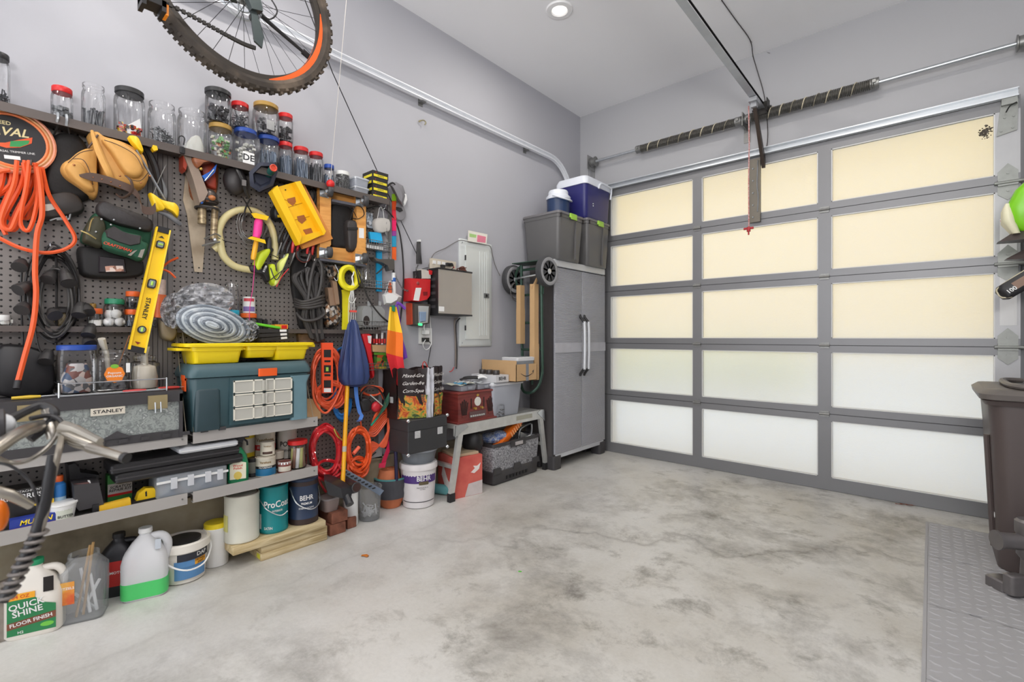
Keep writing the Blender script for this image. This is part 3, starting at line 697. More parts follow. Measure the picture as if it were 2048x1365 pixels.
P('dial', t, MB().poly([(.032 * math.cos(a / 12 * 2 * PI), .148 + .034 * math.sin(a / 12 * 2 * PI)) for a in range(12)], -.285, -.290), M('dial_cream', (224, 222, 214), .3))
q = MB(); q.box(-.07, -.062, -.285, -.288, .10, .175); q.box(.062, .07, -.285, -.288, .10, .175); P('tone_scale', t, q, dk)
P('tape_slot', t, MB().box(-.085, .085, -.285, -.291, .035, .078), ch)
for k in range(7): P('push_button', t, MB().box(-.08 + k * .022, -.066 + k * .022, -.291, -.296, .040, .052), sil)
for x in (-.035, .035): P('knob', t, MB().cyl((x, -.285, .10), (x, -.305, .10), .009, 12), M('brass', (196, 160, 80), .3, .7))
P('badge', t, MB().poly([(.013 * math.cos(a / 8 * 2 * PI), .195 + .009 * math.sin(a / 8 * 2 * PI)) for a in range(8)], -.285, -.289), MATS['brass'])

tote_c = clear('cloudy_tote', (200, 204, 214), milk=.72, rough=.25)
ty = 2.83
t = WT('lidded_tote', 'cloudy grey lidded plastic tote at the right end of the work platform', 'storage tote', ty, PZ)
P('tub', t, MB().rbox([(0, .30, .22, .02), (.01, .31, .23, .02), (.255, .35, .27, .02)], 0, -.17), tote_c)
P('lid', t, MB().rbox([(.25, .37, .29, .02), (.262, .375, .295, .02), (.27, .36, .28, .02), (.275, .35, .26, .02)], 0, -.17), clear('cloudy_lid', (226, 228, 232), milk=.8, rough=.3))
q = MB()
for i in range(8): q.cb(random.uniform(-.1, .1), -.16 + random.uniform(-.04, .04), .02 + i * .024, .12, .1, .02, Matrix.Rotation(random.uniform(-.3, .3), 4, 'Z'))
P('contents', t, q, patches('tote_stuff', [(110, 112, 120), (150, 150, 158), (90, 92, 104)], 12, .8), kind='stuff')
zt2 = PZ + .277
t = WT('shipping_box', 'open brown cardboard box with grey tape and a curved arrow mark on the lidded tote', 'cardboard box', 2.95, zt2, .0)
bx = MB(); X0, X1, Yb, Yf, hh = -.13, .13, -.02, -.40, .135
for a in ((X0, X1, Yb, Yf, 0, .004), (X0, X0 + .004, Yb, Yf, 0, hh), (X1 - .004, X1, Yb, Yf, 0, hh), (X0, X1, Yb, Yb - .004, 0, hh), (X0, X1, Yf, Yf + .004, 0, hh)): bx.box(*a)
P('carton', t, bx, card)
P('flap', t, MB().box(X0, X0 + .004, Yb, Yf, hh, hh + .03), card)
P('tape', t, MB().box(-.012, .022, Yf, Yf - .001, 0, hh), M('tape_grey', (120, 124, 132), .3))
sm_ = [(-.075 + .15 * i / 14, .062 - .024 * math.sin(PI * i / 14)) for i in range(15)]
P('arrow_mark', t, MB().tube([(x, Yf - .001, z) for x, z in sm_], [.001 + .0026 * math.sin(PI * (i + 1) / 16) for i in range(15)], 4).poly([(.062, .07), (.088, .086), (.08, .055), (.076, .07)], Yf - .0005, Yf - .0016), blk)
t = WT('clear_case', 'clear white-rimmed plastic case of parts in the open cardboard box', 'parts case', 2.97, zt2 + .035, .0)
P('case', t, MB().sbox(0, -.29, 0, .22, .17, .15, .02, .01), clear('clear_grey', (214, 220, 226), milk=.35))
P('lid', t, MB().rbox([(.125, .225, .18, .02), (.15, .225, .18, .02), (.155, .2, .155, .02)], 0, -.29, cap0=False, cap1=False), clear('clear_white_rim', (240, 240, 242), milk=.7))
P('contents', t, MB().cb(0, -.29, .06, .19, .14, .11), patches('case_parts', [(30, 34, 40), (90, 96, 104), (200, 204, 210), (60, 70, 84)], 40, .4, kind='cells'), kind='stuff')
q = MB(); q.cb(0, 0, .06, .09, .05, .12)
ONE('small_carton', 'small brown printed carton standing behind the clear case in the open cardboard box', 'carton', q, patches('carton_print', [(60, 50, 44), (140, 120, 96), (90, 76, 60)], 30, .6), (XW + .07, 2.90, zt2 + .03), 90)
t = WT('tile_box', 'flat pale grey open box with black print on the lidded tote beside the cardboard box', 'box', 2.735, zt2, 0)
P('tray', t, MB().box(-.07, .075, -.06, -.33, 0, .055), M('pale_card', (206, 206, 208), .7))
text(t, 'BEHR', .036, M('ink_black', (24, 24, 26), .6, var=0), -.0, -.332, .028, bold=True)
for i in range(3):
 ONE('filter_canister', ['dark round canister at the back of the flat grey printed box', 'dark round canister in the middle of the flat grey printed box', 'dark round canister at the front of the flat grey printed box'][i], 'canister',
  MB().lathe([(.026, 0), (.028, .004), (.028, .03), (.024, .036)], 16), M('canister_dark', (70, 66, 64), .35, .3), (XW + .12 + .075 * i, 2.73, zt2 + .0555), group='canisters on the flat box')
grey_tray = M('tray_grey', (150, 154, 162), .45)
for i, (dy, dx, lb_) in enumerate(((-.08, .0, 'grey plastic tray of papers on the left of the radio top'), (.09, .0, 'grey plastic tray on the right of the radio top beside the tote'))):
 t = WT('parts_tray', lb_, 'tray', ry + dy + .02, PZ + .2295, .0, group='grey trays on the radio')
 q = MB(); q.rbox([(0, .13, .20, .01), (.004, .14, .21, .01), (.04, .155, .225, .012), (.044, .165, .235, .014), (.044, .15, .22, .012), (.006, .135, .2, .01)], 0, -.17, cap1=True)
 P('tray', t, q, grey_tray)
 P('front_pull', t, MB().box(-.02, .02, -.287, -.292, .015, .035), grey_tray)
for (dy, dd, z, sx_, sy_, rz_, col, lab) in ((-.10, .2, .275, .14, .20, 12, (206, 206, 190), 'sheet of pale paper on the left tray above the radio'), (-.12, .22, .279, .10, .07, -20, (80, 150, 190), 'light blue packet on the left tray above the radio'),
          (.06, .2, .275, .12, .08, 8, (196, 200, 204), 'grey flat pack on the right tray above the radio'), (-.01, .14, .279, .1, .12, 30, (222, 220, 216), 'crumpled white wrapper between the two trays on the radio')):
 q = MB(); g_ = [[(sx_ * (i / 6 - .5), sy_ * (j / 6 - .5), .006 * math.sin(i * 1.7 + j * 1.1)) for j in range(7)] for i in range(7)]
 q.sheet(g_, .0015); ONE('paper_packet', lab, 'packet', q, M('pk' + lab[:12], col, .6), (XW + dd, ry + dy + .02, PZ + z + .006), rz_)
t = T('safety_glove', 'black and white work glove lying on the trays above the radio', 'glove', (XW + .15, ry + .08, PZ + .30), 60)
P('palm', t, MB().tube(crom([(-.08, 0, 0), (-.03, .01, .012), (.03, 0, .014), (.06, 0, .01)], 4), [.02] * 3 + [.032] * 8 + [.03] * 2, 8, flat=.4), blk)
for k in range(4): P('finger', t, MB().tube(crom([(.05, -.024 + k * .016, .01), (.09, -.03 + k * .02, .018 + .004 * k), (.12, -.032 + k * .021, .008)], 3), .0085, 6), wht)
t = WT('salt_jar', 'clear square jar of dark screws beside the radio on the work platform', 'jar', 2.755, PZ + .0005, .27)
P('jar', t, MB().rbox([(0, .07, .06, .01), (.006, .08, .07, .012), (.09, .08, .07, .012), (.10, .05, .045, .012), (.12, .045, .04, .012)], 0, 0), clear('clear_plastic'))
q = MB()
for i in range(60):
 a = random.uniform(0, 6.28); p = Vector((random.uniform(-.03, .03), random.uniform(-.025, .025), random.uniform(.008, .06))); q.cyl(p, p + Vector((math.cos(a), math.sin(a), random.uniform(-.5, .5))) * .016, .002, 4)
P('contents', t, q, M('dark_screws', (70, 62, 58), .4, .5), kind='stuff')

# under the platform
t = T('open_toolbox', 'speckled grey open-topped tool tote with black base under the right of the work platform', 'toolbox', (-2.66, 2.955, 0), 90)
spk = patches('speckled_grey', [(70, 70, 74), (150, 150, 154), (196, 196, 200)], 90, .6)
P('body', t, MB().rbox([(.10, .54, .23, .02), (.11, .55, .235, .02), (.315, .58, .26, .02), (.315, .54, .225, .02), (.13, .51, .2, .02)], 0, 0, cap0=True), spk)
P('rim', t, MB().rbox([(.30, .59, .27, .02), (.325, .59, .27, .02), (.325, .56, .24, .02), (.30, .56, .24, .02)], 0, 0, cap0=False, cap1=False), blk2)
q = MB(); q.rbox([(0, .52, .21, .02), (.012, .55, .235, .02), (.10, .56, .245, .02), (.105, .55, .24, .02)])
for x in (-.24, 0, .24): q.poly([(x - .05, .09), (x + .05, .09), (x + .035, .135), (x - .035, .135)], -.118, -.13)
P('base', t, q, blk2)
q = MB()
for k in range(7): q.box(-.13 + k * .04, -.11 + k * .04, -.12, -.13, .03, .055)
P('base_rib', t, q, blk)
P('latch', t, MB().box(-.09, .09, -.13, -.142, .275, .33), blk2)
P('latch_tab', t, MB().box(-.045, .045, -.142, -.147, .285, .312), M('latch_silver', (196, 190, 190), .4, .3))
t = T('sanding_block_tray', 'bright orange ribbed plastic drywall tray leaning out of the grey tool tote', 'tray', (-2.60, 2.90, .33), rot=(R(0), R(-34), R(90)))
q = MB(); q.rbox([(0, .30, .07, .012), (.01, .32, .085, .015), (.05, .32, .085, .015), (.055, .30, .07, .01)], .03, 0)
P('tray', t, q, M('bright_orange', (244, 118, 30), .4, var=.05))
q = MB()
for k in range(6): q.box(.02 + k * .025, .032 + k * .025, -.044, -.05, .008, .05)
P('rib', t, q, M('pale_orange', (255, 170, 110), .5))
t = T('hand_saw', 'silver saw handle standing up at the right of the grey tool tote', 'saw', (-2.60, 3.14, .20), 90)
P('handle', t, MB().tube(crom([(-.10, 0, .02), (-.09, 0, .15), (-.05, 0, .19), (.06, 0, .21), (.08, 0, .19), (.07, 0, .12), (.0, 0, .10)], 4), .009, 6, flat=.8), steel)
P('blade', t, MB().poly([(-.08, -.02), (.0, -.02), (.02, .12), (-.07, .16)], -.001, .001), M('blade_light', (200, 200, 198), .3, .7))
q = MB(); q.loft([[(math.cos(a) * r_ * 1.3, math.sin(a) * r_, z) for a in [2 * PI * i / 12 for i in range(12)]] for z, r_ in ((0, .06), (.04, .075), (.10, .07), (.14, .05), (.17, .03))])
ONE('tool_pouch', 'black and yellow soft tool pouch between the red carton and the grey tool tote', 'pouch', q, blk, (-2.64, 2.545, .305))
ONE('plastic_bag', 'crumpled white and blue plastic bag in the left end of the grey tool tote', 'bag', MB().ball((0, 0, 0), .1, 14, 8, .45).ball((.05, .05, .02), .07, 12, 6, .6), patches('bag_blue_white', [(30, 40, 80), (200, 206, 216), (80, 110, 170), (230, 232, 236)], 14, .3, dist=2), (-2.68, 2.79, .34))
t = T('red_carton', 'worn red and white cardboard carton with bird print under the left of the work platform', 'carton', (-2.645, 2.425, 0), 78)
red_c = patches('worn_red', [(196, 82, 74), (214, 104, 92), (200, 90, 80)], 5, .7)
q = MB(); q.box(-.12, .12, -.12, .12, 0, .29); P('carton', t, q, red_c)
q = MB(); q.poly([(-.03, .002), (.12, .002), (.12, .10), (.0, .09)], -.1205, -.1215)
P('printed_panel', t, q, M('pale_print', (206, 196, 194), .7, var=.1, vs=20))
q = MB(); q.poly([(.02, .17), (.05, .16), (.09, .185), (.105, .23), (.075, .21), (.04, .215), (.055, .195)], -.1205, -.122)
P('bird_print', t, q, M('print_white', (236, 226, 222), .7))
q = MB(); q.poly([(-.1, .02), (.0, .05), (.06, .14), (.04, .22), (-.03, .12), (-.09, .09)], -.1205, -.122, axis='x')
P('side_print', t, q, MATS['print_white'])
P('sack', t, MB().box(-.1, .1, -.1, .1, .292, .31), M('kraft_sack', (190, 170, 140), .8), 'folded paper on top')
t = T('water_bottle', 'turquoise metal bottle lying on the floor behind the platform leg', 'bottle', (-2.50, 2.30, .037), rot=(0, 0, 0))
t.location = G(905, 985, .037) + Vector((-.09, .0, 0)); t.rotation_euler = (0, R(90), R(20))
P('body', t, MB().lathe([(.02, -.22), (.034, -.19), (.036, -.02), (.036, .07), (.032, .078)], 20), M('turquoise', (110, 176, 180), .4, .1))
P('base_cap', t, MB().lathe([(.026, .078), (.026, .081), (0, .081)], 20), wht)
# speaker-like black case on a clear tub on a paint bucket, with a printed bag on top
t = WT('paint_bucket', 'white paint bucket with purple band under the clear tub and black case', 'bucket', W(840, 0, .19).y + .01, 0, .16)
P('pail', t, MB().lathe([(.095, 0), (.105, .006), (.122, .26), (.13, .262), (.13, .29), (.124, .30), (.118, .30)], 36), M('bucket_white', (226, 222, 222), .45))
cr_ = -12
P('purple_band', t, MB().arc(.1195, .175, .235, -107, 33, 20), M('purple_print', (76, 50, 120), .5))
P('bottom_line', t, MB().arc(.109, .045, .050, -107, 33, 20), blk)
text(t, 'BEHR', .042, M('white_ink', (240, 240, 240), .5, var=0), 0, 0, .205, bold=True, cyl=.121, ang=-20)
P('brand_plate', t, MB().arc(.1203, .165, .187, -36, -4, 6), M('plate_khaki', (96, 86, 60), .5))
text(t, 'PREMIUM PLUS\nULTRA', .012, MATS['ink_black'] if 'ink_black' in MATS else blk, 0, 0, .14, cyl=.1165, ang=-24)
t2y = t.location.y
t = WT('clear_tub', 'round clear grey plastic tub stacked on the purple-banded white bucket', 'tub', t2y, .3005, .16)
P('tub', t, MB().lathe([(.10, 0), (.105, .004), (.122, .075), (.13, .078), (.13, .086), (.124, .088)], 32, cap=False), clear('clear_grey_tub', (196, 204, 212), milk=.3))
P('contents', t, MB().lathe([(.09, .003), (.1, .04), (0, .045)], 20), M('tub_grey', (130, 136, 144), .5))
P('lid', t, MB().lathe([(.131, .082), (.131, .092), (.12, .094), (0, .094)], 32), clear('clear_grey_tub2', (206, 212, 220), milk=.5))
t = WT('black_case', 'black vinyl case with silver corner caps and two white labels stacked on the clear tub', 'case', t2y - .025, .396, 0)
P('body', t, MB().sbox(0, -.165, 0, .33, .27, .22, .006, .004), M('black_vinyl', (52, 52, 54), .55, 0, .05, 10, .2, 400))
for x in (-.165, .165):
 for z in (.0, .22): P('corner_cap', t, MB().ball((x, -.30, z), .013, 8, 6), steel)
for x in (-.09, .10):
 lb = P('barcode_label', t, MB().box(x - .022, x + .022, -.3005, -.302, .10, .145), M('label_white', (226, 226, 226), .6, var=0))
 q = MB()
 for k in range(5):
  for j in range(4): q.box(x - .018 + k * .0085, x - .013 + k * .0085, -.302, -.3025, .105 + j * .01, .110 + j * .01)
 P('label_print', lb, q, M('grey_ink', (120, 120, 122), .6, var=0), kind='stuff')
P('lid_seam', t, MB().box(-.166, .166, -.165 + .136, -.3015, .148, .150), blk)
t = WT('shopping_bag', 'printed black vegetable-pattern shopping bag with white script standing on the black case', 'bag', t2y - .035, .617, 0)
def bagsheet(x0, x1, y0, y1, z0, z1, seed):
 random.seed(seed); g = []
 for i in range(9):
  a = i / 8; g.append([(x0 + (x1 - x0) * b_ / 8 + random.uniform(-.003, .003), y0 + (y1 - y0) * b_ / 8 + .012 * math.sin(b_ * 1.3 + a * 3 + seed) * (a * .8 + .3), z0 + (z1 - z0) * a + (.008 * math.sin(b_ * 1.1) if i == 8 else 0)) for b_ in range(9)])
 return g
bagm = M('bag_black', (40, 30, 30), .3); veg = patches('veg_print', [(26, 22, 20), (50, 70, 30), (120, 140, 60), (210, 150, 50), (190, 70, 40), (60, 80, 40), (30, 26, 22)], 16, .35, dist=1.5)
P('front_panel', t, MB().sheet(bagsheet(-.17, .0, -.20, -.29, 0, .33, 3), .002), bagm); P('front_panel', t, MB().sheet(bagsheet(.055, .165, -.295, -.25, 0, .335, 4), .002), bagm)
P('gusset', t, MB().sheet(bagsheet(.0, .055, -.29, -.295, 0, .33, 5), .002), M('bag_gusset', (190, 190, 196), .25, var=.3, vs=18))
P('back_panel', t, MB().sheet(bagsheet(-.17, .15, -.03, -.05, 0, .32, 9), .002), bagm)
P('side_panel', t, MB().sheet(bagsheet(.165, .15, -.25, -.05, 0, .33, 8), .002), bagm); P('side_panel', t, MB().sheet(bagsheet(-.17, -.17, -.03, -.20, 0, .33, 2), .002), bagm)
for a_, k_ in (((-.168, -.002, -.20, -.29), 3), ((.057, .163, -.295, -.25), 4)): P('vegetable_print', t, MB().sheet([[(p[0], p[1] - .006, p[2] * .45 + .004) for p in r_] for r_ in bagsheet(*a_, 0, .33, k_)], .001), veg)
for k, s_ in enumerate(('Mixed-Gre', 'Garden-fre', 'Corn-Squa')):
 for mt_ in (Matrix.Translation((-.09, -.262, 0)) @ Matrix.Rotation(R(-28), 4, 'Z'), Matrix.Translation((.11, -.288, 0)) @ Matrix.Rotation(R(22), 4, 'Z')): text(t, s_, .032, M('script_white', (232, 228, 224), .5, var=0), 0, 0, .285 - k * .05, shear=.5, m=mt_)
P('handle', t, MB().tube(crom([(-.02, -.28, .33), (-.015, -.27, .36), (.0, -.27, .375), (.015, -.27, .36), (.02, -.28, .33)], 4), .0035, 5), M('bag_handle_red', (170, 50, 44), .6))

# ================================================================= right edge
t = T('wheelie_bin', 'dark brown wheeled rubbish bin with raised lid at the right edge by the garage door', 'rubbish bin', (.50, 3.585, 0))
t.scale = (1, 1, .855)
binm = M('bin_brown', (84, 74, 72), .42, 0, .06, 3)
P('body', t, MB().rbox([(0.0, .46, .46, .06), (.02, .50, .50, .07), (.80, .56, .57, .07), (.98, .58, .59, .07)], 0, 0, 5), binm)
P('body_rim', t, MB().rbox([(.965, .60, .61, .07), (.99, .62, .63, .07), (1.0, .61, .62, .07)], 0, 0, 5), binm)
P('lid', t, MB().rbox([(.995, .60, .62, .06), (1.0, .64, .66, .07), (1.03, .65, .67, .07), (1.055, .60, .62, .07), (1.06, .40, .42, .06)], 0, 0, 5), M('bin_lid', (104, 98, 94), .4, 0, .06, 3))
P('lid_panel', t, MB().rbox([(1.058, .42, .3, .05), (1.068, .40, .28, .05)], .04, .0, 4), M('bin_panel', (60, 58, 58), .4))
P('lid_handle', t, MB().tube(crom([(-.12, -.30, 1.07), (-.20, -.2, 1.075), (-.2, .2, 1.075), (-.12, .3, 1.07)], 5), .016, 8), MATS['bin_lid'])
q = MB(); q.rbox([(.2, .2, .03, .01), (.7, .24, .03, .01)], .05, -.27); P('front_recess', t, q, M('bin_recess', (62, 54, 52), .45))
P('side_rib', t, MB().cyl((-.262, -.16, .12), (-.29, -.20, .78), .012, 8), binm)
for y in (-.2,): P('bumper', t, MB().box(-.262, -.25, y, y + .03, .30, .33), wht)
rub = M('mat_grey', (170, 169, 170), .75, 0, .06, 4)
mt = T('foam_floor_mat', 'grey interlocking rubber floor mat with raised tread along the right side of the garage', 'floor mat', (-.013, 3.926, 0))
tread = MB()
for i in range(12):
 for j in range(12):
  x = .025 + i * .05; y = -.6 + .025 + j * .05; o = .006 if i % 2 else -.006
  a = math.radians(24 if (i + j) % 2 else -24)
  mm = Matrix.Translation((x, y + o, .012)) @ Matrix.Rotation(a, 4, 'Z')
  tread.loft([[(-.021, -.001, 0), (0, -.009, 0), (.021, -.001, 0), (0, .006, 0)], [(-.014, -.001, .003), (0, -.005, .003), (.014, -.001, .003), (0, .003, .003)]], cap0=False, m=mm)
slab = MB()
def jig(n=6):
 pts = []
 L_ = .6; st = L_ / n
 def edge(p, d, nrm, sgn0):
  out = []
  for k in range(n):
   s0 = st * k; mid = s0 + st / 2; sg = sgn0 if k % 2 else -sgn0
   for (u_, w_) in ((s0, 0), (mid - .016, 0), (mid - .024, .012 * sg), (mid + .024, .012 * sg), (mid + .016, 0)):
    out.append((p[0] + d[0] * u_ + nrm[0] * w_, p[1] + d[1] * u_ + nrm[1] * w_))
  return out
 pts += [(0, -.6)]; pts += edge((0, -.6), (1, 0), (0, 1), 1)[1:]
 pts += edge((.6, -.6), (0, 1), (-1, 0), 1)
 pts += [(.6, 0), (0, 0)]
 return pts
sl = jig(); slab.poly([(x * .997 + .001, y * .997 - .001) for x, y in sl], 0, .012, axis='z')
slab_me = slab.mesh('tile', rub); tread_me = tread.mesh('tread', rub)
for r_ in range(6):
 for c_ in range(2):
  if XR - .013 - .6 * c_ < .2: continue
  o = bpy.data.objects.new('tile', slab_me); COL.objects.link(o); o.parent = mt; o.location = (.6 * c_, -.6 * r_ - .002 * r_, 0)
  if c_ == 1: o.scale = (.44, 1, 1)
  o2 = bpy.data.objects.new('tread', tread_me); COL.objects.link(o2); o2.parent = o; o2['kind'] = 'stuff'
P('edge_strip', mt, MB().box(-.012, 0, -3.6, 0, 0, .010), rub)
# tools hung on the right wall, mostly cut by the photo's edge
lime = M('lime_green', (128, 206, 30), .35, 0, .04)
t = T('leaf_blower', 'lime green and cream cordless leaf blower hanging on the right wall above the bin', 'leaf blower', (.52, 3.86, 1.85))
P('housing', t, MB().loft([[(x + .0, y * 1.0, z) for x, y in rrect(a_, b_, .05, 4, cx_, 0)] for z, a_, b_, cx_ in ((-.11, .16, .12, -.07), (-.06, .24, .16, -.08), (.02, .30, .18, -.06), (.12, .34, .18, .0), (.22, .26, .16, .05), (.27, .16, .1, .08))]), lime)
P('side_cap', t, MB().loft([[(x, y, z) for x, y in rrect(a_, b_, .03, 4, cx_, -.01)] for z, a_, b_, cx_ in ((-.12, .03, .10, -.165), (-.05, .05, .15, -.195), (.02, .04, .14, -.20), (.05, .02, .10, -.20))]), M('cream_plastic', (232, 228, 196), .4))
P('grip', t, MB().tube(crom([(.04, -.1, .2), (.1, -.1, .3), (.2, -.08, .32)], 5), .02, 8), blk)
P('vent', t, MB().box(-.02, .05, -.092, -.096, .02, .12), blk)
dkb = M('dark_brown_plastic', (78, 70, 68), .32, 0, .06)
t = T('string_trimmer', 'dark plastic trimmer guard with two pointed lips hanging below the lime green blower', 'trimmer', (.50, 3.84, 1.71))
P('upper_guard', t, MB().loft([[(-.22, -.04, -.02), (-.22, .04, -.02), (-.21, .0, -.01)], [(-.06, -.09, -.02), (-.06, .09, -.02), (-.08, .0, .09)], [(.2, -.09, -.02), (.2, .09, -.02), (.2, 0, .10)]]), dkb)
P('lower_guard', t, MB().loft([[(-.19, -.03, -.12), (-.19, .03, -.12), (-.18, .0, -.11)], [(-.05, -.08, -.13), (-.05, .08, -.13), (-.07, .0, -.04)], [(.2, -.08, -.14), (.2, .08, -.14), (.2, 0, -.03)]]), dkb)
P('shaft', t, MB().cyl((.02, .03, -.1), (.14, .06, -.9), .014, 10), blk)
P('red_button', t, MB().ball((-.03, -.09, -.03), .018, 8, 6), M('button_orange', (236, 120, 80), .4))
t = T('drill_charger', 'black battery pack with white level marks hanging tilted below the trimmer guard', 'battery pack', (.43, 3.80, 1.48), rot=(0, R(-38), 0))
P('body', t, MB().rbox([(-.025, .3, .11, .03), (-.01, .34, .13, .035), (.04, .34, .13, .035), (.06, .3, .1, .03)], 0, 0), blk)
P('face_plate', t, MB().box(-.10, .15, -.064, -.067, .0, .04), M('tan_plate', (120, 86, 62), .4))
text(t, '100', .03, wht, -.12, -.068, .01, bold=True)
P('rim_edge', t, MB().tube(crom([(-.14, -.05, -.02), (-.17, -.05, .0), (-.17, -.05, .03), (-.13, -.04, .058), (.1, -.04, .062)], 3), .004, 5), M('edge_tan', (190, 180, 150), .4))
t = T('pipe_clamp', 'grey cast metal clamp stand with round collar at the bottom right edge of the photo', 'clamp', G(2060, 1192), -49)
cst = M('cast_grey', (126, 122, 122), .38, .6, .1, 20)
P('column', t, MB().lathe([(.05, 0), (.055, .02), (.035, .05), (.03, .16), (.045, .18), (.045, .27), (.05, .28), (.05, .33), (.04, .34)], 20), cst)
P('side_port', t, MB().cyl((0, -.03, .24), (-.02, -.12, .24), .035, 16).cyl((-.02, -.12, .24), (-.022, -.13, .24), .043, 16), cst)
P('base_lug', t, MB().sbox(-.04, -.08, 0, .09, .09, .06, .015, .006), cst)
P('base_lug', t, MB().sbox(.03, -.10, .02, .05, .07, .09, .015, .006), cst)
# ================================================================= helpers for the left wall
def Lp(t, u, v, d):
 """point in thing t's frame (t faces the room) that stands d off the wall"""
 w_ = W(u, v, d); return Vector((w_.y - t.location.y, -d - (XW - t.location.x) * 1.0, w_.z - t.location.z))
def HG(name, label, cat, u, v, d=.05, group=None):
 w_ = W(u, v, d); return T(name, label, cat, (XW, w_.y, w_.z), WALL, group=group)
def OUT(t, pts, d0, d1, soft=.0, name='body', mat=None, label=None, q=None, parent=None):
 """outline laid out on the wall, from d0 to d1 off it, with a softened front edge"""
 P3 = [Lp(t, u, v, d1) for u, v in pts]; b = q or MB(); ang = 38
 if soft >= .1 and len(pts) >= 6: P3 = crom(P3, 3, True); ang = 70
 c = sum(P3, Vector()) / len(P3); g = lambda f, s_: [(c.x + (p.x - c.x) * s_, -(d0 + (d1 - d0) * f), c.z + (p.z - c.z) * s_) for p in P3]
 rings = [g(0, 1)]
 if ang == 70: rings += [g(.45, 1), g(.75, 1 - soft * .3), g(.93, 1 - soft * .8), g(1, 1 - soft * 1.5)]
 elif soft: rings += [[(p.x, -(d1 - (d1 - d0) * .25), p.z) for p in P3], [(c.x + (p.x - c.x) * (1 - soft), -d1, c.z + (p.z - c.z) * (1 - soft)) for p in P3]]
 else: rings += [[(p.x, -d1, p.z) for p in P3]]
 b.loft(rings)
 return b if q is not None else P(name, parent or t, b, mat, label, ang=ang)
def TB(t, pts, r, k=4, n=6, q=None, closed=False, name='tube', mat=None, flat=1.0, parent=None, rpx=None):
 p3 = crom([Lp(t, *p) for p in pts], k, closed)
 if isinstance(r, (list, tuple)):
  rr = []; m_ = len(r)
  for i in range(len(p3)):
   f = i / (len(p3) - 1) * (m_ - 1); a = int(f); rr.append(r[a] + (r[min(a + 1, m_ - 1)] - r[a]) * (f - a))
  r = rr
 b = q or MB(); b.tube(p3, r, n, closed, flat=flat)
 return b if q is not None else P(name, parent or t, b, mat)
def pxs(u, d):
 """metres per photo pixel for something round standing d off the wall at photo column u"""
 r_ = ray(u, CY); Z = (XW + d) / r_[0]; a = math.atan((u - CX) / F); return Z / F * math.cos(a)
def loops(t, cu, cv, ru, rv, n, r, seed, d=.05, dd=.03, mat=None, name='cord_loop', jit=.08, rot=0, k=4, gap=0):
 """a hank: n loops round an oval, each wandering a little"""
 rnd = random.Random(seed); b = MB(); pts = []
 for i in range(n):
  s_ = 1 - rnd.random() * .28; ou = rnd.uniform(-jit, jit) * ru; ov = rnd.uniform(-jit, jit) * rv
  for j in range(10):
   a = 2 * PI * j / 10 + R(-90)
   x = ru * s_ * math.cos(a) * (1 + rnd.uniform(-.04, .04)) + ou; y = rv * s_ * math.sin(a) * (1 + rnd.uniform(-.03, .03)) + ov
   if rot: x, y = x * math.cos(R(rot)) - y * math.sin(R(rot)), x * math.sin(R(rot)) + y * math.cos(R(rot))
   pts.append((cu + x, cv + y, d + dd * rnd.uniform(-1, 1)))
 p3 = crom([Lp(t, *p) for p in pts], k)
 b.tube(p3, r, 6); return P(name, t, b, mat)
# ---------------------------------------------------------------- pegboard
def pegmat():
 m, nt, out = new_mat('pegboard_metal'); N = nt.nodes.new; L = nt.links.new
 b = N('ShaderNodeBsdfPrincipled'); L(b.outputs[0], out.inputs[0]); b.inputs['Roughness'].default_value = .45; b.inputs['Metallic'].default_value = .25
 tc = N('ShaderNodeTexCoord'); sp = N('ShaderNodeSeparateXYZ'); L(tc.outputs['Object'], sp.inputs[0])
 def fr(src):
  a = N('ShaderNodeMath'); a.operation = 'DIVIDE'; L(src, a.inputs[0]); a.inputs[1].default_value = .0254
  f = N('ShaderNodeMath'); f.operation = 'FRACT'; L(a.outputs[0], f.inputs[0])
  s = N('ShaderNodeMath'); s.operation = 'SUBTRACT'; L(f.outputs[0], s.inputs[0]); s.inputs[1].default_value = .5
  p = N('ShaderNodeMath'); p.operation = 'POWER'; L(s.outputs[0], p.inputs[0]); p.inputs[1].default_value = 2;
  return p.outputs[0]
 ad = N('ShaderNodeMath'); ad.operation = 'ADD'; L(fr(sp.outputs[1]), ad.inputs[0]); L(fr(sp.outputs[2]), ad.inputs[1])
 lt = N('ShaderNodeMapRange'); L(ad.outputs[0], lt.inputs[0]); lt.inputs[1].default_value = .018; lt.inputs[2].default_value = .028
 mx = N('ShaderNodeMix'); mx.data_type = 'RGBA'; L(lt.outputs[0], mx.inputs[0]); mx.inputs[6].default_value = (.006, .005, .005, 1); mx.inputs[7].default_value = lin((130, 124, 120)) + (1,)
 L(mx.outputs[2], b.inputs['Base Color'])
 bp = N('ShaderNodeBump'); bp.inputs['Distance'].default_value = .003; bp.inputs['Strength'].default_value = .8; L(lt.outputs[0], bp.inputs['Height']); L(bp.outputs[0], b.inputs['Normal'])
 return m
pegm = pegmat(); pegp = M('board_plain', (124, 119, 116), .45, .25, .05, 6); ledge_m = M('ledge_metal', (98, 90, 86), .42, .4, .06, 8)
t = T('pegboard', 'dark metal pegboard wall panels with slatted strips behind the hanging tools', 'pegboard', (XW, 0, 0))
SLA, SLB = .565, .665                   # slatted strip between the two blocks of panels
for (y0, y1) in ((-.62, SLA), (SLB, 1.805)):
 for (z0, z1) in ((.36, .70), (.705, 1.19), (1.195, 2.06)):
  P('panel', t, MB().box(.0, .02, y0, y1, z0, z1), pegm)
for k in range(5): P('slat', t, MB().box(0, .022, SLA + .002 + k * .0198, SLA + .0195 + k * .0198, .36, 2.06), pegp)
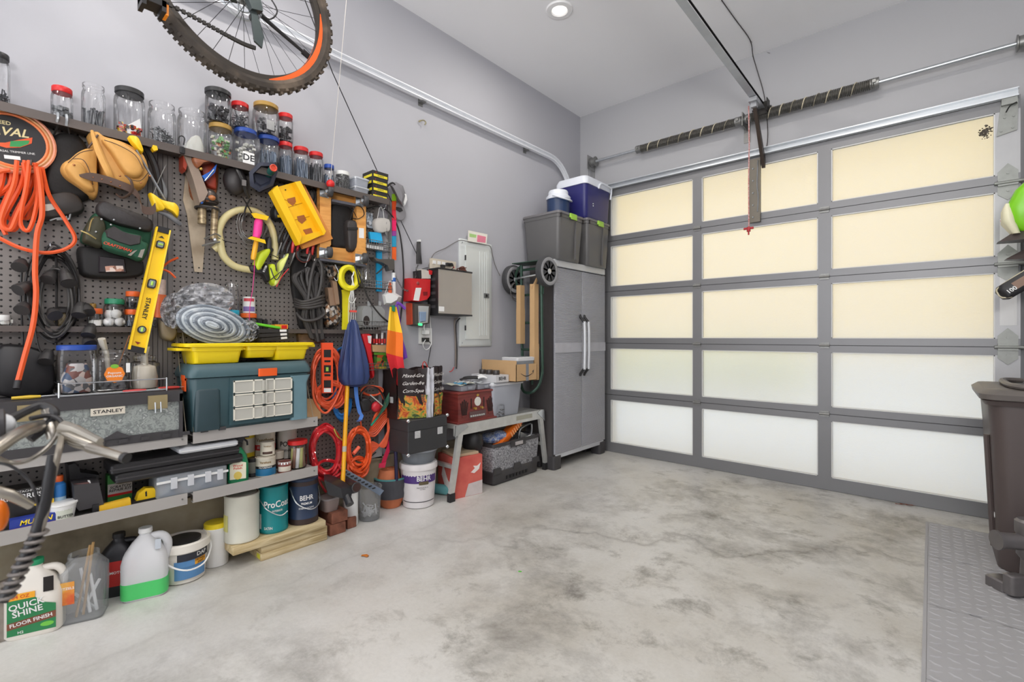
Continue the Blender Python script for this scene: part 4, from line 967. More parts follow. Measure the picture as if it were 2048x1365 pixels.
P('edge_channel', t, MB().box(0, .024, 1.805, 1.83, .40, 2.06), pegp)
TZ = 2.052
t = T('top_ledge', 'long narrow dark metal ledge carrying jars along the top of the pegboard', 'shelf', (XW, 0, TZ))
P('tray', t, MB().box(0, .15, -.62, 1.83, -.004, 0), ledge_m)
P('front_lip', t, MB().box(.148, .152, -.62, 1.83, -.024, .012), ledge_m)
MZ = 1.20
for i, (y0, y1) in enumerate(((-.62, SLA), (SLB, 1.80))):
 t = T('narrow_shelf', ('narrow metal shelf across the left block of pegboard, with the white golf-ball jar', 'narrow metal shelf across the right block of pegboard, above the yellow tray')[i], 'shelf', (XW, 0, MZ), group='narrow pegboard shelves')
 P('tray', t, MB().box(.02, .10, y0, y1, -.003, 0), ledge_m); P('front_lip', t, MB().box(.098, .101, y0, y1, -.02, .004), ledge_m)
lip_m = M('shelf_grey', (176, 172, 168), .42, .2, .04, 6)
S1, S2, SD = .70, .425, .25
SH = []
for nm, z, lab in (('big_shelf', S1, 'upper'), ('big_shelf', S2, 'lower')):
 for i, (y0, y1) in enumerate(((-.62, .668), (.690, 1.29))):
  side = ('left', 'right')[i]
  what = {('upper', 'left'): 'grey metal shelf under the galvanised toolbox', ('upper', 'right'): 'grey metal shelf under the dark green toolbox',
    ('lower', 'left'): 'grey metal shelf with the scratch kit and tape measure, above the floor jugs', ('lower', 'right'): 'grey metal shelf with green spray bottle and varnish cans, above the paint cans'}[(lab, side)]
  t = T('metal_shelf', what, 'shelf', (XW, 0, z), group='deep grey shelves')
  P('tray', t, MB().box(.02, SD, y0, y1, -.004, 0), lip_m)
  P('front_lip', t, MB().box(SD, SD + .003, y0, y1, -.038, .014).box(SD - .03, SD, y0, y1, -.038, -.035), lip_m)
  P('support_bracket', t, MB().poly([(.02, -.004), (.2, -.004), (.02, -.09)], y0 + .05, y0 + .054, axis='y') if False else MB().loft([[(.02, y0 + .05, -.006), (.22, y0 + .05, -.006), (.02, y0 + .05, -.09)], [(.02, y0 + .054, -.006), (.22, y0 + .054, -.006), (.02, y0 + .054, -.09)]]), ledge_m)
  P('screw', t, MB().cyl((SD + .002, y1 - .02, -.01), (SD + .006, y1 - .02, -.01), .004, 8), galv_d)
for (a, b_, lab) in ((W(358, 600, .03), W(388, 868, .252), 'thin wire stay slanting down to the shelf corner left of the green toolbox'), (W(350, 640, .03), W(372, 866, .252), 'thin wire stay at the right end of the galvanised toolbox'),
      (W(600, 700, .03), W(627, 838, .252), 'thin wire stay at the right end of the green toolbox shelf')):
 ONE('wire_stay', lab, 'wire', MB().cyl(a, b_, .0016, 5), M('stay_wire', (170, 160, 140), .5, .3))
clr = clear('clear_plastic'); clr2 = clear('clear_pet', (240, 242, 244), milk=.14)

# ---------------------------------------------------------------- jars on the top ledge
LIDS = {'red': (206, 34, 34), 'black': (40, 40, 42), 'blue': (36, 74, 160), 'gold': (168, 132, 62), 'white': (220, 220, 216), 'green': (32, 128, 92), 'orange': (226, 98, 36)}
def lidm(c): return M('lid_' + c, LIDS[c], .4, 0, .04)
cont_m = {'nails': M('nails', (112, 114, 118), .3, .7, .3, 90), 'bolts': M('bolts', (150, 164, 182), .25, .7, .15, 60), 'dark': M('dark_bits', (56, 54, 58), .4, .3, .3, 60),
   'nuts': patches('wire_nuts', [(206, 52, 44), (232, 190, 50), (214, 80, 50), (60, 54, 50)], 60, .5, kind='cells'), 'white': M('white_bits', (222, 222, 214), .6), 'green': patches('green_white', [(120, 170, 110), (226, 222, 206), (200, 120, 80)], 40, .6, kind='cells'),
   'washers': M('washers', (140, 142, 144), .3, .7, .15, 80), 'grey': M('grey_pins', (130, 130, 128), .4, .6, .2, 90)}
def fill(kind, r, z0, z1, seed, n=46):
 rnd = random.Random(seed); b = MB(); h = z1 - z0
 for i in range(n):
  a = rnd.uniform(0, 2 * PI); q = r * math.sqrt(rnd.random()) * .86; x, y = q * math.cos(a), q * math.sin(a)
  if kind in ('bolts', 'longnails'):
   tx_, ty_ = rnd.uniform(-.3, .3) * r, rnd.uniform(-.3, .3) * r
   sc = .86 * r / max(.86 * r, math.hypot(x + tx_, y + ty_)); zt_ = z0 + h * rnd.uniform(.75, 1.0); b.cyl((x, y, z0 + rnd.uniform(0, .2) * h), ((x + tx_) * sc, (y + ty_) * sc, zt_), .0031, 5)
   if rnd.random() < .6: b.ball(((x + tx_) * sc, (y + ty_) * sc, zt_), .0052, 6, 4)
  elif kind in ('nails', 'screws'):
   d_ = Vector((rnd.uniform(-1, 1), rnd.uniform(-1, 1), rnd.uniform(-.7, .9))).normalized() * .022; c = Vector((x * .8, y * .8, z0 + rnd.random() * h))
   p_, q_ = c - d_, c + d_
   for e in (p_, q_):
    l_ = math.hypot(e.x, e.y)
    if l_ > r * .93: e.x *= r * .93 / l_; e.y *= r * .93 / l_
    e.z = max(z0 + .002, e.z)
   b.cyl(p_, q_, .0022, 4)
   if rnd.random() < .4: b.ball(q_, .0035, 5, 4)
  else:
   s_ = rnd.uniform(.008, .014); b.cb(x * .9, y * .9, z0 + rnd.random() * h + s_ / 2, s_ * 1.3, s_, s_, Matrix.Rotation(rnd.uniform(0, .5), 4, 'Z'))
 return b
def jar(label, u, d, wpx, z0, vtop, lid=None, cont=None, lvl=.5, seed=1, square=False, group='jars on the top ledge', cm=None, n=46, neck=.86, lidh=.018, body=None, name='jar'):
 y = yat(u, d); r = wpx / 2 * pxs(u, d); z1 = zat(u, vtop, d); h = z1 - z0
 t = WT(name, label, 'jar', y, z0 + .001, d, group=group)
 body = body or clr; rn = r * neck; hs = h - lidh
 prof = [(r * .9, 0), (r * .97, .004), (r, .012), (r, hs * .80), (r * .97, hs * .88), (rn, hs * .95), (rn, hs)]
 if square: P('body', t, MB().rbox([(z, 2 * a, 2 * a, a * .35) for a, z in prof], n=3, cap1=False), body)
 else: P('body', t, MB().lathe(prof, 24, cap=False).lathe([(0, .0005), (r * .9, 0)], 24), body)
 if lid: P('lid', t, MB().lathe([(rn * 1.04, hs - .006), (rn * 1.09, hs - .004), (rn * 1.09, h - .003), (rn * 1.02, h), (0, h)], 28), lidm(lid))
 else: P('rim', t, MB().lathe([(rn * 1.0, hs), (rn * 1.06, hs + .002), (rn * 1.06, h - .002), (rn, h), (rn * .94, h - .002)], 24, cap=False), body)
 if cont: P('contents', t, fill(cont, r * .93, .006, .006 + (hs * .9) * lvl, seed, n), cm or cont_m.get(cont, cont_m['nails']), kind='stuff')
 return t, r, h
jar('tall clear glass jar with dark lid, farthest left on the top ledge', -2, .08, 46, TZ, 108, 'black', 'nails', .3, 1)
jar('short red-lidded clear jar of silver washers, leftmost lidded on the ledge', 124, .08, 46, TZ, 177, 'red', 'washers', .45, 2, n=70)
jar('lidless clear jar of long thin nails between the red and black lids', 187, .08, 50, TZ, 172, None, 'longnails', .55, 3, cm=cont_m['nails'], n=60)
t, r_, h_ = jar('wide clear jar with black lid, red and yellow wire nuts at the bottom', 259, .08, 64, TZ, 182, 'black', 'nuts', .3, 4, n=60)
P('paper_slip', t, MB().sheet([[(-.01 + .05 * a, -.02 + .03 * b_, .06 + .06 * b_ - .05 * (1 - a)) for a in (0, .5, 1)] for b_ in (0, .5, 1)], .001), wht)
jar('open clear jar full of loose silver screws, right of the black-lidded wire nut jar', 324, .08, 58, TZ, 210, None, 'screws', .5, 5, cm=cont_m['washers'], n=90)
t, r_, h_ = jar('open ribbed clear jar holding a white folded bag', 384, .08, 60, TZ, 224, None, None, .5, 6)
P('white_bag', t, MB().loft([[(x, y, z) for x, y in rrect(a_, a_ * .8, .01, 3, cx_, -.01)] for z, a_, cx_ in ((.004, r_ * 1.4, 0), (.05, r_ * 1.2, .006), (.09, r_ * .7, .014), (.105, r_ * .3, .02))]), cont_m['white'])
lo_ = []
def stack2(u, wl, v_mid, lidl, cl, u2, w2, v_top, lid2, c2, labl, lab2, s_, **k2):
 t, r_, h_ = jar(labl, u, .08, wl, TZ, v_mid, lidl, cl, .75, s_, square=k2.pop('sq', False))
 t2, r2, h2 = jar(lab2, u2, .08, w2, TZ + h_ + .0015, v_top, lid2, c2, .6, s_ + 50, **k2)
 return t, r_, h_, t2, r2, h2
a = stack2(441, 50, 252, 'gold', 'green', 436, 52, 183, 'black', 'dark', 'gold-lidded jar of green and white bits, at the bottom left of the stacked jars', 'big black-lidded jar of dark fasteners stacked on the green and white jar', 11, n=110, neck=.95)
a = stack2(491, 50, 262, 'blue', 'white', 480, 38, 208, 'red', 'nails', 'square blue-lidded jar with a white label reading DE', 'red-lidded jar of grey bits stacked on the DE jar', 12, sq=True)
P('paper_label', a[0], MB().box(-.034, .022, -a[1] - .0005, -a[1] - .0015, .015, .075), wht)
text(a[0], 'DE', .046, M('ink_dark', (34, 34, 38), .6, var=0), -.006, -a[1] - .002, .045, bold=True)
a = stack2(537, 47, 276, 'blue', 'bolts', 532, 54, 211, 'gold', 'dark', 'blue-lidded jar of long zinc bolts under the gold-lidded jar', 'wide gold-lidded jar with a small grey box inside, stacked on the long bolts jar', 13, n=30)
P('paper_label', a[3], MB().box(-.02, .02, -a[4] * .93, -a[4] * .95, .02, .07), wht)
a = stack2(571, 30, 287, 'red', 'bolts', 571, 31, 230, 'red', 'dark', 'red-lidded jar of bolts at the bottom of the right-hand pair', 'red-lidded jar of black clips at the top of the right-hand pair', 14)
jar('red-lidded jar of bolts, first of the single jars right of the stacks', 602, .08, 32, TZ, 297, 'red', 'bolts', .8, 15)
jar('red-lidded jar of mixed screws, second of the single jars right of the stacks', 632, .08, 30, TZ, 307, 'red', 'bolts', .8, 16, cm=cont_m['nails'])
jar('small blue-lidded jar of screws near the right end of the top ledge', 658, .08, 22, TZ, 331, 'blue', 'bolts', .7, 17, n=24)
jar('white-lidded jar of grey pins beside the clear square boxes', 685, .08, 30, TZ, 345, 'white', 'nails', .85, 18, cm=cont_m['grey'], n=120)
y_ = yat(716, .08)
for i in range(2):
 t = WT('clear_box', ('lower of two clear square plastic boxes on the top ledge', 'upper of two clear square plastic boxes on the top ledge')[i], 'box', y_, TZ + .001 + i * .058, .08)
 P('box', t, MB().rbox([(0, .085, .085, .01), (.004, .09, .09, .012), (.042, .10, .10, .014)]), clear('milky_box', (232, 236, 244), milk=.38))
 P('lid', t, MB().rbox([(.042, .108, .108, .015), (.05, .11, .11, .015), (.056, .09, .09, .012)]), clear('milky_box2', (236, 240, 246), milk=.5))
y_ = yat(749, .08)
scr_b = M('box_black', (30, 28, 28), .5); scr_y = M('box_yellow', (222, 206, 40), .5, var=.1, vs=60)
for i in range(4):
 t = WT('screw_box', ('bottom', 'second', 'third', 'top')[i] + ' black and yellow box in the stack ending the top ledge', 'box', y_ + (i % 2) * .004, TZ + .001 + i * .0445, .085, group='black and yellow screw boxes')
 P('box', t, MB().box(-.058, .058, -.06, .06, 0, .0435), scr_b)
 P('yellow_band', t, MB().box(-.052, .05, -.0602, -.0612, .006, .022).box(-.0582, -.0592, -.05, .045, .006, .022), scr_y)
 text(t, 'SCREWS', .012, M('ink_black2', (24, 24, 24), .6, var=0), 0, -.0616, .014, bold=True); text(t, '*', .02, M('ink_red', (200, 40, 36), .6, var=0), -.035, -.0616, .028)
ONE('red_ball', 'red ball poking up behind the wooden furniture dolly', 'ball', MB().ball((0, 0, .012), .024, 14, 8).cyl((0, 0, -.05), (0, 0, 0), .01, 10), lidm('red'), tuple(W(661, 372, .17)))

# ---------------------------------------------------------------- things hung on the left block
t = HG('trimmer_line_spool', 'round black card of orange trimmer line at the left edge of the pegboard', 'spool', 24, 282, .09)
s_ = pxs(24, .09)
ctr = Lp(t, 24, 282, .09); ru_, rv_ = .098, .098
m_ = Matrix.Translation(ctr) @ Matrix.Rotation(R(-7), 4, 'Y')
q = MB()
oln = [M('line_orange', (232, 128, 74), .35, 0, .12, 30), M('line_tan', (206, 150, 100), .35, 0, .12, 30), M('line_pink', (226, 150, 120), .35, 0, .12, 30)]
for k in range(9):
 rr_ = .102 + (k % 3) * .0105; P('line_coil', t, MB().torus((0, (k // 3 - 1) * .008, 0), rr_, .0062, 40, 6, m=m_), oln[k % 3])
P('card', t, MB(m_).poly([(.098 * math.cos(a / 32 * 2 * PI), .098 * math.sin(a / 32 * 2 * PI)) for a in range(32)], -.006, .006), blk)
text(t, 'SPEED', .020, M('card_gold', (230, 214, 160), .5, var=0), -.03 + ctr.x, ctr.y - .008, ctr.z + .062, bold=True, rr=4)
text(t, 'AVAL', .045, MATS['card_gold'], -.01 + ctr.x, ctr.y - .008, ctr.z + .030, bold=True, rr=8, shear=.35)
text(t, 'UNIVERSAL TRIMMER LINE', .011, wht, ctr.x, ctr.y - .008, ctr.z - .045, rr=8)
P('card_picture', t, MB(m_).poly([(-.07, -.02), (-.02, -.012), (.02, .006), (.06, .022), (.055, -.002), (.02, -.024), (-.02, -.032)], -.0065, -.008), M('pic_orange', (230, 90, 40), .5))
P('card_picture', t, MB(m_).poly([(-.005, -.004), (.02, .002), (.05, .008), (.045, -.006), (.02, -.022), (-.01, -.026)], -.0078, -.0086), M('pic_green', (50, 150, 80), .5), 'green leaf shape')
P('barcode', t, MB(m_).box(-.03, .015, -.0065, -.0075, -.074, -.060), wht)
orc = M('cord_orange', (236, 92, 40), .45, 0, .06, 10)
t = HG('extension_cord', 'thick orange extension cord in long loops at the left edge, tail reaching the toolbox', 'cord', 40, 330, .08)
q = MB()
rnd = random.Random(4)
for k in range(9):
 ut = 12 + k * 8 + rnd.uniform(-4, 4); ub = -30 + k * 10 + rnd.uniform(-12, 12); w_ = rnd.uniform(10, 26); vb = rnd.uniform(415, 468); d_ = rnd.uniform(.05, .13)
 TB(t, [(ut - w_ * .4, 322, d_), (ut - w_ * .7, 370, d_ + .01), (ub - w_ * .5, vb - 20, d_), (ub + w_ * .3, vb, d_), (ub + w_, vb - 30, d_), (ut + w_ * .5, 380, d_ - .01), (ut + w_ * .2, 326, d_)], .0082, 5, q=q)
TB(t, [(12, 470, .10), (-20, 400, .10), (-8, 350, .12), (20, 340, .13)], .0082, 5, q=q)
P('cord_loop', t, q, orc)
P('cord_tail', t, TB(t, [(84, 335, .12), (98, 390, .12), (130, 440, .12), (150, 478, .12), (132, 498, .12), (90, 506, .12), (40, 496, .12), (-10, 472, .12)], .0078, 6, q=MB()), orc)
P('cord_tail', t, TB(t, [(76, 335, .13), (82, 380, .14), (84, 430, .14), (74, 470, .14), (70, 540, .14), (72, 590, .14), (66, 650, .14), (50, 710, .15), (36, 762, .16)], .0098, 6, q=MB()), orc)
P('plug', t, MB().cyl(Lp(t, 36, 762, .16), Lp(t, 33, 778, .17), .012, 10), blk)
P('hook', t, TB(t, [(60, 318, .02), (62, 320, .10), (62, 330, .14), (62, 322, .16)], .003, q=MB()), galv_d)
nyl = M('black_nylon', (30, 28, 28), .7, 0, .15, 10, .3, 60)
t = HG('nylon_bag', 'black nylon bag hung between the trimmer line and the tan leather pouch', 'bag', 120, 260, .05)
OUT(t, [(98, 285), (120, 262), (160, 268), (178, 300), (176, 350), (180, 395), (120, 400), (88, 380), (96, 330)], .02, .09, .15, 'body', nyl)
TB(t, [(108, 270, .07), (118, 245, .10), (116, 232, .12)], .004, name='strap', mat=nyl); TB(t, [(140, 272, .07), (136, 250, .10), (134, 235, .12)], .004, name='strap', mat=nyl)
P('hook', t, TB(t, [(116, 226, .15), (116, 236, .16), (114, 244, .15)], .005, q=MB()), galv); P('hook', t, TB(t, [(133, 230, .15), (134, 240, .16), (133, 252, .15)], .005, q=MB()), galv)
t = HG('tool_case', 'dark grey hard case with an oval silver badge behind the orange cord', 'case', 110, 405, .06)
OUT(t, [(70, 410), (82, 392), (120, 382), (150, 384), (168, 402), (170, 420), (140, 430), (95, 436), (72, 432)], .02, .11, .12, 'shell', M('case_grey', (62, 58, 56), .5, 0, .1, 20))
OUT(t, [(80, 414), (88, 409), (104, 408), (116, 411), (112, 418), (96, 422), (82, 422)], .108, .114, 0, 'badge', M('badge_silver', (190, 184, 172), .4, .3))
t = HG('steel_clip', 'small steel clip hanging under the dark grey case', 'clip', 125, 440, .06)
TB(t, [(100, 441, .09), (118, 436, .10), (136, 440, .10), (141, 428, .10)], .0035, name='wire', mat=galv); OUT(t, [(112, 436), (134, 432), (136, 440), (114, 441)], .08, .10, 0, 'jaw', galv_d)
# tan leather pouch
lea = M('tan_leather', (214, 160, 86), .62, 0, .16, 9, .35, 40); bel = M('brown_belt', (84, 64, 54), .5, 0, .12, 20, .3, 60)
t = HG('leather_tool_pouch', 'tan leather tool pouch with a dark brown belt hung on the left pegboard', 'tool pouch', 210, 300, .08)
OUT(t, [(140, 315), (158, 300), (180, 292), (196, 300), (197, 350), (200, 372), (196, 392), (180, 384), (160, 370), (134, 352), (124, 336), (128, 322)], .05, .15, .12, 'left_pocket', lea)
OUT(t, [(132, 334), (142, 322), (160, 322), (172, 336), (176, 352), (190, 380), (170, 374), (148, 356)], .14, .19, .18, 'pocket_flap', lea)
OUT(t, [(180, 262), (192, 258), (206, 268), (240, 278), (270, 292), (292, 310), (302, 340), (298, 364), (286, 374), (262, 372), (240, 366), (212, 352), (204, 330), (190, 290)], .06, .16, .10, 'main_pocket', lea)
q = MB(); OUT(t, [(206, 276), (228, 276), (262, 292), (284, 312), (290, 336), (282, 352), (262, 352), (246, 338), (224, 304)], .15, .20, .18, 'pocket_flap', lea)
TB(t, [(184, 262, .15), (196, 300, .19), (214, 340, .20), (226, 366, .18)], [.006, .013, .013, .008], name='fold', mat=lea, n=8)
for pts in ([(146, 318, .19), (166, 320, .20), (178, 340, .195), (186, 370, .18)], [(208, 280, .195), (236, 290, .205), (270, 310, .205), (286, 338, .20)], [(136, 326, .16), (160, 306, .16), (186, 300, .155)], [(256, 358, .19), (280, 362, .18), (296, 346, .17)]): TB(t, pts, .0016, name='stitching', mat=bel, n=4)
for u, v in ((148, 330), (300, 352), (282, 366), (240, 352)): P('rivet', t, MB().ball(Lp(t, u, v, .195), .0045, 8, 5), M('copper', (180, 120, 80), .3, .8))
q = MB(); pts = [(158, 350), (180, 346), (210, 352), (240, 362), (262, 372), (276, 386), (280, 402), (286, 412), (302, 414), (310, 406)]
p0 = [Lp(t, u, v, .215 - .002 * i) for i, (u, v) in enumerate(pts)]; p1 = [Lp(t, u + 2, v + (4 if i == 0 else 16), .217 - .002 * i) for i, (u, v) in enumerate(pts)]
q.sheet([crom(p0, 4), crom(p1, 4)], .004); P('belt', t, q, bel)
TB(t, [(252, 352, .20), (262, 362, .22), (264, 382, .215), (246, 396, .20), (232, 388, .19)], .008, name='belt_loop', mat=bel, flat=.4)
for i, (u, v) in enumerate(((168, 354), (186, 355), (204, 359), (222, 364), (240, 372))): P('belt_hole', t, MB().ball(Lp(t, u, v, .2165), .0032, 6, 4), M('copper', (180, 120, 80)))
TB(t, [(176, 296, .15), (186, 284, .17), (196, 270, .17)], .004, name='lace', mat=bel)
# bar clamp
yel = M('tool_yellow', (244, 200, 26), .42, 0, .05, 10)
t = HG('bar_clamp', 'yellow, grey and black bar clamp hanging down the slatted strip between the pegboards', 'clamp', 300, 330, .08)
P('bar', t, MB().tube([Lp(t, 272, 300, .19), Lp(t, 330, 400, .15)], .008, 6, flat=.5), M('clamp_grey', (150, 154, 160), .35, .6))
OUT(t, [(258, 272), (268, 270), (278, 276), (288, 300), (284, 304), (272, 292)], .16, .20, .1, 'top_jaw', yel)
P('foam_bow', t, TB(t, [(286, 290, .10), (300, 310, .11), (312, 340, .11), (320, 380, .11), (322, 395, .11)], [.008, .014, .015, .013, .008], 5, q=MB(), n=8), blk)
OUT(t, [(300, 385), (308, 388), (322, 398), (344, 404), (352, 406), (360, 416), (358, 434), (348, 424), (330, 416), (328, 420), (314, 420), (306, 404)], .14, .18, .1, 'lower_jaw', yel)
P('handle', t, TB(t, [(318, 424, .15), (335, 430, .16), (352, 442, .17), (362, 450, .17)], [.008, .012, .012, .009], 4, q=MB(), n=10), M('clamp_handle', (96, 96, 98), .4))
TB(t, [(304, 396, .14), (318, 360, .13), (332, 330, .12)], .002, name='wire', mat=galv_d)
t = HG('hacksaw_arm', 'dark steel arm with a yellow tip poking out beside the bar clamp head', 'clamp', 296, 285, .05)
P('arm', t, TB(t, [(280, 278, .08), (296, 286, .12), (310, 294, .14)], .009, 4, q=MB(), n=8), galv_d)
OUT(t, [(306, 290), (314, 292), (316, 300), (308, 302), (304, 296)], .13, .16, 0, 'tip', yel)
t = HG('clear_sleeve', 'crumpled clear plastic sleeve hanging behind the bar clamp', 'plastic sleeve', 325, 380, .05)
OUT(t, [(306, 345), (318, 340), (330, 360), (338, 385), (334, 400), (322, 398), (314, 370)], .03, .08, .3, 'sleeve', clear('crinkle', (225, 228, 232), milk=.35, rough=.2))
# green canvas pouch
gcan = M('green_canvas', (34, 84, 60), .75, 0, .15, 14, .3, 200); bl2 = M('black_leather', (52, 48, 48), .55, 0, .1, 20, .3, 80)
t = HG('canvas_tool_pouch', 'green canvas and black leather tool pouch under the tan leather pouch', 'tool pouch', 230, 450, .08)
OUT(t, [(165, 470), (180, 440), (192, 424), (220, 420), (300, 444), (308, 460), (300, 500), (284, 522), (250, 512), (200, 492), (170, 484)], .04, .11, .1, 'back_body', gcan)
OUT(t, [(195, 410), (208, 400), (230, 410), (262, 420), (306, 440), (304, 462), (270, 456), (230, 446), (200, 430)], .10, .15, .1, 'belt_panel', bl2)
OUT(t, [(168, 478), (176, 446), (192, 430), (210, 440), (214, 470), (204, 494), (180, 486)], .10, .16, .14, 'side_pocket', M('green_brown', (60, 58, 40), .6, var=.2))
OUT(t, [(206, 486), (208, 464), (228, 452), (250, 462), (284, 470), (288, 482), (300, 490), (288, 520), (262, 512), (222, 500)], .12, .19, .12, 'front_pocket', gcan)
OUT(t, [(212, 460), (228, 452), (244, 462), (262, 468), (284, 472), (282, 488), (262, 492), (236, 484), (214, 474)], .15, .20, .08, 'pocket_band', bl2)
TB(t, [(162, 462, .17), (176, 468, .18), (192, 478, .17)], .003, name='wire_loop', mat=M('brass_wire', (190, 170, 110), .4, .6)); TB(t, [(178, 462, .17), (182, 444, .18), (186, 438, .17)], .007, name='loop', mat=M('brass_wire', (190, 170, 110)), flat=.4)
for u, v in ((203, 439), (192, 464), (228, 440), (280, 457), (222, 450)): P('rivet', t, MB().ball(Lp(t, u, v, .165), .0045, 8, 5), galv)
a_, b_ = Lp(t, 235, 494, .196), Lp(t, 300, 505, .19)
text(t, 'CRAFTSMAN', .017, M('red_print', (212, 66, 40), .6, var=0), a_.x, a_.y, a_.z, bold=True, rr=-14, shear=.2)
q = MB(); OUT(t, [(282, 500), (290, 498), (284, 516), (276, 514)], .18, .195, 0, q=q); OUT(t, [(268, 502), (275, 500), (262, 512), (256, 510)], .18, .195, 0, q=q); P('grey_flash', t, q, M('flash_grey', (140, 134, 124), .6), kind='stuff')
# black pouch
t = HG('black_nylon_pouch', 'flat black nylon pouch with a copper window under the green canvas pouch', 'pouch', 225, 520, .06)
OUT(t, [(158, 495), (176, 492), (240, 500), (285, 520), (292, 540), (282, 552), (240, 556), (172, 552), (160, 525)], .03, .10, .1, 'body', nyl)
OUT(t, [(198, 512), (250, 518), (254, 546), (198, 545)], .09, .115, .1, 'pocket', M('nylon_shine', (44, 38, 42), .45))
OUT(t, [(210, 533), (222, 532), (246, 532), (248, 543), (212, 544)], .112, .118, 0, 'window', patches('window_copper', [(200, 150, 130), (226, 206, 196), (140, 96, 80)], 60, .4, kind='cells'))
# yellow box level
t = HG('spirit_level', 'long yellow box level with three vials leaning diagonally on the left pegboard', 'spirit level', 298, 580, .14)
A0, A1, B1, B0 = Lp(t, 312, 454, .17), Lp(t, 341, 462, .17), Lp(t, 291, 707, .20), Lp(t, 256, 699, .20)
def lev(s_, w_): return A0.lerp(B0, s_).lerp(A1.lerp(B1, s_), w_)
ax_ = (B0 - A0).normalized(); wx_ = (A1 - A0).normalized(); nn_ = ax_.cross(wx_).normalized()
if nn_.y > 0: nn_ = -nn_
def bar(s0, s1, w0, w1, e0, e1, q=None):
 q = q or MB(); c_ = [lev(s0, w0), lev(s0, w1), lev(s1, w1), lev(s1, w0)]
 q.loft([[p - nn_ * e0 for p in c_], [p + nn_ * e1 for p in c_]]); return q
P('web', t, bar(0.01, .99, .1, .9, .006, -.001), yel)
for k_, (w0, w1) in enumerate(((0, .11), (.89, 1))): P('flange', t, bar(0, 1, w0, w1, .012, .010), M('tool_yellow2', (252, 214, 60), .4, 0, .04) if k_ else yel)
P('end_cap', t, bar(-.012, .035, .04, .96, .010, .008), blk); P('end_cap', t, bar(.965, 1.01, .04, .96, .010, .008), blk)
vg = M('vial_green', (170, 210, 90), .2, 0, .1)
def vial(s_, dw, horiz=0, round_=0):
 q = MB(); c_ = lev(s_, .5) + nn_ * .004
 pts = [(c_ + ax_ * (a_ * dw) + wx_ * (b__ * .016)) for a_, b__ in [(math.cos(2 * PI * i / 16), math.sin(2 * PI * i / 16)) for i in range(16)]] if round_ else [c_ + ax_ * (a_ * dw) + wx_ * (b__ * .0155) for a_, b__ in ((-1, -.7), (-.7, -1), (.7, -1), (1, -.7), (1, .7), (.7, 1), (-.7, 1), (-1, .7))]
 q.loft([[p - nn_ * .004 for p in pts], [p + nn_ * .006 for p in pts]]); f_ = P('vial_block', t, q, blk)
 pts2 = [c_ + (p - c_) * .72 for p in pts]; q = MB(); q.loft([[p + nn_ * .006 for p in pts2], [p + nn_ * .0072 for p in pts2]]); P('window', f_, q, M('vial_grey', (130, 140, 140), .3))
 q = MB(); dr = ax_ if not horiz else wx_; q.tube([c_ - dr * .009 + nn_ * .0085, c_ + dr * .009 + nn_ * .0085], .0045, 8); P('vial', f_, q, vg)
vial(.135, .017, 1); vial(.46, .021); vial(.83, .017, 0, 1)
mm = Matrix((( *(-ax_ * -1).to_tuple(),), )) if False else None
def onlevel(txt, size, s_, mat, flip=0, bold=True):
 cu = text(t, txt, size, mat, bold=bold); me = cu.data; c_ = lev(s_, .5) + nn_ * .0012
 for v_ in me.vertices:
  x, z = v_.co.x, v_.co.z; v_.co = c_ + ax_ * x + (wx_ * z if flip else -wx_ * z) * -1 + nn_ * .001
 return cu
onlevel('STANLEY', .024, .66, M('ink_black2', (24, 24, 24)), 0)
q = MB(); c_ = lev(.07, .5) + nn_ * .0012; q.loft([[c_ + ax_ * x + wx_ * z + nn_ * h_ for x, z in ((-.006, 0), (.006, .012), (.003, 0), (.006, -.012))] for h_ in (0, .0008)]); P('logo_mark', t, q, blk)
q = MB(); c_ = lev(.935, .45) + nn_ * .0012; q.loft([[c_ + ax_ * x + wx_ * z + nn_ * h_ for x, z in ((-.005, -.012), (-.002, .010), (.007, 0))] for h_ in (0, .0008)]); P('logo_mark', t, q, M('logo_red', (130, 30, 24), .5))
# pliers and caulk
pm = M('plier_orange', (232, 92, 34), .4, 0, .06)
t = HG('orange_pliers', 'pliers with two spread orange handles poking out right of the yellow level', 'pliers', 335, 535, .08)
TB(t, [(322, 538, .1), (338, 524, .11), (356, 516, .11)], [.007, .009, .008], name='handle', mat=pm, flat=.6); TB(t, [(322, 538, .1), (338, 544, .11), (351, 556, .11)], [.007, .009, .008], name='handle', mat=pm, flat=.6)
TB(t, [(306, 536, .1), (322, 538, .1)], .008, name='jaw', mat=galv_d)
t = HG('caulk_tube', 'orange and white cone-nosed caulk tube standing right of the yellow level', 'tube', 322, 620, .12)
P('nozzle', t, MB().cyl(Lp(t, 327, 560, .07), Lp(t, 322, 590, .07), .010, 12, r2=.019), M('tube_white', (214, 190, 176), .5, var=.2, vs=60)); P('tube', t, MB().cyl(Lp(t, 322, 590, .07), Lp(t, 319, 636, .07), .022, 16), M('tube_orange', (228, 112, 60), .45, var=.12, vs=30))
t = HG('string_bag', 'small clear bag of tan twine hanging below the orange caulk tube', 'bag', 340, 660, .08)
OUT(t, [(322, 640), (330, 650), (350, 652), (358, 664), (350, 680), (338, 682), (324, 672)], .04, .09, .25, 'bag', clear('twine_bag', (206, 190, 160), milk=.45)); loops(t, 340, 666, 13, 11, 4, .003, 9, .065, .01, M('twine', (190, 170, 130), .8))
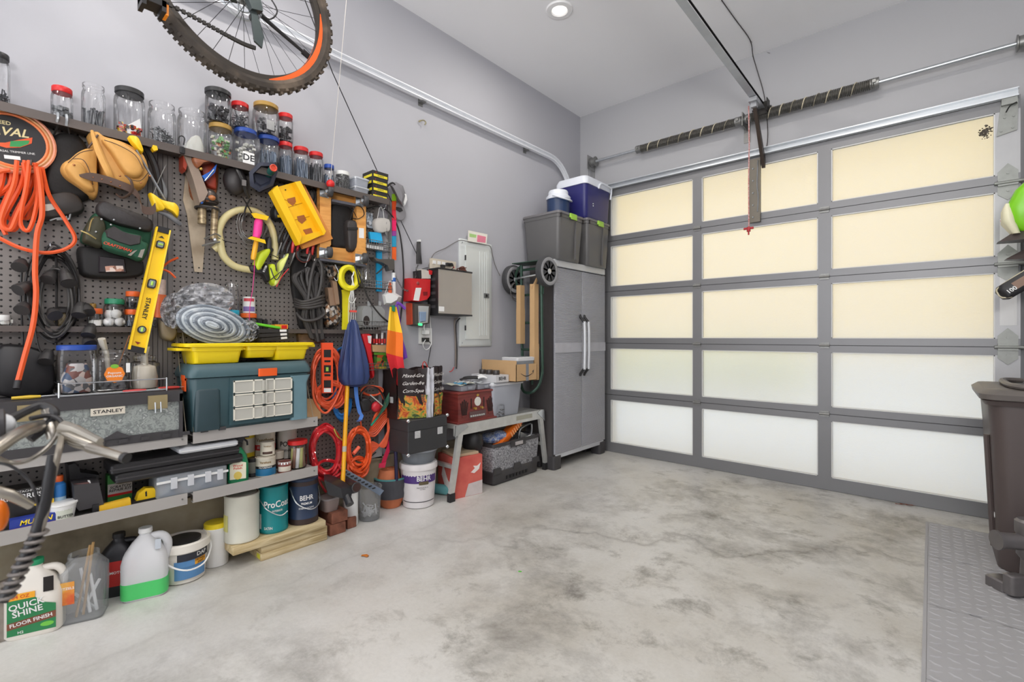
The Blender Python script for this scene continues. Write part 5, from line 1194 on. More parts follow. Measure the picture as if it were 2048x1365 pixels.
# string light cord
bkc = M('black_cord', (44, 42, 42), .5, 0, .1, 20)
t = HG('string_lights', 'black string-light cord with empty lamp sockets hung in a bundle on the left pegboard', 'string lights', 105, 590, .08)
loops(t, 106, 590, 54, 96, 9, .0046, 21, .08, .035, bkc, 'cord'); loops(t, 112, 600, 40, 80, 5, .0038, 22, .09, .03, M('cord_sheen', (84, 82, 80), .4), 'cord')
TB(t, [(44, 520, .06), (42, 600, .06), (46, 680, .06), (48, 720, .05)], .004, name='cord', mat=bkc); TB(t, [(112, 505, .08), (113, 560, .08), (113, 640, .08), (112, 690, .07)], .005, name='cord', mat=bkc); TB(t, [(68, 640, .1), (76, 690, .1), (92, 718, .09), (112, 722, .08)], .0032, name='cord', mat=bkc)
P('hook', t, TB(t, [(100, 486, .02), (100, 487, .10), (101, 493, .11)], .003, q=MB()), galv)
sock = M('socket_rubber', (52, 50, 50), .5, 0, .12, 20)
for (u, v, du, dv) in ((50, 574, -24, 12), (132, 552, 8, 22), (100, 552, -8, 14), (160, 618, -4, 22), (48, 614, -8, 12), (174, 618, 4, 14), (42, 528, -6, 12), (180, 660, -6, 20), (176, 684, 8, 10), (106, 626, 8, 10), (95, 712, -6, 20), (135, 560, 6, 14)):
 a_ = Lp(t, u - du * .5, v - dv * .5, .10); b_ = Lp(t, u + du * .6, v + dv * .6, .13); c_ = a_.lerp(b_, .45)
 P('socket', t, MB().cyl(a_, c_, .014, 12, r2=.021).cyl(c_, b_, .022, 14, r2=.025), sock)
t = HG('work_light_reflector', 'bulb in a dark cage behind the string-light cord above the narrow shelf', 'lamp', 115, 640, .06)
P('bulb', t, MB().lathe([(.0, -.035), (.022, -.026), (.028, -.005), (.024, .02), (.014, .035)], 16, m=Matrix.Translation(Lp(t, 125, 640, .06))), clear('lamp_glass', (220, 200, 160), milk=.25))
P('cage', t, MB().lathe([(.03, .03), (.032, .045), (.014, .055)], 14, m=Matrix.Translation(Lp(t, 125, 640, .06))), sock)
# narrow shelf, left block
def sj(label, u, w_, vt, lid, cont=None, lvl=.5, seed=1, z0=MZ, d=.065, **k): return jar(label, u, d, w_, z0, vt, lid, cont, lvl, seed, group='jars on the narrow shelves', **k)
sj('small clear jar with white lid at the far left of the narrow shelf', 8, 30, 631, 'white', 'white', .4, 31, n=16)
t, r_, h_ = sj('orange-lidded clear jar with white label left of the golf-ball jar', 191, 32, 618, 'orange', 'white', .3, 32, n=16)
P('paper_label', t, MB().arc(r_ * 1.01, .008, .03, -20, 35, 4), wht)
sj('tiny gold-capped jar standing behind the left orange lid', 186, 14, 608, 'gold', None, .3, 33, d=.035)
t, r_, h_ = sj('green-lidded jar of white golf balls on the left narrow shelf', 229, 44, 599, 'green', None)
for i, (x, y, z) in enumerate(((-.028, -.010, .024), (.022, -.012, .026), (-.004, .02, .026), (.004, -.018, .062), (-.022, .008, .060))): P('ball', t, MB().ball((x * r_ / .048, y * r_ / .048, z), .0205, 14, 8), wht)
t, r_, h_ = sj('lower orange-lidded jar right of the golf-ball jar, behind the yellow level', 264, 32, 620, 'orange', 'bolts', .5, 34, n=14)
sj('upper orange-lidded jar stacked right of the golf-ball jar, behind the yellow level', 266, 32, 584, 'orange', 'dark', .3, 35, z0=MZ + h_ + .002, n=14)
sj('short clear jar with clear rim right of the yellow level on the narrow shelf', 303, 22, 632, None, 'nails', .5, 36, n=16)
# ================================================================= right block of pegboard
hw = patches('saw_wood', [(110, 62, 36), (146, 86, 54), (124, 72, 42)], 8, .45, stretch=(1, 1, 6)); blade = patches('old_blade', [(176, 158, 134), (206, 190, 166), (150, 132, 110)], 6, .45, .5)
t = HG('hand_saw', 'old wooden-handled hand saw hanging blade down on the pegboard right of the slatted strip', 'saw', 400, 340, .04)
OUT(t, [(366, 300), (380, 302), (430, 308), (438, 330), (436, 380), (424, 398), (396, 402), (382, 392), (376, 350)], .02, .045, .1, 'handle', hw)
OUT(t, [(372, 340), (412, 390), (411, 470), (405, 545), (389, 544), (374, 430), (366, 400)], .025, .029, 0, 'blade', blade)
P('rivet', t, MB().ball(Lp(t, 398, 536, .03), .004, 8, 4), blk)
cast = M('cast_iron', (120, 114, 108), .35, .5, .12, 20)
t = HG('hand_plane', 'grey iron hand plane with wooden front knob and blue lever hanging over the saw handle', 'hand plane', 392, 350, .09)
OUT(t, [(366, 306), (376, 304), (382, 312), (396, 332), (412, 372), (418, 388), (410, 404), (400, 410), (396, 396), (386, 360), (374, 326)], .06, .13, .08, 'sole', M('plane_grey', (158, 140, 126), .4, .35, .1))
OUT(t, [(366, 306), (378, 306), (378, 316), (372, 342), (366, 336)], .05, .12, .1, 'red_frog', M('plane_red', (168, 62, 40), .45, 0, .15))
OUT(t, [(400, 306), (424, 308), (430, 330), (434, 372), (430, 378), (412, 368), (404, 340)], .045, .07, .1, 'red_body', M('plane_red', (168, 62, 40)))
OUT(t, [(384, 316), (400, 310), (424, 312), (426, 322), (408, 326), (396, 336)], .09, .15, .15, 'tote_handle', hw)
OUT(t, [(404, 352), (422, 342), (434, 328), (430, 345), (412, 362)], .10, .13, 0, 'lever', M('plane_blue', (44, 100, 190), .4))
P('adjuster', t, MB().cyl(Lp(t, 410, 362, .13), Lp(t, 428, 340, .14), .0028, 6), steel)
P('adjuster_knob', t, MB().ball(Lp(t, 402, 338, .14), .008, 8, 5), M('brass', (196, 160, 80)))
P('front_knob', t, MB().ball(Lp(t, 424, 396, .13), .017, 12, 8, .8).cyl(Lp(t, 424, 396, .13), Lp(t, 412, 400, .11), .010, 10), M('knob_wood', (176, 108, 62), .3, 0, .1))
P('blue_toe', t, MB().ball(Lp(t, 403, 405, .12), .008, 8, 5), MATS['plane_blue'])
t = HG('padlock', 'small black padlock hooked through the ledge above the hand plane', 'padlock', 364, 292, .15)
P('body', t, MB().sbox(0, -.155, -.04, .02, .012, .035, .003), blk); P('shackle', t, TB(t, [(358, 288, .155), (357, 276, .155), (363, 272, .155), (369, 277, .155), (367, 290, .155)], .003, q=MB()), blk)
t = HG('drill_driver', 'pair of worn metal cylinders in a dark bracket hanging below the hand plane', 'tool', 418, 440, .07)
old = patches('old_metal', [(108, 92, 70), (188, 170, 136), (140, 122, 94), (80, 68, 54)], 14, .4, .5, stretch=(1, 1, 3))
P('collar', t, MB().torus(Lp(t, 414, 402, .08), .045, .009, 24, 6, ax='z').torus(Lp(t, 414, 418, .08), .05, .006, 24, 6, ax='z'), bl2)
P('dark_dome', t, MB().lathe([(.038, -.03), (.036, .02), (.02, .04), (0, .045)], 18, m=Matrix.Translation(Lp(t, 418, 396, .08))), M('dome_grey', (96, 88, 84), .35, .5))
P('cylinder', t, MB().cyl(Lp(t, 404, 414, .08), Lp(t, 404, 448, .08), .019, 16), old, 'left short cylinder'); P('cylinder', t, MB().cyl(Lp(t, 430, 414, .09), Lp(t, 427, 480, .09), .015, 14), old, 'right long cylinder')
t = HG('locking_pliers', 'locking pliers clamped across the long metal cylinder on the pegboard', 'pliers', 425, 480, .09)
P('jaw', t, TB(t, [(408, 478, .11), (420, 472, .12), (432, 468, .12), (442, 474, .12)], .005, q=MB(), flat=.6), galv_d); P('handle', t, TB(t, [(404, 492, .11), (420, 488, .12), (440, 484, .12)], [.006, .008, .005], q=MB(), flat=.7), galv_d); P('pivot', t, MB().ball(Lp(t, 430, 480, .12), .01, 8, 6), galv)
# knee pads
t = HG('knee_pad', 'black rubber knee pad with a buckled strap hanging under the ledge', 'knee pad', 470, 360, .09)
P('shell', t, MB().ball(Lp(t, 470, 362, .09), .066, 18, 12, 1.12, sx=.85, sy=.75), M('pad_black', (48, 44, 44), .5, 0, .1, 20))
TB(t, [(470, 328, .12), (478, 345, .15), (486, 362, .155), (492, 384, .14), (498, 396, .12)], .011, name='strap', mat=blk, flat=.35)
P('buckle', t, MB().cb(*Lp(t, 488, 366, .165), .02, .006, .03), M('buckle', (120, 116, 114), .35, .3))
TB(t, [(486, 396, .10), (500, 420, .11), (510, 440, .10)], .014, name='strap', mat=nyl, flat=.25); TB(t, [(500, 398, .10), (490, 420, .10), (488, 442, .09)], .004, name='strap', mat=nyl)
t = HG('knee_pad', 'dark navy knee pad rolled round a red and teal tube, hanging under the ledge', 'knee pad', 527, 355, .1)
nv = M('navy_foam', (46, 50, 66), .6, 0, .08, 20)
q = MB(); q.loft([[Lp(t, u, v, d) for u, v, d in r_] for r_ in ([(500, 345, .05), (520, 326, .05), (552, 324, .05), (556, 344, .05), (548, 372, .05), (520, 386, .05), (502, 372, .05)], [(498, 345, .16), (518, 325, .17), (550, 325, .17), (555, 345, .16), (546, 372, .14), (518, 384, .14), (500, 372, .15)],
                 [(506, 348, .165), (522, 332, .175), (546, 332, .175), (548, 346, .165), (540, 368, .145), (520, 378, .145), (508, 368, .155)], [(508, 350, .12), (524, 336, .12), (542, 338, .12), (544, 348, .12), (538, 362, .12), (522, 370, .12), (512, 364, .12)])]); P('shell', t, q, nv)
P('tube', t, MB().cyl(Lp(t, 535, 352, .10), Lp(t, 546, 337, .20), .019, 16), M('teal_tube', (30, 90, 84), .4)); P('tube_end', t, MB().torus(Lp(t, 547, 336, .204), .016, .004, 18, 6, ax='y').poly([(Lp(t, 547, 336, .2).x + .014 * math.cos(a), Lp(t, 547, 336, .2).z + .014 * math.sin(a)) for a in [k * PI / 8 for k in range(16)]], -.200, -.203), M('tube_red', (206, 70, 44), .4))
# hoses and wire
t = HG('cream_hose', 'loop of thick cream rubber hose zip-tied on the right pegboard', 'hose', 495, 480, .07)
P('hose', t, TB(t, [(428, 500, .06), (440, 488, .07), (438, 460, .07), (452, 434, .07), (480, 420, .07), (512, 424, .07), (538, 446, .07), (549, 480, .07), (550, 520, .07)], .018, 6, q=MB(), n=10), M('hose_cream', (214, 202, 150), .4, 0, .06)); P('hose', t, TB(t, [(440, 478, .08), (446, 510, .08), (468, 532, .08), (500, 540, .08), (522, 540, .08)], .018, 6, q=MB(), n=10), M('hose_cream', (214, 202, 150)))
TB(t, [(436, 476, .095), (450, 482, .095), (470, 487, .09)], .002, name='zip_tie', mat=blk); TB(t, [(534, 508, .095), (546, 511, .095), (556, 516, .09)], .002, name='zip_tie', mat=blk)
t = HG('wire_coil', 'coil of thin grey wire hanging inside the cream hose loop', 'wire', 500, 450, .06)
loops(t, 505, 450, 30, 38, 5, .0016, 31, .07, .012, galv_d, 'wire'); loops(t, 500, 458, 24, 42, 3, .0014, 32, .06, .012, galv_d, 'wire')
t = HG('mason_line_reel', 'yellow hand reel wound with hot pink string hanging in the cream hose loop', 'string reel', 515, 470, .12)
rlx = yel; pk = M('hot_pink', (240, 60, 150), .6, 0, .12, 60)
P('top_flange', t, MB().loft([[Lp(t, u, v, .10) for u, v in ((502, 427), (512, 426), (538, 433), (534, 441), (508, 436))], [Lp(t, u, v, .145) for u, v in ((502, 427), (512, 426), (538, 433), (534, 441), (508, 436))]]), yel)
P('string', t, MB().tube([Lp(t, 519, 436, .12), Lp(t, 517, 445, .12), Lp(t, 515, 465, .12), Lp(t, 512, 476, .12)], [.016, .021, .021, .017], 14), pk)
P('bottom_flange', t, MB().loft([[Lp(t, u, v, .10) for u, v in ((495, 477), (503, 473), (530, 480), (532, 488), (512, 482))], [Lp(t, u, v, .145) for u, v in ((495, 477), (503, 473), (530, 480), (532, 488), (512, 482))]]), yel)
P('handle', t, MB().tube([Lp(t, 513, 480, .12), Lp(t, 511, 492, .12), Lp(t, 507, 514, .12), Lp(t, 506, 520, .12)], [.011, .013, .013, .010], 10), M('handle_amber', (240, 176, 40), .4))
TB(t, [(509, 520, .12), (508, 550, .11), (505, 580, .10), (500, 612, .10), (499, 640, .11), (504, 655, .11)], .0016, name='loose_string', mat=pk)
# lime tools
lim = M('ryobi_lime', (196, 214, 40), .4, 0, .05)
t = HG('caulk_remover', 'lime green and black hand tool with white lettering, left of the lime shears', 'hand tool', 530, 525, .1)
OUT(t, [(536, 476), (543, 474), (542, 494), (548, 500), (544, 506), (534, 500)], .07, .11, .1, 'neck', blk)
OUT(t, [(522, 504), (540, 496), (542, 504), (534, 518), (526, 532), (518, 542), (512, 532), (516, 516)], .07, .12, .12, 'handle', lim)
OUT(t, [(512, 530), (522, 540), (536, 526), (540, 548), (542, 560), (536, 564), (526, 548), (504, 544), (500, 532)], .06, .11, .12, 'grip', blk)
a_ = Lp(t, 530, 538, .112); text(t, 'RYOBI', .014, wht, a_.x, -.1125, a_.z, bold=True, rr=68)
t = HG('garden_shears', 'lime green and black shears with open pale blades below the dark pliers', 'shears', 562, 545, .1)
OUT(t, [(541, 530), (550, 528), (552, 540), (562, 552), (560, 562), (552, 572), (544, 564), (540, 548)], .07, .115, .1, 'handle', lim); OUT(t, [(560, 526), (572, 514), (579, 506), (576, 520), (568, 540), (560, 560), (553, 572), (549, 566), (560, 546)], .08, .12, .1, 'handle', M('lime_pale', (222, 228, 130), .35))
TB(t, [(541, 536, .12), (552, 560, .13), (566, 540, .13), (578, 512, .12)], .003, name='strap', mat=blk); TB(t, [(553, 574, .11), (562, 556, .12), (577, 538, .12)], .003, name='red_edge', mat=lidm('red'))
TB(t, [(541, 560, .12), (560, 545, .13), (574, 534, .12)], .0025, name='strap', mat=blk)
# pliers cluster
for i, (u0, v0, u1, v1, col, lab) in enumerate(((560, 478, 582, 440, 'blk', 'black-handled snips hanging left of the red-handled pliers'), (566, 502, 588, 458, 'blk', 'steel pliers with black grips hanging above the lime shears'), (586, 498, 596, 468, 'red', 'pliers with bright red grips hanging beside the yellow mitre box'), (616, 500, 624, 480, 'red', 'dark red-gripped snips under the corner of the yellow mitre box'))):
 t = HG('pliers', lab, 'pliers', (u0 + u1) / 2, (v0 + v1) / 2, .08, group='pliers below the mitre box'); hm = blk if col == 'blk' else M('grip_red', (206, 44, 44), .4)
 TB(t, [(u0 - 2, v0 + 8, .09), (u0, v0 - 6, .10), (u1 - 6, v1 + 4, .10), (u1, v1, .09)], [.006, .009, .009, .007], name='grip', mat=hm); TB(t, [(u0 + 8, v0 + 10, .08), (u0 + 10, v0 - 6, .09), (u1 + 4, v1 + 6, .09)], [.006, .009, .007], name='grip', mat=hm)
 TB(t, [(u0 + 3, v0 + 8, .09), (u0 - 1, v0 + 20, .09), (u0 - 6, v0 + 34, .09)], [.009, .008, .003], name='jaw', mat=galv_d, flat=.6)
t = HG('cable_hook', 'round dark tape roll with a red rim hanging above the black rope bundle', 'tape roll', 605, 512, .08)
P('roll', t, MB().torus(Lp(t, 607, 510, .08), .036, .013, 28, 8), blk); P('rim', t, MB().torus(Lp(t, 607, 510, .095), .043, .0025, 28, 5), M('rim_red', (110, 48, 40), .5))
t = HG('black_tool_pouch', 'black clip tool with a tiny yellow tag hanging left of the mitre box', 'tool', 575, 430, .06)
OUT(t, [(548, 418), (560, 404), (572, 414), (574, 430), (562, 440), (550, 436)], .03, .08, .2, 'body', blk); OUT(t, [(555, 430), (574, 432), (574, 436), (556, 435)], .08, .085, 0, 'yellow_tag', yel); TB(t, [(560, 404, .06), (566, 394, .08), (562, 388, .05)], .004, name='loop', mat=blk)
# mitre box on board
t = HG('mitre_box', 'yellow plastic mitre box screwed to a wooden board, hung tilted on the pegboard', 'mitre box', 605, 430, .12)
bw = M('board_orange', (214, 140, 66), .55, 0, .1, 6)
OUT(t, [(545, 378), (604, 360), (666, 478), (607, 498)], .10, .122, 0, 'board', bw)
mb_ = M('mitre_yellow', (250, 196, 28), .42, 0, .05)
OUT(t, [(556, 374), (594, 363), (645, 468), (602, 482)], .122, .128, 0, 'floor', mb_)
for a in ([(544, 382), (555, 371), (604, 472), (599, 490)], [(590, 364), (601, 362), (652, 463), (648, 470)]): OUT(t, a, .122, .175, 0, 'side_wall', mb_)
P('end_lip', t, OUT(t, [(599, 490), (604, 472), (638, 462), (650, 468)], .122, .150, q=MB()), mb_)
for a in ([(574, 398), (590, 394), (592, 404), (586, 412), (576, 405)], [(594, 433), (608, 430), (613, 440), (604, 448), (596, 442)], [(606, 460), (622, 456), (626, 466), (612, 470)]): OUT(t, a, .1285, .1295, 0, 'cut_out', M('board_through', (160, 96, 50), .6))
for a in ([(552, 392), (594, 410)], [(560, 420), (612, 404)], [(590, 440), (634, 430)]):
 TB(t, [(a[0][0], a[0][1], .1295), (a[1][0], a[1][1], .1295)], .0012, name='angle_slot', mat=M('slot_dark', (170, 120, 16), .6), n=4)
for u, v in ((571, 380), (622, 474), (602, 366)): P('screw', t, MB().ball(Lp(t, u, v, .13), .004, 8, 4), blk)
# furniture dolly
dw = patches('dolly_wood', [(214, 148, 72), (232, 168, 92), (200, 132, 60)], 5, .5, stretch=(1, 1, 5)); crp = M('carpet_grey', (98, 98, 106), .9, 0, .2, 60, .5, 200)
t = HG('furniture_dolly', 'square wooden furniture dolly with four caster wheels hung on the right pegboard', 'dolly', 685, 445, .1)
OUT(t, [(640, 366), (662, 372), (662, 490), (640, 515)], .07, .11, 0, 'beam', dw); OUT(t, [(714, 386), (732, 392), (732, 528), (710, 528)], .07, .11, 0, 'beam', dw)
OUT(t, [(640, 368), (734, 390), (734, 412), (640, 398)], .045, .07, 0, 'crossbeam', dw); OUT(t, [(640, 492), (734, 502), (734, 530), (640, 518)], .045, .07, 0, 'crossbeam', dw)
OUT(t, [(664, 372), (714, 384), (714, 388), (664, 376)], .04, .112, 0, 'carpet_strip', crp); OUT(t, [(664, 398), (714, 408), (714, 413), (664, 403)], .04, .112, 0, 'carpet_strip', crp); OUT(t, [(640, 516), (732, 529), (732, 534), (640, 521)], .04, .112, 0, 'carpet_strip', crp)
OUT(t, [(718, 456), (728, 457), (728, 477), (718, 476)], .11, .1115, 0, 'sticker', wht)
for i, (u, v) in enumerate(((657, 383), (728, 402), (656, 505), (727, 517))):
 c_ = Lp(t, u, v, .15)
 w1 = P('caster', t, MB().box(c_.x - .035, c_.x + .02, -.11, -.114, c_.z - .03, c_.z + .03).poly([(c_.x - .02, c_.z - .012), (c_.x + .01, c_.z - .02), (c_.x + .01, c_.z + .02), (c_.x - .02, c_.z + .012)], -.114, -.15), steel)
 mw = Matrix.Translation(c_ + Vector((.006, -.006, 0))) @ Matrix.Rotation(R(90), 4, 'Y') @ Matrix.Rotation(R(15), 4, 'X')
 P('wheel', w1, MB().lathe([(.006, -.013), (.03, -.014), (.034, -.008), (.034, .008), (.03, .014), (.006, .013)], 22, m=mw), M('wheel_black', (58, 58, 60), .5)); P('hub', w1, MB().cyl(mw @ Vector((0, 0, -.018)), mw @ Vector((0, 0, .018)), .009, 10), galv)
t = HG('holster', 'black nylon holster with loop strap hanging inside the wooden dolly', 'holster', 700, 460, .08)
OUT(t, [(664, 412), (690, 408), (704, 416), (716, 438), (718, 456), (716, 480), (712, 510), (698, 514), (690, 496), (664, 490)], .025, .065, .1, 'backing', nyl)
OUT(t, [(696, 442), (712, 440), (716, 456), (714, 498), (700, 500), (696, 470)], .065, .115, .12, 'pocket', bl2); OUT(t, [(696, 455), (716, 455), (716, 460), (696, 460)], .11, .12, 0, 'flap_edge', nyl)
TB(t, [(700, 440, .10), (706, 422, .12), (712, 412, .125), (724, 416, .125), (728, 430, .125), (716, 438, .12), (704, 436, .11)], .006, name='loop', mat=nyl, flat=.4); TB(t, [(696, 414, .1), (706, 422, .12), (714, 436, .12)], .006, name='strap', mat=nyl, flat=.4)
t = HG('speaker_wire', 'coil of black wire between the mitre box and the dolly beam', 'wire', 622, 392, .06)
loops(t, 622, 392, 9, 22, 4, .0045, 41, .05, .01, bkc, 'wire')
# black rope bundle
t = HG('rope_bundle', 'thick bundle of black rope wound round its middle, hanging below the pliers', 'rope', 622, 600, .08)
rp = M('rope_black', (58, 55, 54), .55, 0, .2, 80, .3, 300); rnd = random.Random(5)
q = MB()
for k in range(15):
 u_ = 596 + k * 3.4; d_ = .05 + .012 * rnd.randint(0, 4); s_ = rnd.uniform(-6, 6)
 TB(t, [(u_ - 4, 535 + abs(k - 7) * 2, d_), (u_ - 6 + s_, 560, d_ + .01), (612 + k * 1.6, 600, d_ + .015), (606 + k * 2.6, 630, d_ + .01), (614 + k * 2.2 + s_ * .3, 655, d_), (622 + k * 1.8, 684 - abs(k - 8), d_)], .010, 4, q=q)
P('strand', t, q, rp)
P('loop', t, TB(t, [(616, 600, .12), (621, 560, .12), (628, 530, .11), (636, 520, .10), (644, 535, .12), (642, 570, .12), (634, 600, .12)], .0095, 5, q=MB()), rp)
for k in range(4): P('wrap', t, TB(t, [(590, 598 + k * 5, .06), (604, 604 + k * 4, .12), (622, 601 + k * 5, .135), (642, 594 + k * 6, .12), (648, 592 + k * 6, .06)], .0095, 4, q=MB()), rp)
P('tail', t, TB(t, [(594, 626, .07), (606, 640, .11), (630, 640, .13), (648, 628, .12), (640, 612, .10)], .0095, 5, q=MB()), rp)
P('hook', t, TB(t, [(630, 514, .02), (630, 516, .1), (629, 522, .12)], .003, q=MB()), steel)
t = HG('dark_cloth', 'black cloth hanging behind the rope bundle', 'cloth', 600, 600, .03)
OUT(t, [(586, 520), (604, 512), (626, 520), (640, 545), (646, 600), (640, 660), (604, 660), (594, 620), (584, 570)], .022, .045, .1, 'cloth', nyl)
t = HG('hand_broom', 'brush of tan bristles hanging below the rope bundle by the yellow tray', 'brush', 610, 672, .05)
OUT(t, [(598, 668), (622, 660), (650, 664), (652, 684), (600, 690)], .02, .06, .2, 'bristles', M('bristle', (120, 96, 74), .9, 0, .3, 60))
# ratchets
t = HG('ratchet_strap', 'tangled steel ratchet buckles and hooks hanging left of the yellow strap roll', 'ratchet strap', 665, 585, .08)
mix = patches('ratchet_mix', [(44, 42, 42), (170, 150, 130), (90, 84, 80), (200, 196, 190), (130, 90, 60)], 55, .35, .5, kind='cells')
OUT(t, [(656, 532), (672, 530), (676, 546), (668, 560), (658, 552)], .05, .10, .2, 'buckle', mix); OUT(t, [(655, 575), (666, 574), (672, 612), (660, 614)], .05, .09, .1, 'lever', M('ratchet_tan', (170, 140, 116), .4, .4)); OUT(t, [(664, 560), (674, 562), (680, 610), (672, 612)], .06, .10, .1, 'lever', M('ratchet_tan', (170, 140, 116)))
OUT(t, [(652, 612), (674, 606), (684, 622), (680, 648), (660, 656), (652, 640)], .04, .09, .2, 'ratchet', mix)
loops(t, 668, 600, 14, 46, 4, .006, 44, .06, .02, nyl, 'strap'); TB(t, [(670, 530, .11), (677, 545, .12), (674, 562, .12), (668, 556, .11)], .0028, name='hook', mat=steel)
t = HG('tow_strap', 'roll of bright yellow webbing strap with a hanging tail', 'strap', 700, 580, .1)
ys = M('strap_yellow', (236, 224, 30), .6, 0, .06, 30)
for k in range(5): P('coil', t, MB().torus(Lp(t, 700 - k * .6, 556, .06 + k * .014), .058 - .004 * (k % 2), .016, 30, 6, sz=1.15), ys)
OUT(t, [(683, 580), (700, 578), (698, 640), (697, 661), (684, 660), (685, 620)], .06, .065, 0, 'tail', ys)
TB(t, [(708, 530, .14), (714, 548, .15), (718, 570, .14)], .004, name='black_band', mat=blk)
t = HG('drawstring_sack', 'gathered blue nylon sack hanging from white drawstrings', 'sack', 708, 720, .13)
bs = M('sack_blue', (44, 60, 106), .5, 0, .12, 14)
q = MB(); rings = []
for v_, ru_ in ((640, 5), (650, 10), (670, 14), (700, 22), (730, 29), (755, 33), (768, 28), (774, 12)):
 c_ = Lp(t, 706 + (v_ - 640) * .03, v_, .13); px_ = pxs(706, .13); ring = []
 for j in range(72):
  a = 2 * PI * j / 72; f_ = 1 + (.16 * math.cos(a * 9 + v_ * .01) + .07 * math.cos(a * 14)) * min(1, max(0, (775 - v_) / 60))
  ring.append(c_ + Vector((math.cos(a) * ru_ * px_ * f_, math.sin(a) * ru_ * px_ * .75 * f_, 0)))
 rings.append(ring)
q.loft(rings); P('sack', t, q, bs)
for du in (-5, -2, 1, 4, 7): TB(t, [(706, 555, .11), (704 + du * .4, 580, .12), (702 + du, 610, .13), (703 + du * 1.2, 645, .13)], .0016, name='drawstring', mat=wht, n=5)
TB(t, [(708, 538, .11), (707, 548, .13), (704, 556, .13), (708, 572, .13)], .004, name='knot', mat=wht); TB(t, [(700, 590, .13), (698, 602, .14), (706, 606, .14), (712, 596, .14)], .0022, name='drawstring', mat=wht)
P('cord_lock', t, MB().cb(*Lp(t, 706, 623, .13), .045, .012, .012), M('lock_red', (220, 80, 70), .5))
TB(t, [(692, 660, .13), (684, 700, .15), (682, 720, .15)], .004, name='seam', mat=bs)
# long black cable from dolly to the baskets and wall
ONE('black_cable', 'long black cable drooping from the dolly across the wire baskets', 'cable', MB().tube(crom([W(708, 528, .12), W(722, 560, .13), W(738, 600, .13), W(760, 630, .13), W(776, 644, .12)], 6), .006, 6), bkc)
ONE('black_cable', 'long black cable arching over the right edge of the pegboard and down the wall', 'cable', MB().tube(crom([W(734, 418, .06), W(760, 414, .07), W(784, 432, .06), W(800, 470, .03), (W(807, 540, .015)), W(805, 600, .012), W(800, 650, .012), W(796, 700, .012)], 6), .0055, 6), bkc)

# baskets at the right edge
bm_ = M('basket_wire', (96, 94, 92), .4, .5, .1)
def basket(label, u0, u1, v0, v1, d0=.03, d1=.12):
 t = HG('wire_basket', label, 'basket', (u0 + u1) / 2, v1, .03, group='wire baskets on the pegboard')
 ya, yb = W(u0, v0, d1).y - t.location.y, W(u1, v0, d1).y - t.location.y; za, zb = W(u0, v1, d1).z - t.location.z, W(u0, v0, d1).z - t.location.z
 q = MB(); r_ = .0022
 for z in (za, (za + zb) / 2, zb): q.tube([(ya, -d0, z), (ya, -d1, z), (yb, -d1, z), (yb, -d0, z)], r_, 5);
 q.tube([(ya, -d0, zb), (yb, -d0, zb)], r_, 5)
 P('hoop', t, q, bm_)
 q = MB(); n = max(4, int((yb - ya) / .018))
 for k in range(n + 1):
  y = ya + (yb - ya) * k / n; q.tube([(y, -d1, zb), (y, -d1, za), (y, -d0, za)], r_ * .8, 4)
 P('wires', t, q, bm_, kind='stuff'); P('hook', t, MB().tube([(ya + .01, -.02, zb + .02), (ya + .01, -d0, zb + .01), (ya + .01, -d0, za)], r_, 5), bm_)
 return t, ya, yb, za, zb
b1 = basket('wire basket of small white boxes near the top right edge of the pegboard', 733, 782, 478, 496)
for k in range(5): P('box', None, MB(), wht) if False else ONE('small_box', ['first', 'second', 'third', 'fourth', 'fifth'][k] + ' small white box from the left in the top wire basket', 'box', MB().cb(0, 0, .012, .018, .03, .024), wht, tuple(Vector((XW + .09, b1[0].location.y + b1[1] + .02 + k * .026, b1[0].location.z + b1[3] + .002))), 90, group='small white boxes')
ONE('screw_card', 'clear card of grey screws behind the top wire basket', 'card', MB().cb(0, 0, 0, .09, .004, .10), patches('card_parts', [(150, 160, 170), (200, 206, 212), (110, 112, 118)], 60, .4, kind='cells'), tuple(W(733, 440, .045)), 90)
cy_ = M('cyan_plastic', (40, 176, 232), .45, 0, .05)
t = HG('cyan_tray', 'small cyan blue tray standing in the top wire basket', 'tray', 752, 468, .07); OUT(t, [(739, 464), (762, 466), (766, 486), (742, 484)], .05, .07, 0, 'tray', cy_)
t = HG('foam_strip', 'long narrow cyan blue strip hanging behind the wire baskets', 'strip', 760, 530, .04); OUT(t, [(754, 494), (764, 496), (764, 584), (754, 583)], .03, .045, 0, 'strip', cy_)
b2 = basket('wire basket holding a clear jar below the spring clamp', 726, 784, 560, 574)
jar('clear plastic jar standing in the second wire basket', 732, .07, 20, b2[0].location.z + b2[3] + .002, 530, None, 'nails', .4, 61, group='jars in the wire baskets', n=16)
b3 = basket('wire basket holding two clear storage bins beside the rainbow flag', 726, 778, 643, 660)
for i, (u, lab) in enumerate(((735, 'clear open storage bin with a round dark opening in the third wire basket'), (757, 'clear ribbed storage bin at the right of the third wire basket'))):
 t = HG('clear_bin', lab, 'bin', u, 657, .06, group='clear bins in the wire basket'); wv_ = 14 if i else 11
 OUT(t, [(u - wv_, 622), (u - 6, 612), (u + 6, 612), (u + wv_, 622), (u + wv_, 655), (u - wv_, 656)], .035, .11, .06, 'body', clear('bin_clear', (214, 216, 216), milk=.4))
 c_ = Lp(t, u - 2, 642, .112); P('opening' if i == 0 else 'pocket', t, MB().poly([(c_.x + .022 * math.cos(a * PI / 10), c_.z + .032 * math.sin(a * PI / 10)) for a in range(20)], -.11, -.113), M('opening_dark', (44, 36, 34), .7) if i == 0 else clear('bin_clear', (214, 216, 216)))
 P('cap', t, MB().cyl(Lp(t, u + 3, 612, .07), Lp(t, u + 3, 603, .07), .012, 12), clear('bin_clear', (214, 216, 216)))
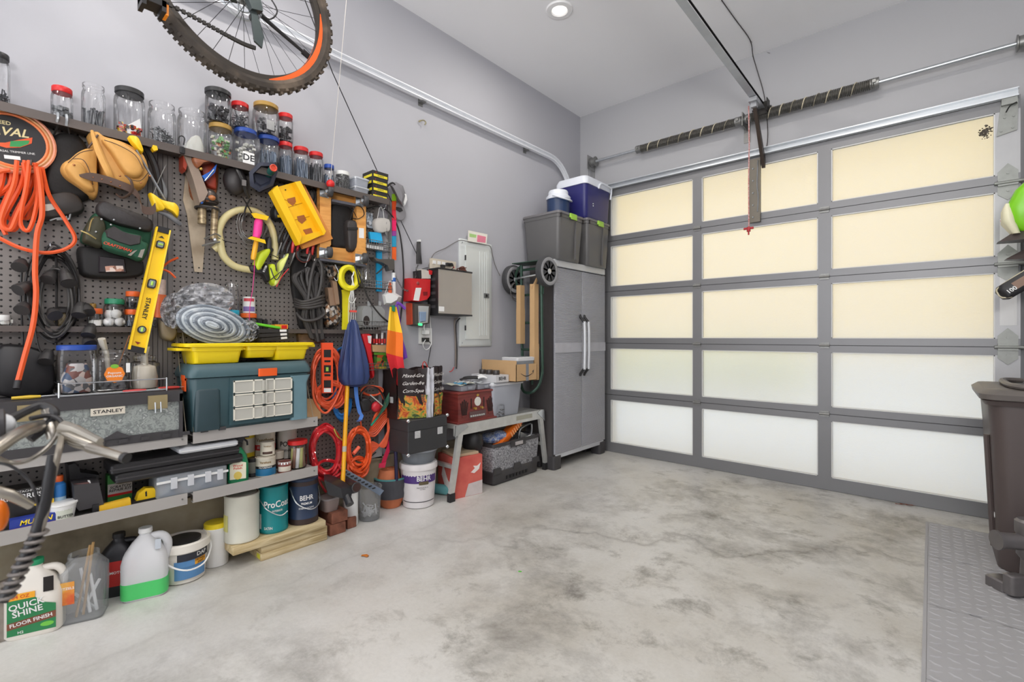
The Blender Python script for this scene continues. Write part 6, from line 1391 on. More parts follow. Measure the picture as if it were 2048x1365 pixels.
b4 = basket('lowest wire basket holding a seed packet and cartons', 738, 778, 728, 741)
t = HG('seed_packet', 'green and orange printed seed packet standing in the lowest wire basket', 'packet', 760, 738, .07); OUT(t, [(748, 705), (774, 706), (774, 738), (750, 738)], .05, .075, 0, 'packet', patches('seed_print', [(60, 110, 40), (190, 170, 50), (60, 40, 30), (120, 160, 60), (196, 90, 50)], 40, .5, kind='cells'))
OUT(t, [(748, 705), (774, 706), (774, 711), (748, 710)], .075, .077, 0, 'header', M('packet_green', (96, 160, 50), .5))
t = HG('tan_carton', 'small tan carton on top of the seed packet in the lowest wire basket', 'carton', 760, 700, .07); OUT(t, [(744, 690), (773, 691), (773, 705), (746, 704)], .05, .085, 0, 'carton', card)
for i in range(5):
 u = 748 + i * 5.4; t = HG('glue_tube', ['leftmost', 'second', 'middle', 'fourth', 'rightmost'][i] + ' red-banded marker in the row under the clear bins', 'marker', u, 680, .07, group='red-banded markers')
 P('barrel', t, MB().cyl(Lp(t, u, 689, .08), Lp(t, u, 666, .08), .007, 10), wht if i % 2 else M('marker_dark', (60, 40, 40), .5)); P('band', t, MB().cyl(Lp(t, u, 687, .08), Lp(t, u, 678, .08), .0076, 10), lidm('red'))
t = HG('red_funnel', 'long red plastic caulk bag pointing down between the blue sack and the baskets', 'funnel', 738, 700, .08)
OUT(t, [(724, 665), (744, 668), (742, 690), (746, 720), (750, 752), (747, 757), (742, 740), (732, 700)], .05, .10, .1, 'body', M('funnel_red', (214, 30, 40), .4, 0, .06)); OUT(t, [(735, 672), (743, 672), (742, 688), (737, 686)], .10, .102, 0, 'white_print', wht)
t = HG('spring_clamp', 'black spring clamp with a pointed jaw hanging at the pegboard edge', 'clamp', 770, 528, .09)
OUT(t, [(746, 514), (758, 518), (774, 518), (790, 518), (791, 540), (780, 542), (776, 532), (766, 526), (752, 522)], .06, .11, .08, 'arm', M('clamp_dark', (84, 80, 76), .5)); TB(t, [(772, 527, .1), (764, 538, .1), (753, 548, .1)], .005, name='lower_arm', mat=blk); P('pad', t, MB().ball(Lp(t, 747, 516, .1), .007, 8, 6), blk)
t = HG('grey_mask', 'folded grey paper dust mask hanging by white loops above the top wire basket', 'dust mask', 748, 445, .08)
OUT(t, [(753, 437), (780, 438), (782, 460), (774, 464), (762, 466), (752, 458)], .05, .085, .15, 'mask', M('mask_grey', (196, 192, 186), .8)); TB(t, [(755, 438, .08), (758, 420, .08), (762, 414, .09), (766, 422, .08), (768, 438, .08)], .002, name='ear_loop', mat=wht); TB(t, [(760, 414, .06), (768, 418, .10), (772, 410, .10)], .003, name='hook', mat=steel)
t = HG('white_mask', 'white cup dust mask on the rainbow flag pole tip with a purple end', 'dust mask', 785, 600, .12)
q = MB(); q.loft([[Lp(t, u, v, d) for u, v, d in r_] for r_ in ([(764, 590, .09), (776, 584, .09), (790, 586, .09), (804, 594, .09), (800, 602, .09), (782, 612, .09), (768, 610, .09)], [(770, 592, .13), (778, 588, .13), (788, 589, .13), (797, 594, .13), (794, 600, .13), (782, 607, .13), (773, 606, .13)])]); P('mask', t, q, wht)
TB(t, [(770, 588, .12), (774, 576, .12), (780, 562, .12), (786, 576, .12), (790, 587, .12)], .0016, name='strap', mat=wht)
t = HG('sealant_tube', 'white and blue sealant tube beside the hanging chain', 'tube', 787, 562, .09)
P('tube', t, MB().cyl(Lp(t, 788, 590, .09), Lp(t, 787, 546, .09), .013, 12), wht); P('band', t, MB().cyl(Lp(t, 787.5, 564, .09), Lp(t, 787.4, 556, .09), .0135, 12), M('band_blue', (40, 100, 180), .5)); P('nozzle', t, MB().cyl(Lp(t, 787, 546, .09), Lp(t, 787, 538, .09), .008, 10, r2=.005), blk)
t = HG('orange_tube', 'small orange tube hanging beside the sealant tube', 'tube', 780, 572, .1); P('tube', t, MB().cyl(Lp(t, 780, 586, .1), Lp(t, 780, 564, .1), .013, 12, r2=.008), pm)
t = HG('chain', 'thin steel chain swinging from the pegboard edge to the red battery charger', 'chain', 810, 585, .06)
ch_ = crom([Lp(t, 772, 440, .08), Lp(t, 773, 470, .08), Lp(t, 778, 510, .08), Lp(t, 789, 548, .08), Lp(t, 798, 566, .07), Lp(t, 806, 578, .06), Lp(t, 816, 582, .06), Lp(t, 824, 577, .06), Lp(t, 830, 560, .05), Lp(t, 833, 535, .05)], 5)
q = MB(); L_ = 0
for i in range(len(ch_) - 1):
 a, b_ = ch_[i], ch_[i + 1]; c_ = (a + b_) / 2; dr = (b_ - a).normalized(); sd = Vector((0, 1, 0)) if i % 2 else dr.cross(Vector((0, 1, 0))).normalized()
 hl = (b_ - a).length * .62; q.tube([c_ + dr * (hl * math.cos(x)) + sd * (.0055 * math.sin(x)) for x in [2 * PI * k / 10 for k in range(10)]], .0017, 5, True)
P('links', t, q, galv_d, kind='stuff')
# cap and strap
t = HG('baseball_cap', 'grey baseball cap with a white back hanging at the end of the top ledge', 'cap', 795, 400, .08)
cg = M('cap_grey', (132, 130, 134), .8, 0, .06);
q = MB(); q.loft([[Lp(t, u, v, d) for u, v, d in r_] for r_ in ([(778, 368, .03), (792, 364, .03), (806, 372, .03), (812, 392, .03), (806, 414, .03), (796, 404, .03), (788, 388, .03)], [(780, 370, .10), (792, 366, .11), (804, 374, .11), (810, 392, .10), (805, 412, .10), (797, 402, .10), (790, 388, .10)], [(786, 374, .13), (792, 371, .14), (800, 378, .14), (805, 392, .13), (803, 404, .13), (798, 398, .13), (793, 387, .13)])]); P('crown', t, q, cg)
OUT(t, [(794, 406), (806, 410), (812, 424), (812, 434), (806, 441), (797, 440), (793, 430)], .05, .066, .1, 'brim', cg); OUT(t, [(806, 385), (813, 388), (815, 400), (810, 412), (806, 404)], .04, .09, .1, 'white_panel', wht)
OUT(t, [(793, 414), (803, 416), (806, 422), (800, 424), (793, 420)], .066, .072, 0, 'sweatband', blk); TB(t, [(771, 388, .08), (774, 374, .12), (786, 366, .13), (794, 378, .12), (792, 392, .1)], .006, name='strap', mat=nyl, flat=.4)
t = HG('rainbow_lanyard', 'rainbow-dyed strap hanging vertically below the grey cap', 'strap', 789, 470, .06)
seg = [(388, 402, (150, 200, 40)), (402, 420, (220, 80, 30)), (420, 440, (226, 40, 60)), (440, 462, (236, 20, 100)), (462, 472, (150, 60, 150)), (472, 494, (30, 150, 190)), (494, 520, (240, 100, 30))]
for i, (v0, v1, c_) in enumerate(seg): OUT(t, [(784.5, v0), (792.5, v0), (792.5, v1 + .5), (784.5, v1 + .5)], .055, .06, 0, 'dyed_section', M('dye%d' % i, c_, .6, 0, .05))
for (v0, v1, u_, lab) in ((398, 520, 778, 'dark steel square hanging beside the rainbow strap'),):
 t = HG('metal_square', lab, 'steel square', u_, v0, .05); OUT(t, [(u_ - 2, v0), (u_ + 2, v0), (u_ + 3, v1), (u_ - 1, v1)], .04, .045, 0, 'blade', galv_d); OUT(t, [(760, 394), (778, 398), (778, 404), (760, 400)], .04, .05, 0, 'arm', lidm('red'))
# flag
t = HG('rainbow_flag', 'folded rainbow striped flag with purple side hanging from a dark pole', 'flag', 795, 700, .12)
fl = [((255, 200, 40), 0, .30), ((244, 120, 30), .30, .58), ((222, 40, 50), .58, 1.0)]
def fpt(s_, w_, d_=.14):
 ul = 780 - 8 * math.sin(min(1, s_ * 1.6) * PI / 2) + (18 * max(0, s_ - .55) * 2.2); ur = 787 + 13 * min(1, s_ * 3) + max(0, s_ - .6) * 26 + w_ * 6
 return (ul + (ur - ul) * w_, 614 + 175 * s_ * (1 - .18 * (1 - w_) * max(0, s_ - .4)), d_ + .012 * math.sin(w_ * 7 + s_ * 2))
for i, (c_, s0, s1) in enumerate(fl):
 P('stripe', t, MB().sheet([[Lp(t, *fpt(s0 + (s1 - s0) * a / 5 - .12 * (1 - w_ / 5) * (0 if s0 + (s1 - s0) * a / 5 == 0 else .3), w_ / 5)) for w_ in range(6)] for a in range(6)], .0015), M('flag%d' % i, c_, .7, 0, .05))
P('stripe', t, MB().sheet([[Lp(t, u_ + (a * 3), v_, .125 + .004 * a) for a in range(3)] for u_, v_ in ((790, 610), (796, 650), (800, 680), (806, 700), (809, 716))], .0015), M('flag_purple', (120, 66, 180), .7))
P('stripe', t, MB().sheet([[Lp(t, *p) for p in r_] for r_ in ([(788, 612, .12), (792, 612, .12)], [(792, 650, .12), (800, 650, .12)], [(796, 690, .12), (808, 690, .12)], [(797, 712, .12), (812, 708, .12)], [(803, 722, .12), (814, 716, .12)])], .0015), M('flag_purple', (120, 66, 180)))
P('stripe', t, MB().sheet([[Lp(t, *p) for p in r_] for r_ in ([(782, 700, .12), (790, 700, .12)], [(781, 735, .12), (792, 740, .12)], [(786, 765, .12), (800, 775, .12)])], .0015), M('flag0', (255, 200, 40))); OUT(t, [(784, 612), (790, 611), (790, 624), (785, 622)], .13, .15, 0, 'green_tip', lidm('green')); TB(t, [(794, 606, .14), (802, 610, .14), (810, 618, .14)], .010, name='purple_end', mat=M('flag_purple', (120, 66, 180)))
t = HG('flag_pole', 'long dark navy pole leaning on the wall under the rainbow flag into the planter', 'pole', 790, 800, .12)
P('pole', t, MB().cyl(Lp(t, 785, 640, .10), Lp(t, 789, 800, .12), .010, 10).cyl(Lp(t, 789, 800, .12), Lp(t, 793, 962, .15), .012, 10), M('pole_navy', (34, 32, 66), .35)); P('joint', t, MB().cyl(Lp(t, 788, 800, .12), Lp(t, 789, 822, .122), .016, 12), M('joint_tan', (190, 160, 140), .5))

# wall clutter right of the pegboard: chargers, receiver, panel
t = HG('electrical_panel', 'tall pale grey breaker panel with latch on the left wall', 'electrical panel', 952, 590, 0)
pg = M('panel_grey', (218, 222, 220), .32, .25, .04, 4)
cA, cB = Lp(t, 920, 476, .02), Lp(t, 985, 698, .02)
X0, X1, Z1, Z0 = cA.x, cB.x, cA.z, Lp(t, 920, 694, .02).z
P('flange', t, MB().rbox([(0, X1 - X0, Z1 - Z0, .01), (.012, X1 - X0, Z1 - Z0, .01), (.018, X1 - X0 - .02, Z1 - Z0 - .02, .01)], 0, 0, m=Matrix.Translation(((X0 + X1) / 2, 0, (Z0 + Z1) / 2)) @ Matrix.Rotation(R(90), 4, 'X')), pg)
dr = P('door', t, MB().box(X0 + .06, X1 - .045, -.018, -.026, Z0 + .06, Z1 - .05), pg)
q = MB()
for k in range(4): q.box(X1 - .16 + k * .027, X1 - .148 + k * .027, -.026, -.030, Z0 + .09, Z1 - .08)
P('door_ribs', dr, q, pg, kind='stuff'); P('latch', dr, MB().box(X1 - .11, X1 - .055, -.026, -.034, (Z0 + Z1) / 2 - .03, (Z0 + Z1) / 2 + .01), M('latch_grey', (110, 112, 112), .4)); P('latch_slot', dr, MB().box(X1 - .095, X1 - .075, -.034, -.036, (Z0 + Z1) / 2 - .02, (Z0 + Z1) / 2), blk)
for x, z in ((X0 + .025, Z1 - .03), (X1 - .02, Z1 - .03), (X0 + .025, Z0 + .03), (X1 - .02, Z0 + .03)): P('screw', t, MB().ball((x, -.019, z), .006, 8, 4, sy=.5), galv)
for z in (Z1 - .15, Z0 + .15): P('hinge', t, MB().box(X0 + .052, X0 + .06, -.018, -.028, z - .02, z + .02), blk)
t = HG('leaflet', 'small pink and green printed leaflet tucked on top of the breaker panel', 'leaflet', 955, 475, .03); OUT(t, [(937, 461), (975, 469), (973, 490), (936, 484)], .022, .026, 0, 'sheet', M('leaf_white', (232, 228, 216), .7)); OUT(t, [(955, 470), (972, 474), (971, 486), (954, 484)], .026, .027, 0, 'pink_print', M('leaf_pink', (224, 130, 150), .7)); OUT(t, [(939, 467), (953, 470), (952, 476), (939, 474)], .026, .027, 0, 'green_print', M('leaf_green', (170, 206, 130), .7))
t = WT('av_receiver', 'brushed steel and black flat media receiver mounted upright on the left wall', 'receiver', 2.41, 1.49, 0)
P('chassis', t, MB().box(-.165, .165, -.03, -.15, -.165, .165), blk); P('front_plate', t, MB().box(-.165, .165, -.15, -.156, -.16, .16), M('brushed_steel', (176, 170, 164), .32, .55, .06, 5)); P('sticker', t, MB().box(-.165, -.115, -.156, -.1575, -.145, -.11), wht)
P('top_edge', t, MB().box(-.17, .17, -.028, -.158, .16, .172), blk); P('bottom_edge', t, MB().box(-.17, .17, -.028, -.158, -.172, -.16), blk)
q = MB()
for k in range(5): q.box(-.1655, -.168, -.05, -.12, -.12 + k * .05, -.10 + k * .05)
P('side_vent', t, q, blk2, kind='stuff'); P('bracket', t, MB().box(-.05, .05, -.001, -.03, -.05, .05), galv_d)
RZ = 1.49 + .173
t = WT('power_adapter_box', 'beige network box with sockets and plugged cables on top of the media receiver', 'network box', 2.345, RZ, 0)
P('box', t, MB().box(-.10, .14, -.05, -.075, .0, .075), M('beige', (206, 196, 178), .5))
for k in range(3): P('socket', t, MB().box(-.09 + k * .045, -.06 + k * .045, -.075, -.078, .035, .06), wht)
for x in (-.02, .03, .055): P('plug', t, MB().box(x, x + .03, -.078, -.10, .012 + (x > 0) * .02, .035 + (x > 0) * .02), blk)
P('red_dot', t, MB().ball((.115, -.075, .03), .008, 8, 5, sy=.3), M('dot_red', (226, 60, 70), .5)); P('cable', t, MB().tube(crom([(.03, -.1, .04), (.06, -.12, .05), (.08, -.11, .02), (.06, -.1, .004)], 4), .003, 5), blk)
t = WT('earbuds_tangle', 'small tangle of brown wires on the right end of the media receiver', 'wires', 2.53, RZ + .012, .1); P('wires', t, MB().tube(crom([Vector((random.uniform(-.035, .035), random.uniform(-.03, .03), random.uniform(-.006, .026))) for _ in range(22)], 4), .004, 5), M('wire_brown', (110, 66, 54), .6))
t = HG('battery_charger', 'red battery charger hanging on the wall left of the media receiver', 'charger', 842, 580, .05)
rd = M('charger_red', (206, 40, 44), .4, 0, .05)
OUT(t, [(822, 556), (862, 558), (861, 592), (855, 600), (838, 604), (822, 602)], .0, .09, .05, 'body', rd); OUT(t, [(832, 576), (843, 576), (838, 602), (827, 601)], .09, .0925, 0, 'label', wht); OUT(t, [(846, 584), (855, 584), (855, 591), (847, 592)], .088, .092, 0, 'recess', M('recess_red', (130, 20, 26), .5)); P('dial', t, MB().ball(Lp(t, 836, 567, .09), .013, 12, 6, sy=.4), M('dial_red', (150, 60, 60), .4))
t = HG('battery_pack', 'pale battery pack with a red corner clipped above the red charger', 'battery', 848, 545, .06); OUT(t, [(844, 538), (861, 543), (862, 558), (845, 558)], .02, .085, .05, 'pack', M('pack_pale', (206, 200, 190), .5)); OUT(t, [(858, 540), (865, 542), (864, 550), (859, 549)], .085, .09, 0, 'red_corner', rd); OUT(t, [(835, 542), (844, 540), (845, 558), (836, 557)], .02, .075, .05, 'dark_end', blk)
t = HG('usb_charger', 'orange and grey charger with a blue-grey cradle under the red charger', 'charger', 842, 630, .05)
OUT(t, [(822, 606), (830, 606), (830, 650), (823, 650)], .0, .06, .05, 'orange_side', M('orange_side', (206, 80, 50), .5)); OUT(t, [(828, 606), (862, 608), (860, 648), (838, 652), (829, 650)], .0, .08, .06, 'body', M('charger_dark', (76, 70, 66), .5)); OUT(t, [(838, 612), (858, 613), (856, 646), (839, 648)], .08, .09, .05, 'face', M('face_grey', (176, 178, 178), .5)); OUT(t, [(840, 624), (853, 624), (852, 643), (841, 644)], .088, .10, .1, 'cradle', M('cradle_blue', (130, 150, 176), .5)); OUT(t, [(839, 647), (845, 648), (844, 652), (839, 651)], .08, .095, 0, 'green_lamp', M('lamp_green', (60, 220, 120), .4, var=0, emit=1.5))
t = HG('wall_outlet', 'white double wall outlet with plugs and cords below the chargers', 'outlet', 850, 675, 0)
OUT(t, [(838, 655), (864, 657), (864, 690), (838, 688)], .0, .008, 0, 'plate', wht)
for v in (665, 680):
 OUT(t, [(843, v - 5), (859, v - 4), (859, v + 4), (843, v + 4)], .008, .012, 0, 'receptacle', M('recept', (210, 208, 200), .4)); P('plug', t, MB().cb(*Lp(t, 851, v, .03), .04, .04, .03), blk if v > 670 else wht)
TB(t, [(851, 665, .05), (848, 655, .06), (852, 645, .06), (858, 640, .05)], .0035, name='cord', mat=wht); TB(t, [(851, 680, .05), (846, 690, .06), (852, 700, .05), (862, 690, .05), (862, 660, .04), (860, 630, .04), (864, 600, .04)], .003, name='cord', mat=wht); TB(t, [(856, 682, .05), (862, 690, .04), (858, 715, .02), (855, 735, .02), (853, 742, .05)], .003, name='cord', mat=blk)
t = HG('coiled_cord', 'black cord folded and tied hanging on the wall above the red charger', 'cord', 838, 505, .03)
for k in range(5): TB(t, [(835 + k * 1.2, 484, .03), (834 + k * 1.6, 505, .03 + .004 * k), (834 + k * 2.2, 528, .03)], .006, name='strand', mat=bkc)
P('hook', t, MB().cb(*Lp(t, 838, 482, .03), .012, .03, .015), wht); TB(t, [(836, 530, .03), (832, 545, .03), (845, 538, .03), (870, 534, .05)], .003, name='tail', mat=bkc)
t = HG('coax_cable', 'thin grey cable draped from the network box over the breaker panel to the hand truck', 'cable', 930, 490, .02)
TB(t, [(858, 530, .04), (868, 508, .05), (890, 497, .03), (912, 484, .025), (922, 481, .04), (940, 484, .045), (972, 490, .045), (981, 494, .035), (985, 510, .02), (990, 530, .01), (1000, 552, .02)], .0032, name='cable', mat=M('cable_grey2', (106, 102, 100), .5)); TB(t, [(858, 530, .04), (856, 545, .05), (862, 560, .04), (868, 540, .04)], .0032, name='cable', mat=M('cable_grey2', (106, 102, 100)))
t = HG('cable_bundle', 'pair of cables running down the wall from the receiver to the platform', 'cable', 911, 680, .01)
TB(t, [(915, 636, .02), (909, 645, .012), (911, 690, .01), (911, 735, .012)], .006, name='cable', mat=M('cable_mid', (130, 118, 110), .5)); TB(t, [(920, 637, .03), (912, 650, .018), (914, 700, .014), (913, 738, .012)], .005, name='cable', mat=bkc); TB(t, [(908, 735, .02), (904, 742, .03), (899, 744, .04)], .003, name='cable', mat=lidm('red'))

# hanging cords low on the right block
t = HG('torpedo_level', 'orange packaged torpedo level with three black windows hanging in front of orange cord', 'torpedo level', 656, 730, .15)
OUT(t, [(644, 686), (666, 686), (666, 786), (645, 787)], .135, .15, 0, 'card', M('level_orange', (240, 84, 44), .45, 0, .05))
for v0, v1 in ((700, 715), (731, 746), (761, 776)): OUT(t, [(648, v0), (662, v0), (662, v1), (648, v1)], .15, .1515, 0, 'window', blk)
for v in (723, 751): OUT(t, [(649, v - 2), (661, v - 2), (661, v + 2), (649, v + 2)], .15, .1515, 0, 'slot', blk)
OUT(t, [(648, 777), (662, 777), (662, 785), (648, 785)], .15, .152, 0, 'price_label', wht); OUT(t, [(652, 735), (657, 735), (657, 743), (652, 743)], .1515, .154, 0, 'vial', vg)
cordo = M('cord_orange2', (238, 100, 60), .4, 0, .06)
t = HG('orange_cord_hank', 'big hank of thin orange extension cord behind the packaged orange level', 'cord', 655, 760, .08); loops(t, 655, 755, 32, 62, 12, .0068, 71, .075, .03, cordo, 'cord'); loops(t, 662, 790, 30, 26, 6, .0068, 72, .09, .02, cordo, 'cord'); TB(t, [(628, 740, .12), (626, 790, .13), (640, 820, .13), (655, 825, .13), (672, 800, .12), (684, 770, .11)], .0068, name='cord', mat=cordo)
blc = M('cord_blue', (30, 110, 180), .4, 0, .06)
t = HG('blue_cord_hank', 'hank of blue air hose hanging behind the yellow broom handle', 'hose', 685, 790, .07); loops(t, 684, 800, 18, 42, 7, .008, 73, .07, .02, blc, 'hose'); loops(t, 684, 712, 14, 20, 4, .005, 74, .06, .02, blc, 'hose')
t = HG('blue_strap', 'light blue nylon strap with a looped end hanging right of the broom handle', 'strap', 716, 800, .12)
P('strap', t, MB().sheet([[Lp(t, u - 3.5, v, d), Lp(t, u + 4, v, d)] for u, v, d in ((711, 772, .13), (712, 790, .135), (715, 810, .135), (719, 826, .13), (723, 832, .14), (720, 840, .15), (716, 843, .14))], .0025), M('strap_blue', (80, 130, 210), .6))
t = HG('red_hose_hank', 'large coil of shiny red air hose hanging below the green toolbox shelf', 'hose', 650, 900, .1); redh = M('hose_red', (214, 44, 52), .3, 0, .06, 10, coat=.4); loops(t, 652, 902, 30, 52, 13, .0085, 75, .10, .035, redh, 'hose', k=5); loops(t, 655, 940, 28, 20, 3, .009, 76, .10, .03, redh, 'hose'); TB(t, [(632, 940, .09), (640, 965, .09), (652, 985, .08)], .007, name='hose', mat=redh); TB(t, [(668, 858, .14), (674, 872, .15), (684, 880, .14)], .006, name='fitting', mat=M('brass', (196, 160, 80)))
t = HG('orange_cord_coil', 'round coil of bright orange extension cord right of the yellow broom handle', 'cord', 717, 900, .1); loops(t, 717, 900, 24, 46, 10, .008, 77, .11, .03, orc, 'cord'); loops(t, 716, 935, 22, 22, 5, .008, 78, .10, .02, orc, 'cord'); P('plug', t, MB().cyl(Lp(t, 718, 895, .14), Lp(t, 707, 908, .15), .012, 10), M('plug_orange', (250, 110, 80), .4)); TB(t, [(705, 930, .1), (718, 950, .1), (728, 965, .09)], .005, name='cord', mat=orc); TB(t, [(712, 770, .06), (716, 800, .07), (722, 850, .07), (728, 870, .08)], .0045, name='cord', mat=orc)
t = HG('orange_cord_fan', 'loose orange cord loops fanning down at the right edge of the pegboard', 'cord', 762, 860, .07)
q = MB()
for k in range(9): TB(t, [(735 + k, 870 - k * 2, .07), (750, 872 - k * 5, .08 + .005 * k), (768, 850 - k * 5, .09), (777 - k * .3, 835, .08), (780 - k * .6, 850 + k * 3, .09), (768, 885 + k * 2 - 6, .09), (745, 905 - k * 2.5, .08), (732, 910 - k * 2, .07)], .0065, 4, q=q)
P('cord', t, q, cordo); TB(t, [(758, 780, .06), (768, 800, .07), (776, 830, .07)], .0068, name='cord', mat=cordo)
t = HG('ear_muffs', 'black and red ear muffs hanging right of the blue sack', 'ear muffs', 745, 800, .1)
P('headband', t, TB(t, [(726, 812, .12), (722, 790, .13), (736, 774, .13), (756, 778, .13), (768, 796, .13), (766, 812, .12)], .009, 5, q=MB(), flat=.5), blk); OUT(t, [(722, 800), (736, 796), (746, 806), (744, 822), (730, 826), (722, 816)], .07, .13, .2, 'ear_cup', blk); P('ear_cup', t, MB().ball(Lp(t, 752, 814, .13), .034, 14, 8, sy=.7), M('muff_red', (196, 36, 48), .35)); TB(t, [(740, 790, .14), (752, 800, .15), (766, 812, .15)], .004, name='wire_frame', mat=steel); loops(t, 744, 782, 22, 10, 4, .004, 79, .08, .02, cordo, 'cord_behind')
t = HG('light_string', 'bundle of thin dark green cord with a teal plug over the ear muffs', 'cord', 768, 815, .12); grc = M('cord_green', (24, 90, 66), .45)
for k in range(5): TB(t, [(778 - k, 786 + k * 2, .13), (776 - k * 2, 808, .14), (764 - k, 826, .14), (752 - k, 838 + k, .13)], .0026, name='cord', mat=grc)
P('plug', t, MB().cyl(Lp(t, 756, 834, .13), Lp(t, 742, 852, .13), .007, 8), M('plug_teal', (20, 140, 110), .4)); P('socket_end', t, MB().cb(*Lp(t, 786, 800, .14), .03, .03, .04), M('socket_grey', (176, 178, 178), .5))
t = HG('red_ratchet_strap', 'dark pink strap with a buckle dangling below the orange cord fan', 'strap', 768, 905, .08)
P('strap', t, MB().sheet([[Lp(t, u - 4, v, d), Lp(t, u + 4, v, d)] for u, v, d in ((782, 850, .08), (781, 880, .085), (776, 900, .09), (770, 916, .10), (766, 928, .10))], .003), M('strap_pink', (206, 34, 76), .6)); P('end', t, MB().sheet([[Lp(t, 758, 928, .10), Lp(t, 772, 924, .11)], [Lp(t, 757, 936, .10), Lp(t, 769, 936, .11)]], .006), M('strap_pink', (206, 34, 76)))
t = HG('outlet_box', 'grey low wall outlet half hidden behind the orange cords', 'outlet', 755, 905, .01); OUT(t, [(742, 898), (764, 896), (764, 916), (742, 918)], .0, .03, 0, 'plate', M('outlet_grey', (190, 190, 188), .5)); TB(t, [(752, 905, .05), (740, 915, .04), (725, 925, .03)], .004, name='cord', mat=blk)
t = HG('push_broom_pole', 'long yellow broom handle leaning on the pegboard from the floor', 'broom handle', 690, 860, .14)
P('pole', t, MB().tube([Lp(t, 695, 768, .13), Lp(t, 691, 850, .16), Lp(t, 687, 940, .20), Lp(t, 685, 972, .22)], [.0125, .0125, .0125, .014], 12), M('pole_yellow', (244, 176, 30), .35, 0, .04)); P('sticker', t, MB().cyl(Lp(t, 689, 893, .18), Lp(t, 688.5, 904, .185), .0131, 12), M('stk_grey', (180, 176, 160), .5))
t = HG('ice_scraper', 'dark scraper head hanging behind the blue sack', 'scraper', 705, 790, .1); OUT(t, [(697, 776), (712, 774), (716, 790), (706, 798), (696, 796)], .06, .12, .15, 'head', blk2)
# ================================================================= on the deep shelves
def can(name, label, cat, u, d, wpx, z0, v1, mat, lid=None, band=None, txt=(), ang=None, group=None, rim=True, parent_y=None):
 y = yat(u, d); r = wpx / 2 * pxs(u, d); h = zat(u, v1, d) - z0
 t = WT(name, label, cat, y, z0 + .001, d, group=group)
 if ang is None: ang = math.degrees(-math.atan2(y, -(XW + d)))
 P('body', t, MB().lathe([(r * .97, 0), (r, .003), (r, h * .05), (r * .985, h * .06), (r * .985, h * .93), (r, h * .94), (r, h * .985), (r * .96, h)] if rim else [(r * .97, 0), (r, .004), (r, h * .95), (r * .95, h)], 32), mat)
 if lid: P('lid', t, MB().lathe([(r * .93, h * .99), (r * .92, h * 1.005), (r * .8, h * .995), (0, h * .995)], 28) if rim else MB().lathe([(r * .9, h * .95), (r * .92, h), (r * .92, h * 1.08), (r * .85, h * 1.1), (0, h * 1.1)], 28), lid)
 for (f0, f1, a0, a1, m_) in band or ():
  P('label_band', t, MB().arc(r + .0006, h * f0, h * f1, ang + a0, ang + a1, 14), m_)
 for (s_, sz, f_, da, m_) in txt: text(t, s_, sz * h, m_, 0, 0, h * f_, bold=True, cyl=r + .0012, ang=ang + da, sx=.8)
 return t, r, h, ang
ink = M('ink_black2', (24, 24, 24)); gold_l = M('old_lid_gold', (120, 96, 72), .45, .4, .3, 20); cream = M('label_cream', (222, 214, 196), .55)
galvt = patches('galvanised_spangle', [(140, 146, 142), (172, 178, 174), (126, 132, 130), (204, 208, 204)], 50, .4, .3, dist=.6)
t = HG('power_tool_case', 'dark power tool case standing behind the galvanised toolbox and orange cord tail', 'case', 50, 740, .06); OUT(t, [(-10, 700), (40, 690), (95, 706), (110, 730), (104, 790), (-10, 790)], .025, .10, .1, 'shell', blk)
t = HG('wood_offcut', 'small tan wooden offcut at the right end behind the green toolbox', 'wood', 625, 815, .08); OUT(t, [(610, 798), (640, 800), (642, 838), (610, 836)], .03, .09, 0, 'board', card)
y0, y1 = yat(-30, .25), yat(364, .25)
t = WT('galvanised_toolbox', 'long galvanised steel toolbox with black plastic lid and small name badge', 'toolbox', (y0 + y1) / 2, S1 + .002, 0)
hw_ = (y1 - y0) / 2; th_ = .20
P('body', t, MB().box(-hw_ + .01, hw_ - .008, -.03, -.25, .03, th_ - .03), galvt)
q = MB(); q.box(-hw_, hw_, -.02, -.258, 0, .035); q.poly([(.02, .03), (.07, .06), (.12, .03)], -.25, -.262)
for k in range(7): q.box(.0 + k * .075, .03 + k * .075, -.258, -.264, .008, .024)
P('base', t, q, blk2)
P('lid', t, MB().box(-hw_, hw_, -.02, -.262, th_ - .035, th_ + .015).box(hw_ - .012, hw_, -.02, -.262, .0, th_), blk2)
P('latch', t, MB().box(hw_ - .13, hw_ - .06, -.262, -.272, th_ - .06, th_ - .0), M('latch_brass', (176, 160, 120), .35, .6)); P('latch', t, MB().box(-hw_ + .08, -hw_ + .15, -.262, -.272, th_ - .06, th_), M('latch_brass', (176, 160, 120)))
P('staple', t, MB().tube([(hw_ - .105, -.272, th_ - .03), (hw_ - .105, -.278, th_ - .075), (hw_ - .085, -.278, th_ - .075), (hw_ - .085, -.272, th_ - .03)], .003, 6), galv)
P('badge', t, MB().box(-.055 + .04, .055 + .04, -.258, -.266, th_ - .066, th_ - .036), M('badge_cream', (214, 206, 190), .5)); text(t, 'STANLEY', .0195, ink, .04, -.2665, th_ - .051, bold=True, sx=1.2)
TT = S1 + .002 + th_ + .0155
t = WT('wire_rack', 'low chrome wire rack holding three big jars on the galvanised toolbox', 'rack', yat(215, .2), TT, 0)
ra, rb = yat(118, .25) - t.location.y, yat(334, .25) - t.location.y; q = MB()
for z in (.006, .055):
 q.tube([(ra, -.06, z), (ra, -.245, z), (rb, -.245, z), (rb, -.06, z)], .003, 5, True)
for x in (ra, rb):
 for y in (-.06, -.245): q.cyl((x, y, 0), (x, y, .06), .003, 6)
for k in range(1, 8): q.cyl((ra, -.06 - k * .0232, .006), (rb, -.06 - k * .0232, .006), .002, 5)
P('frame', t, q, steel)
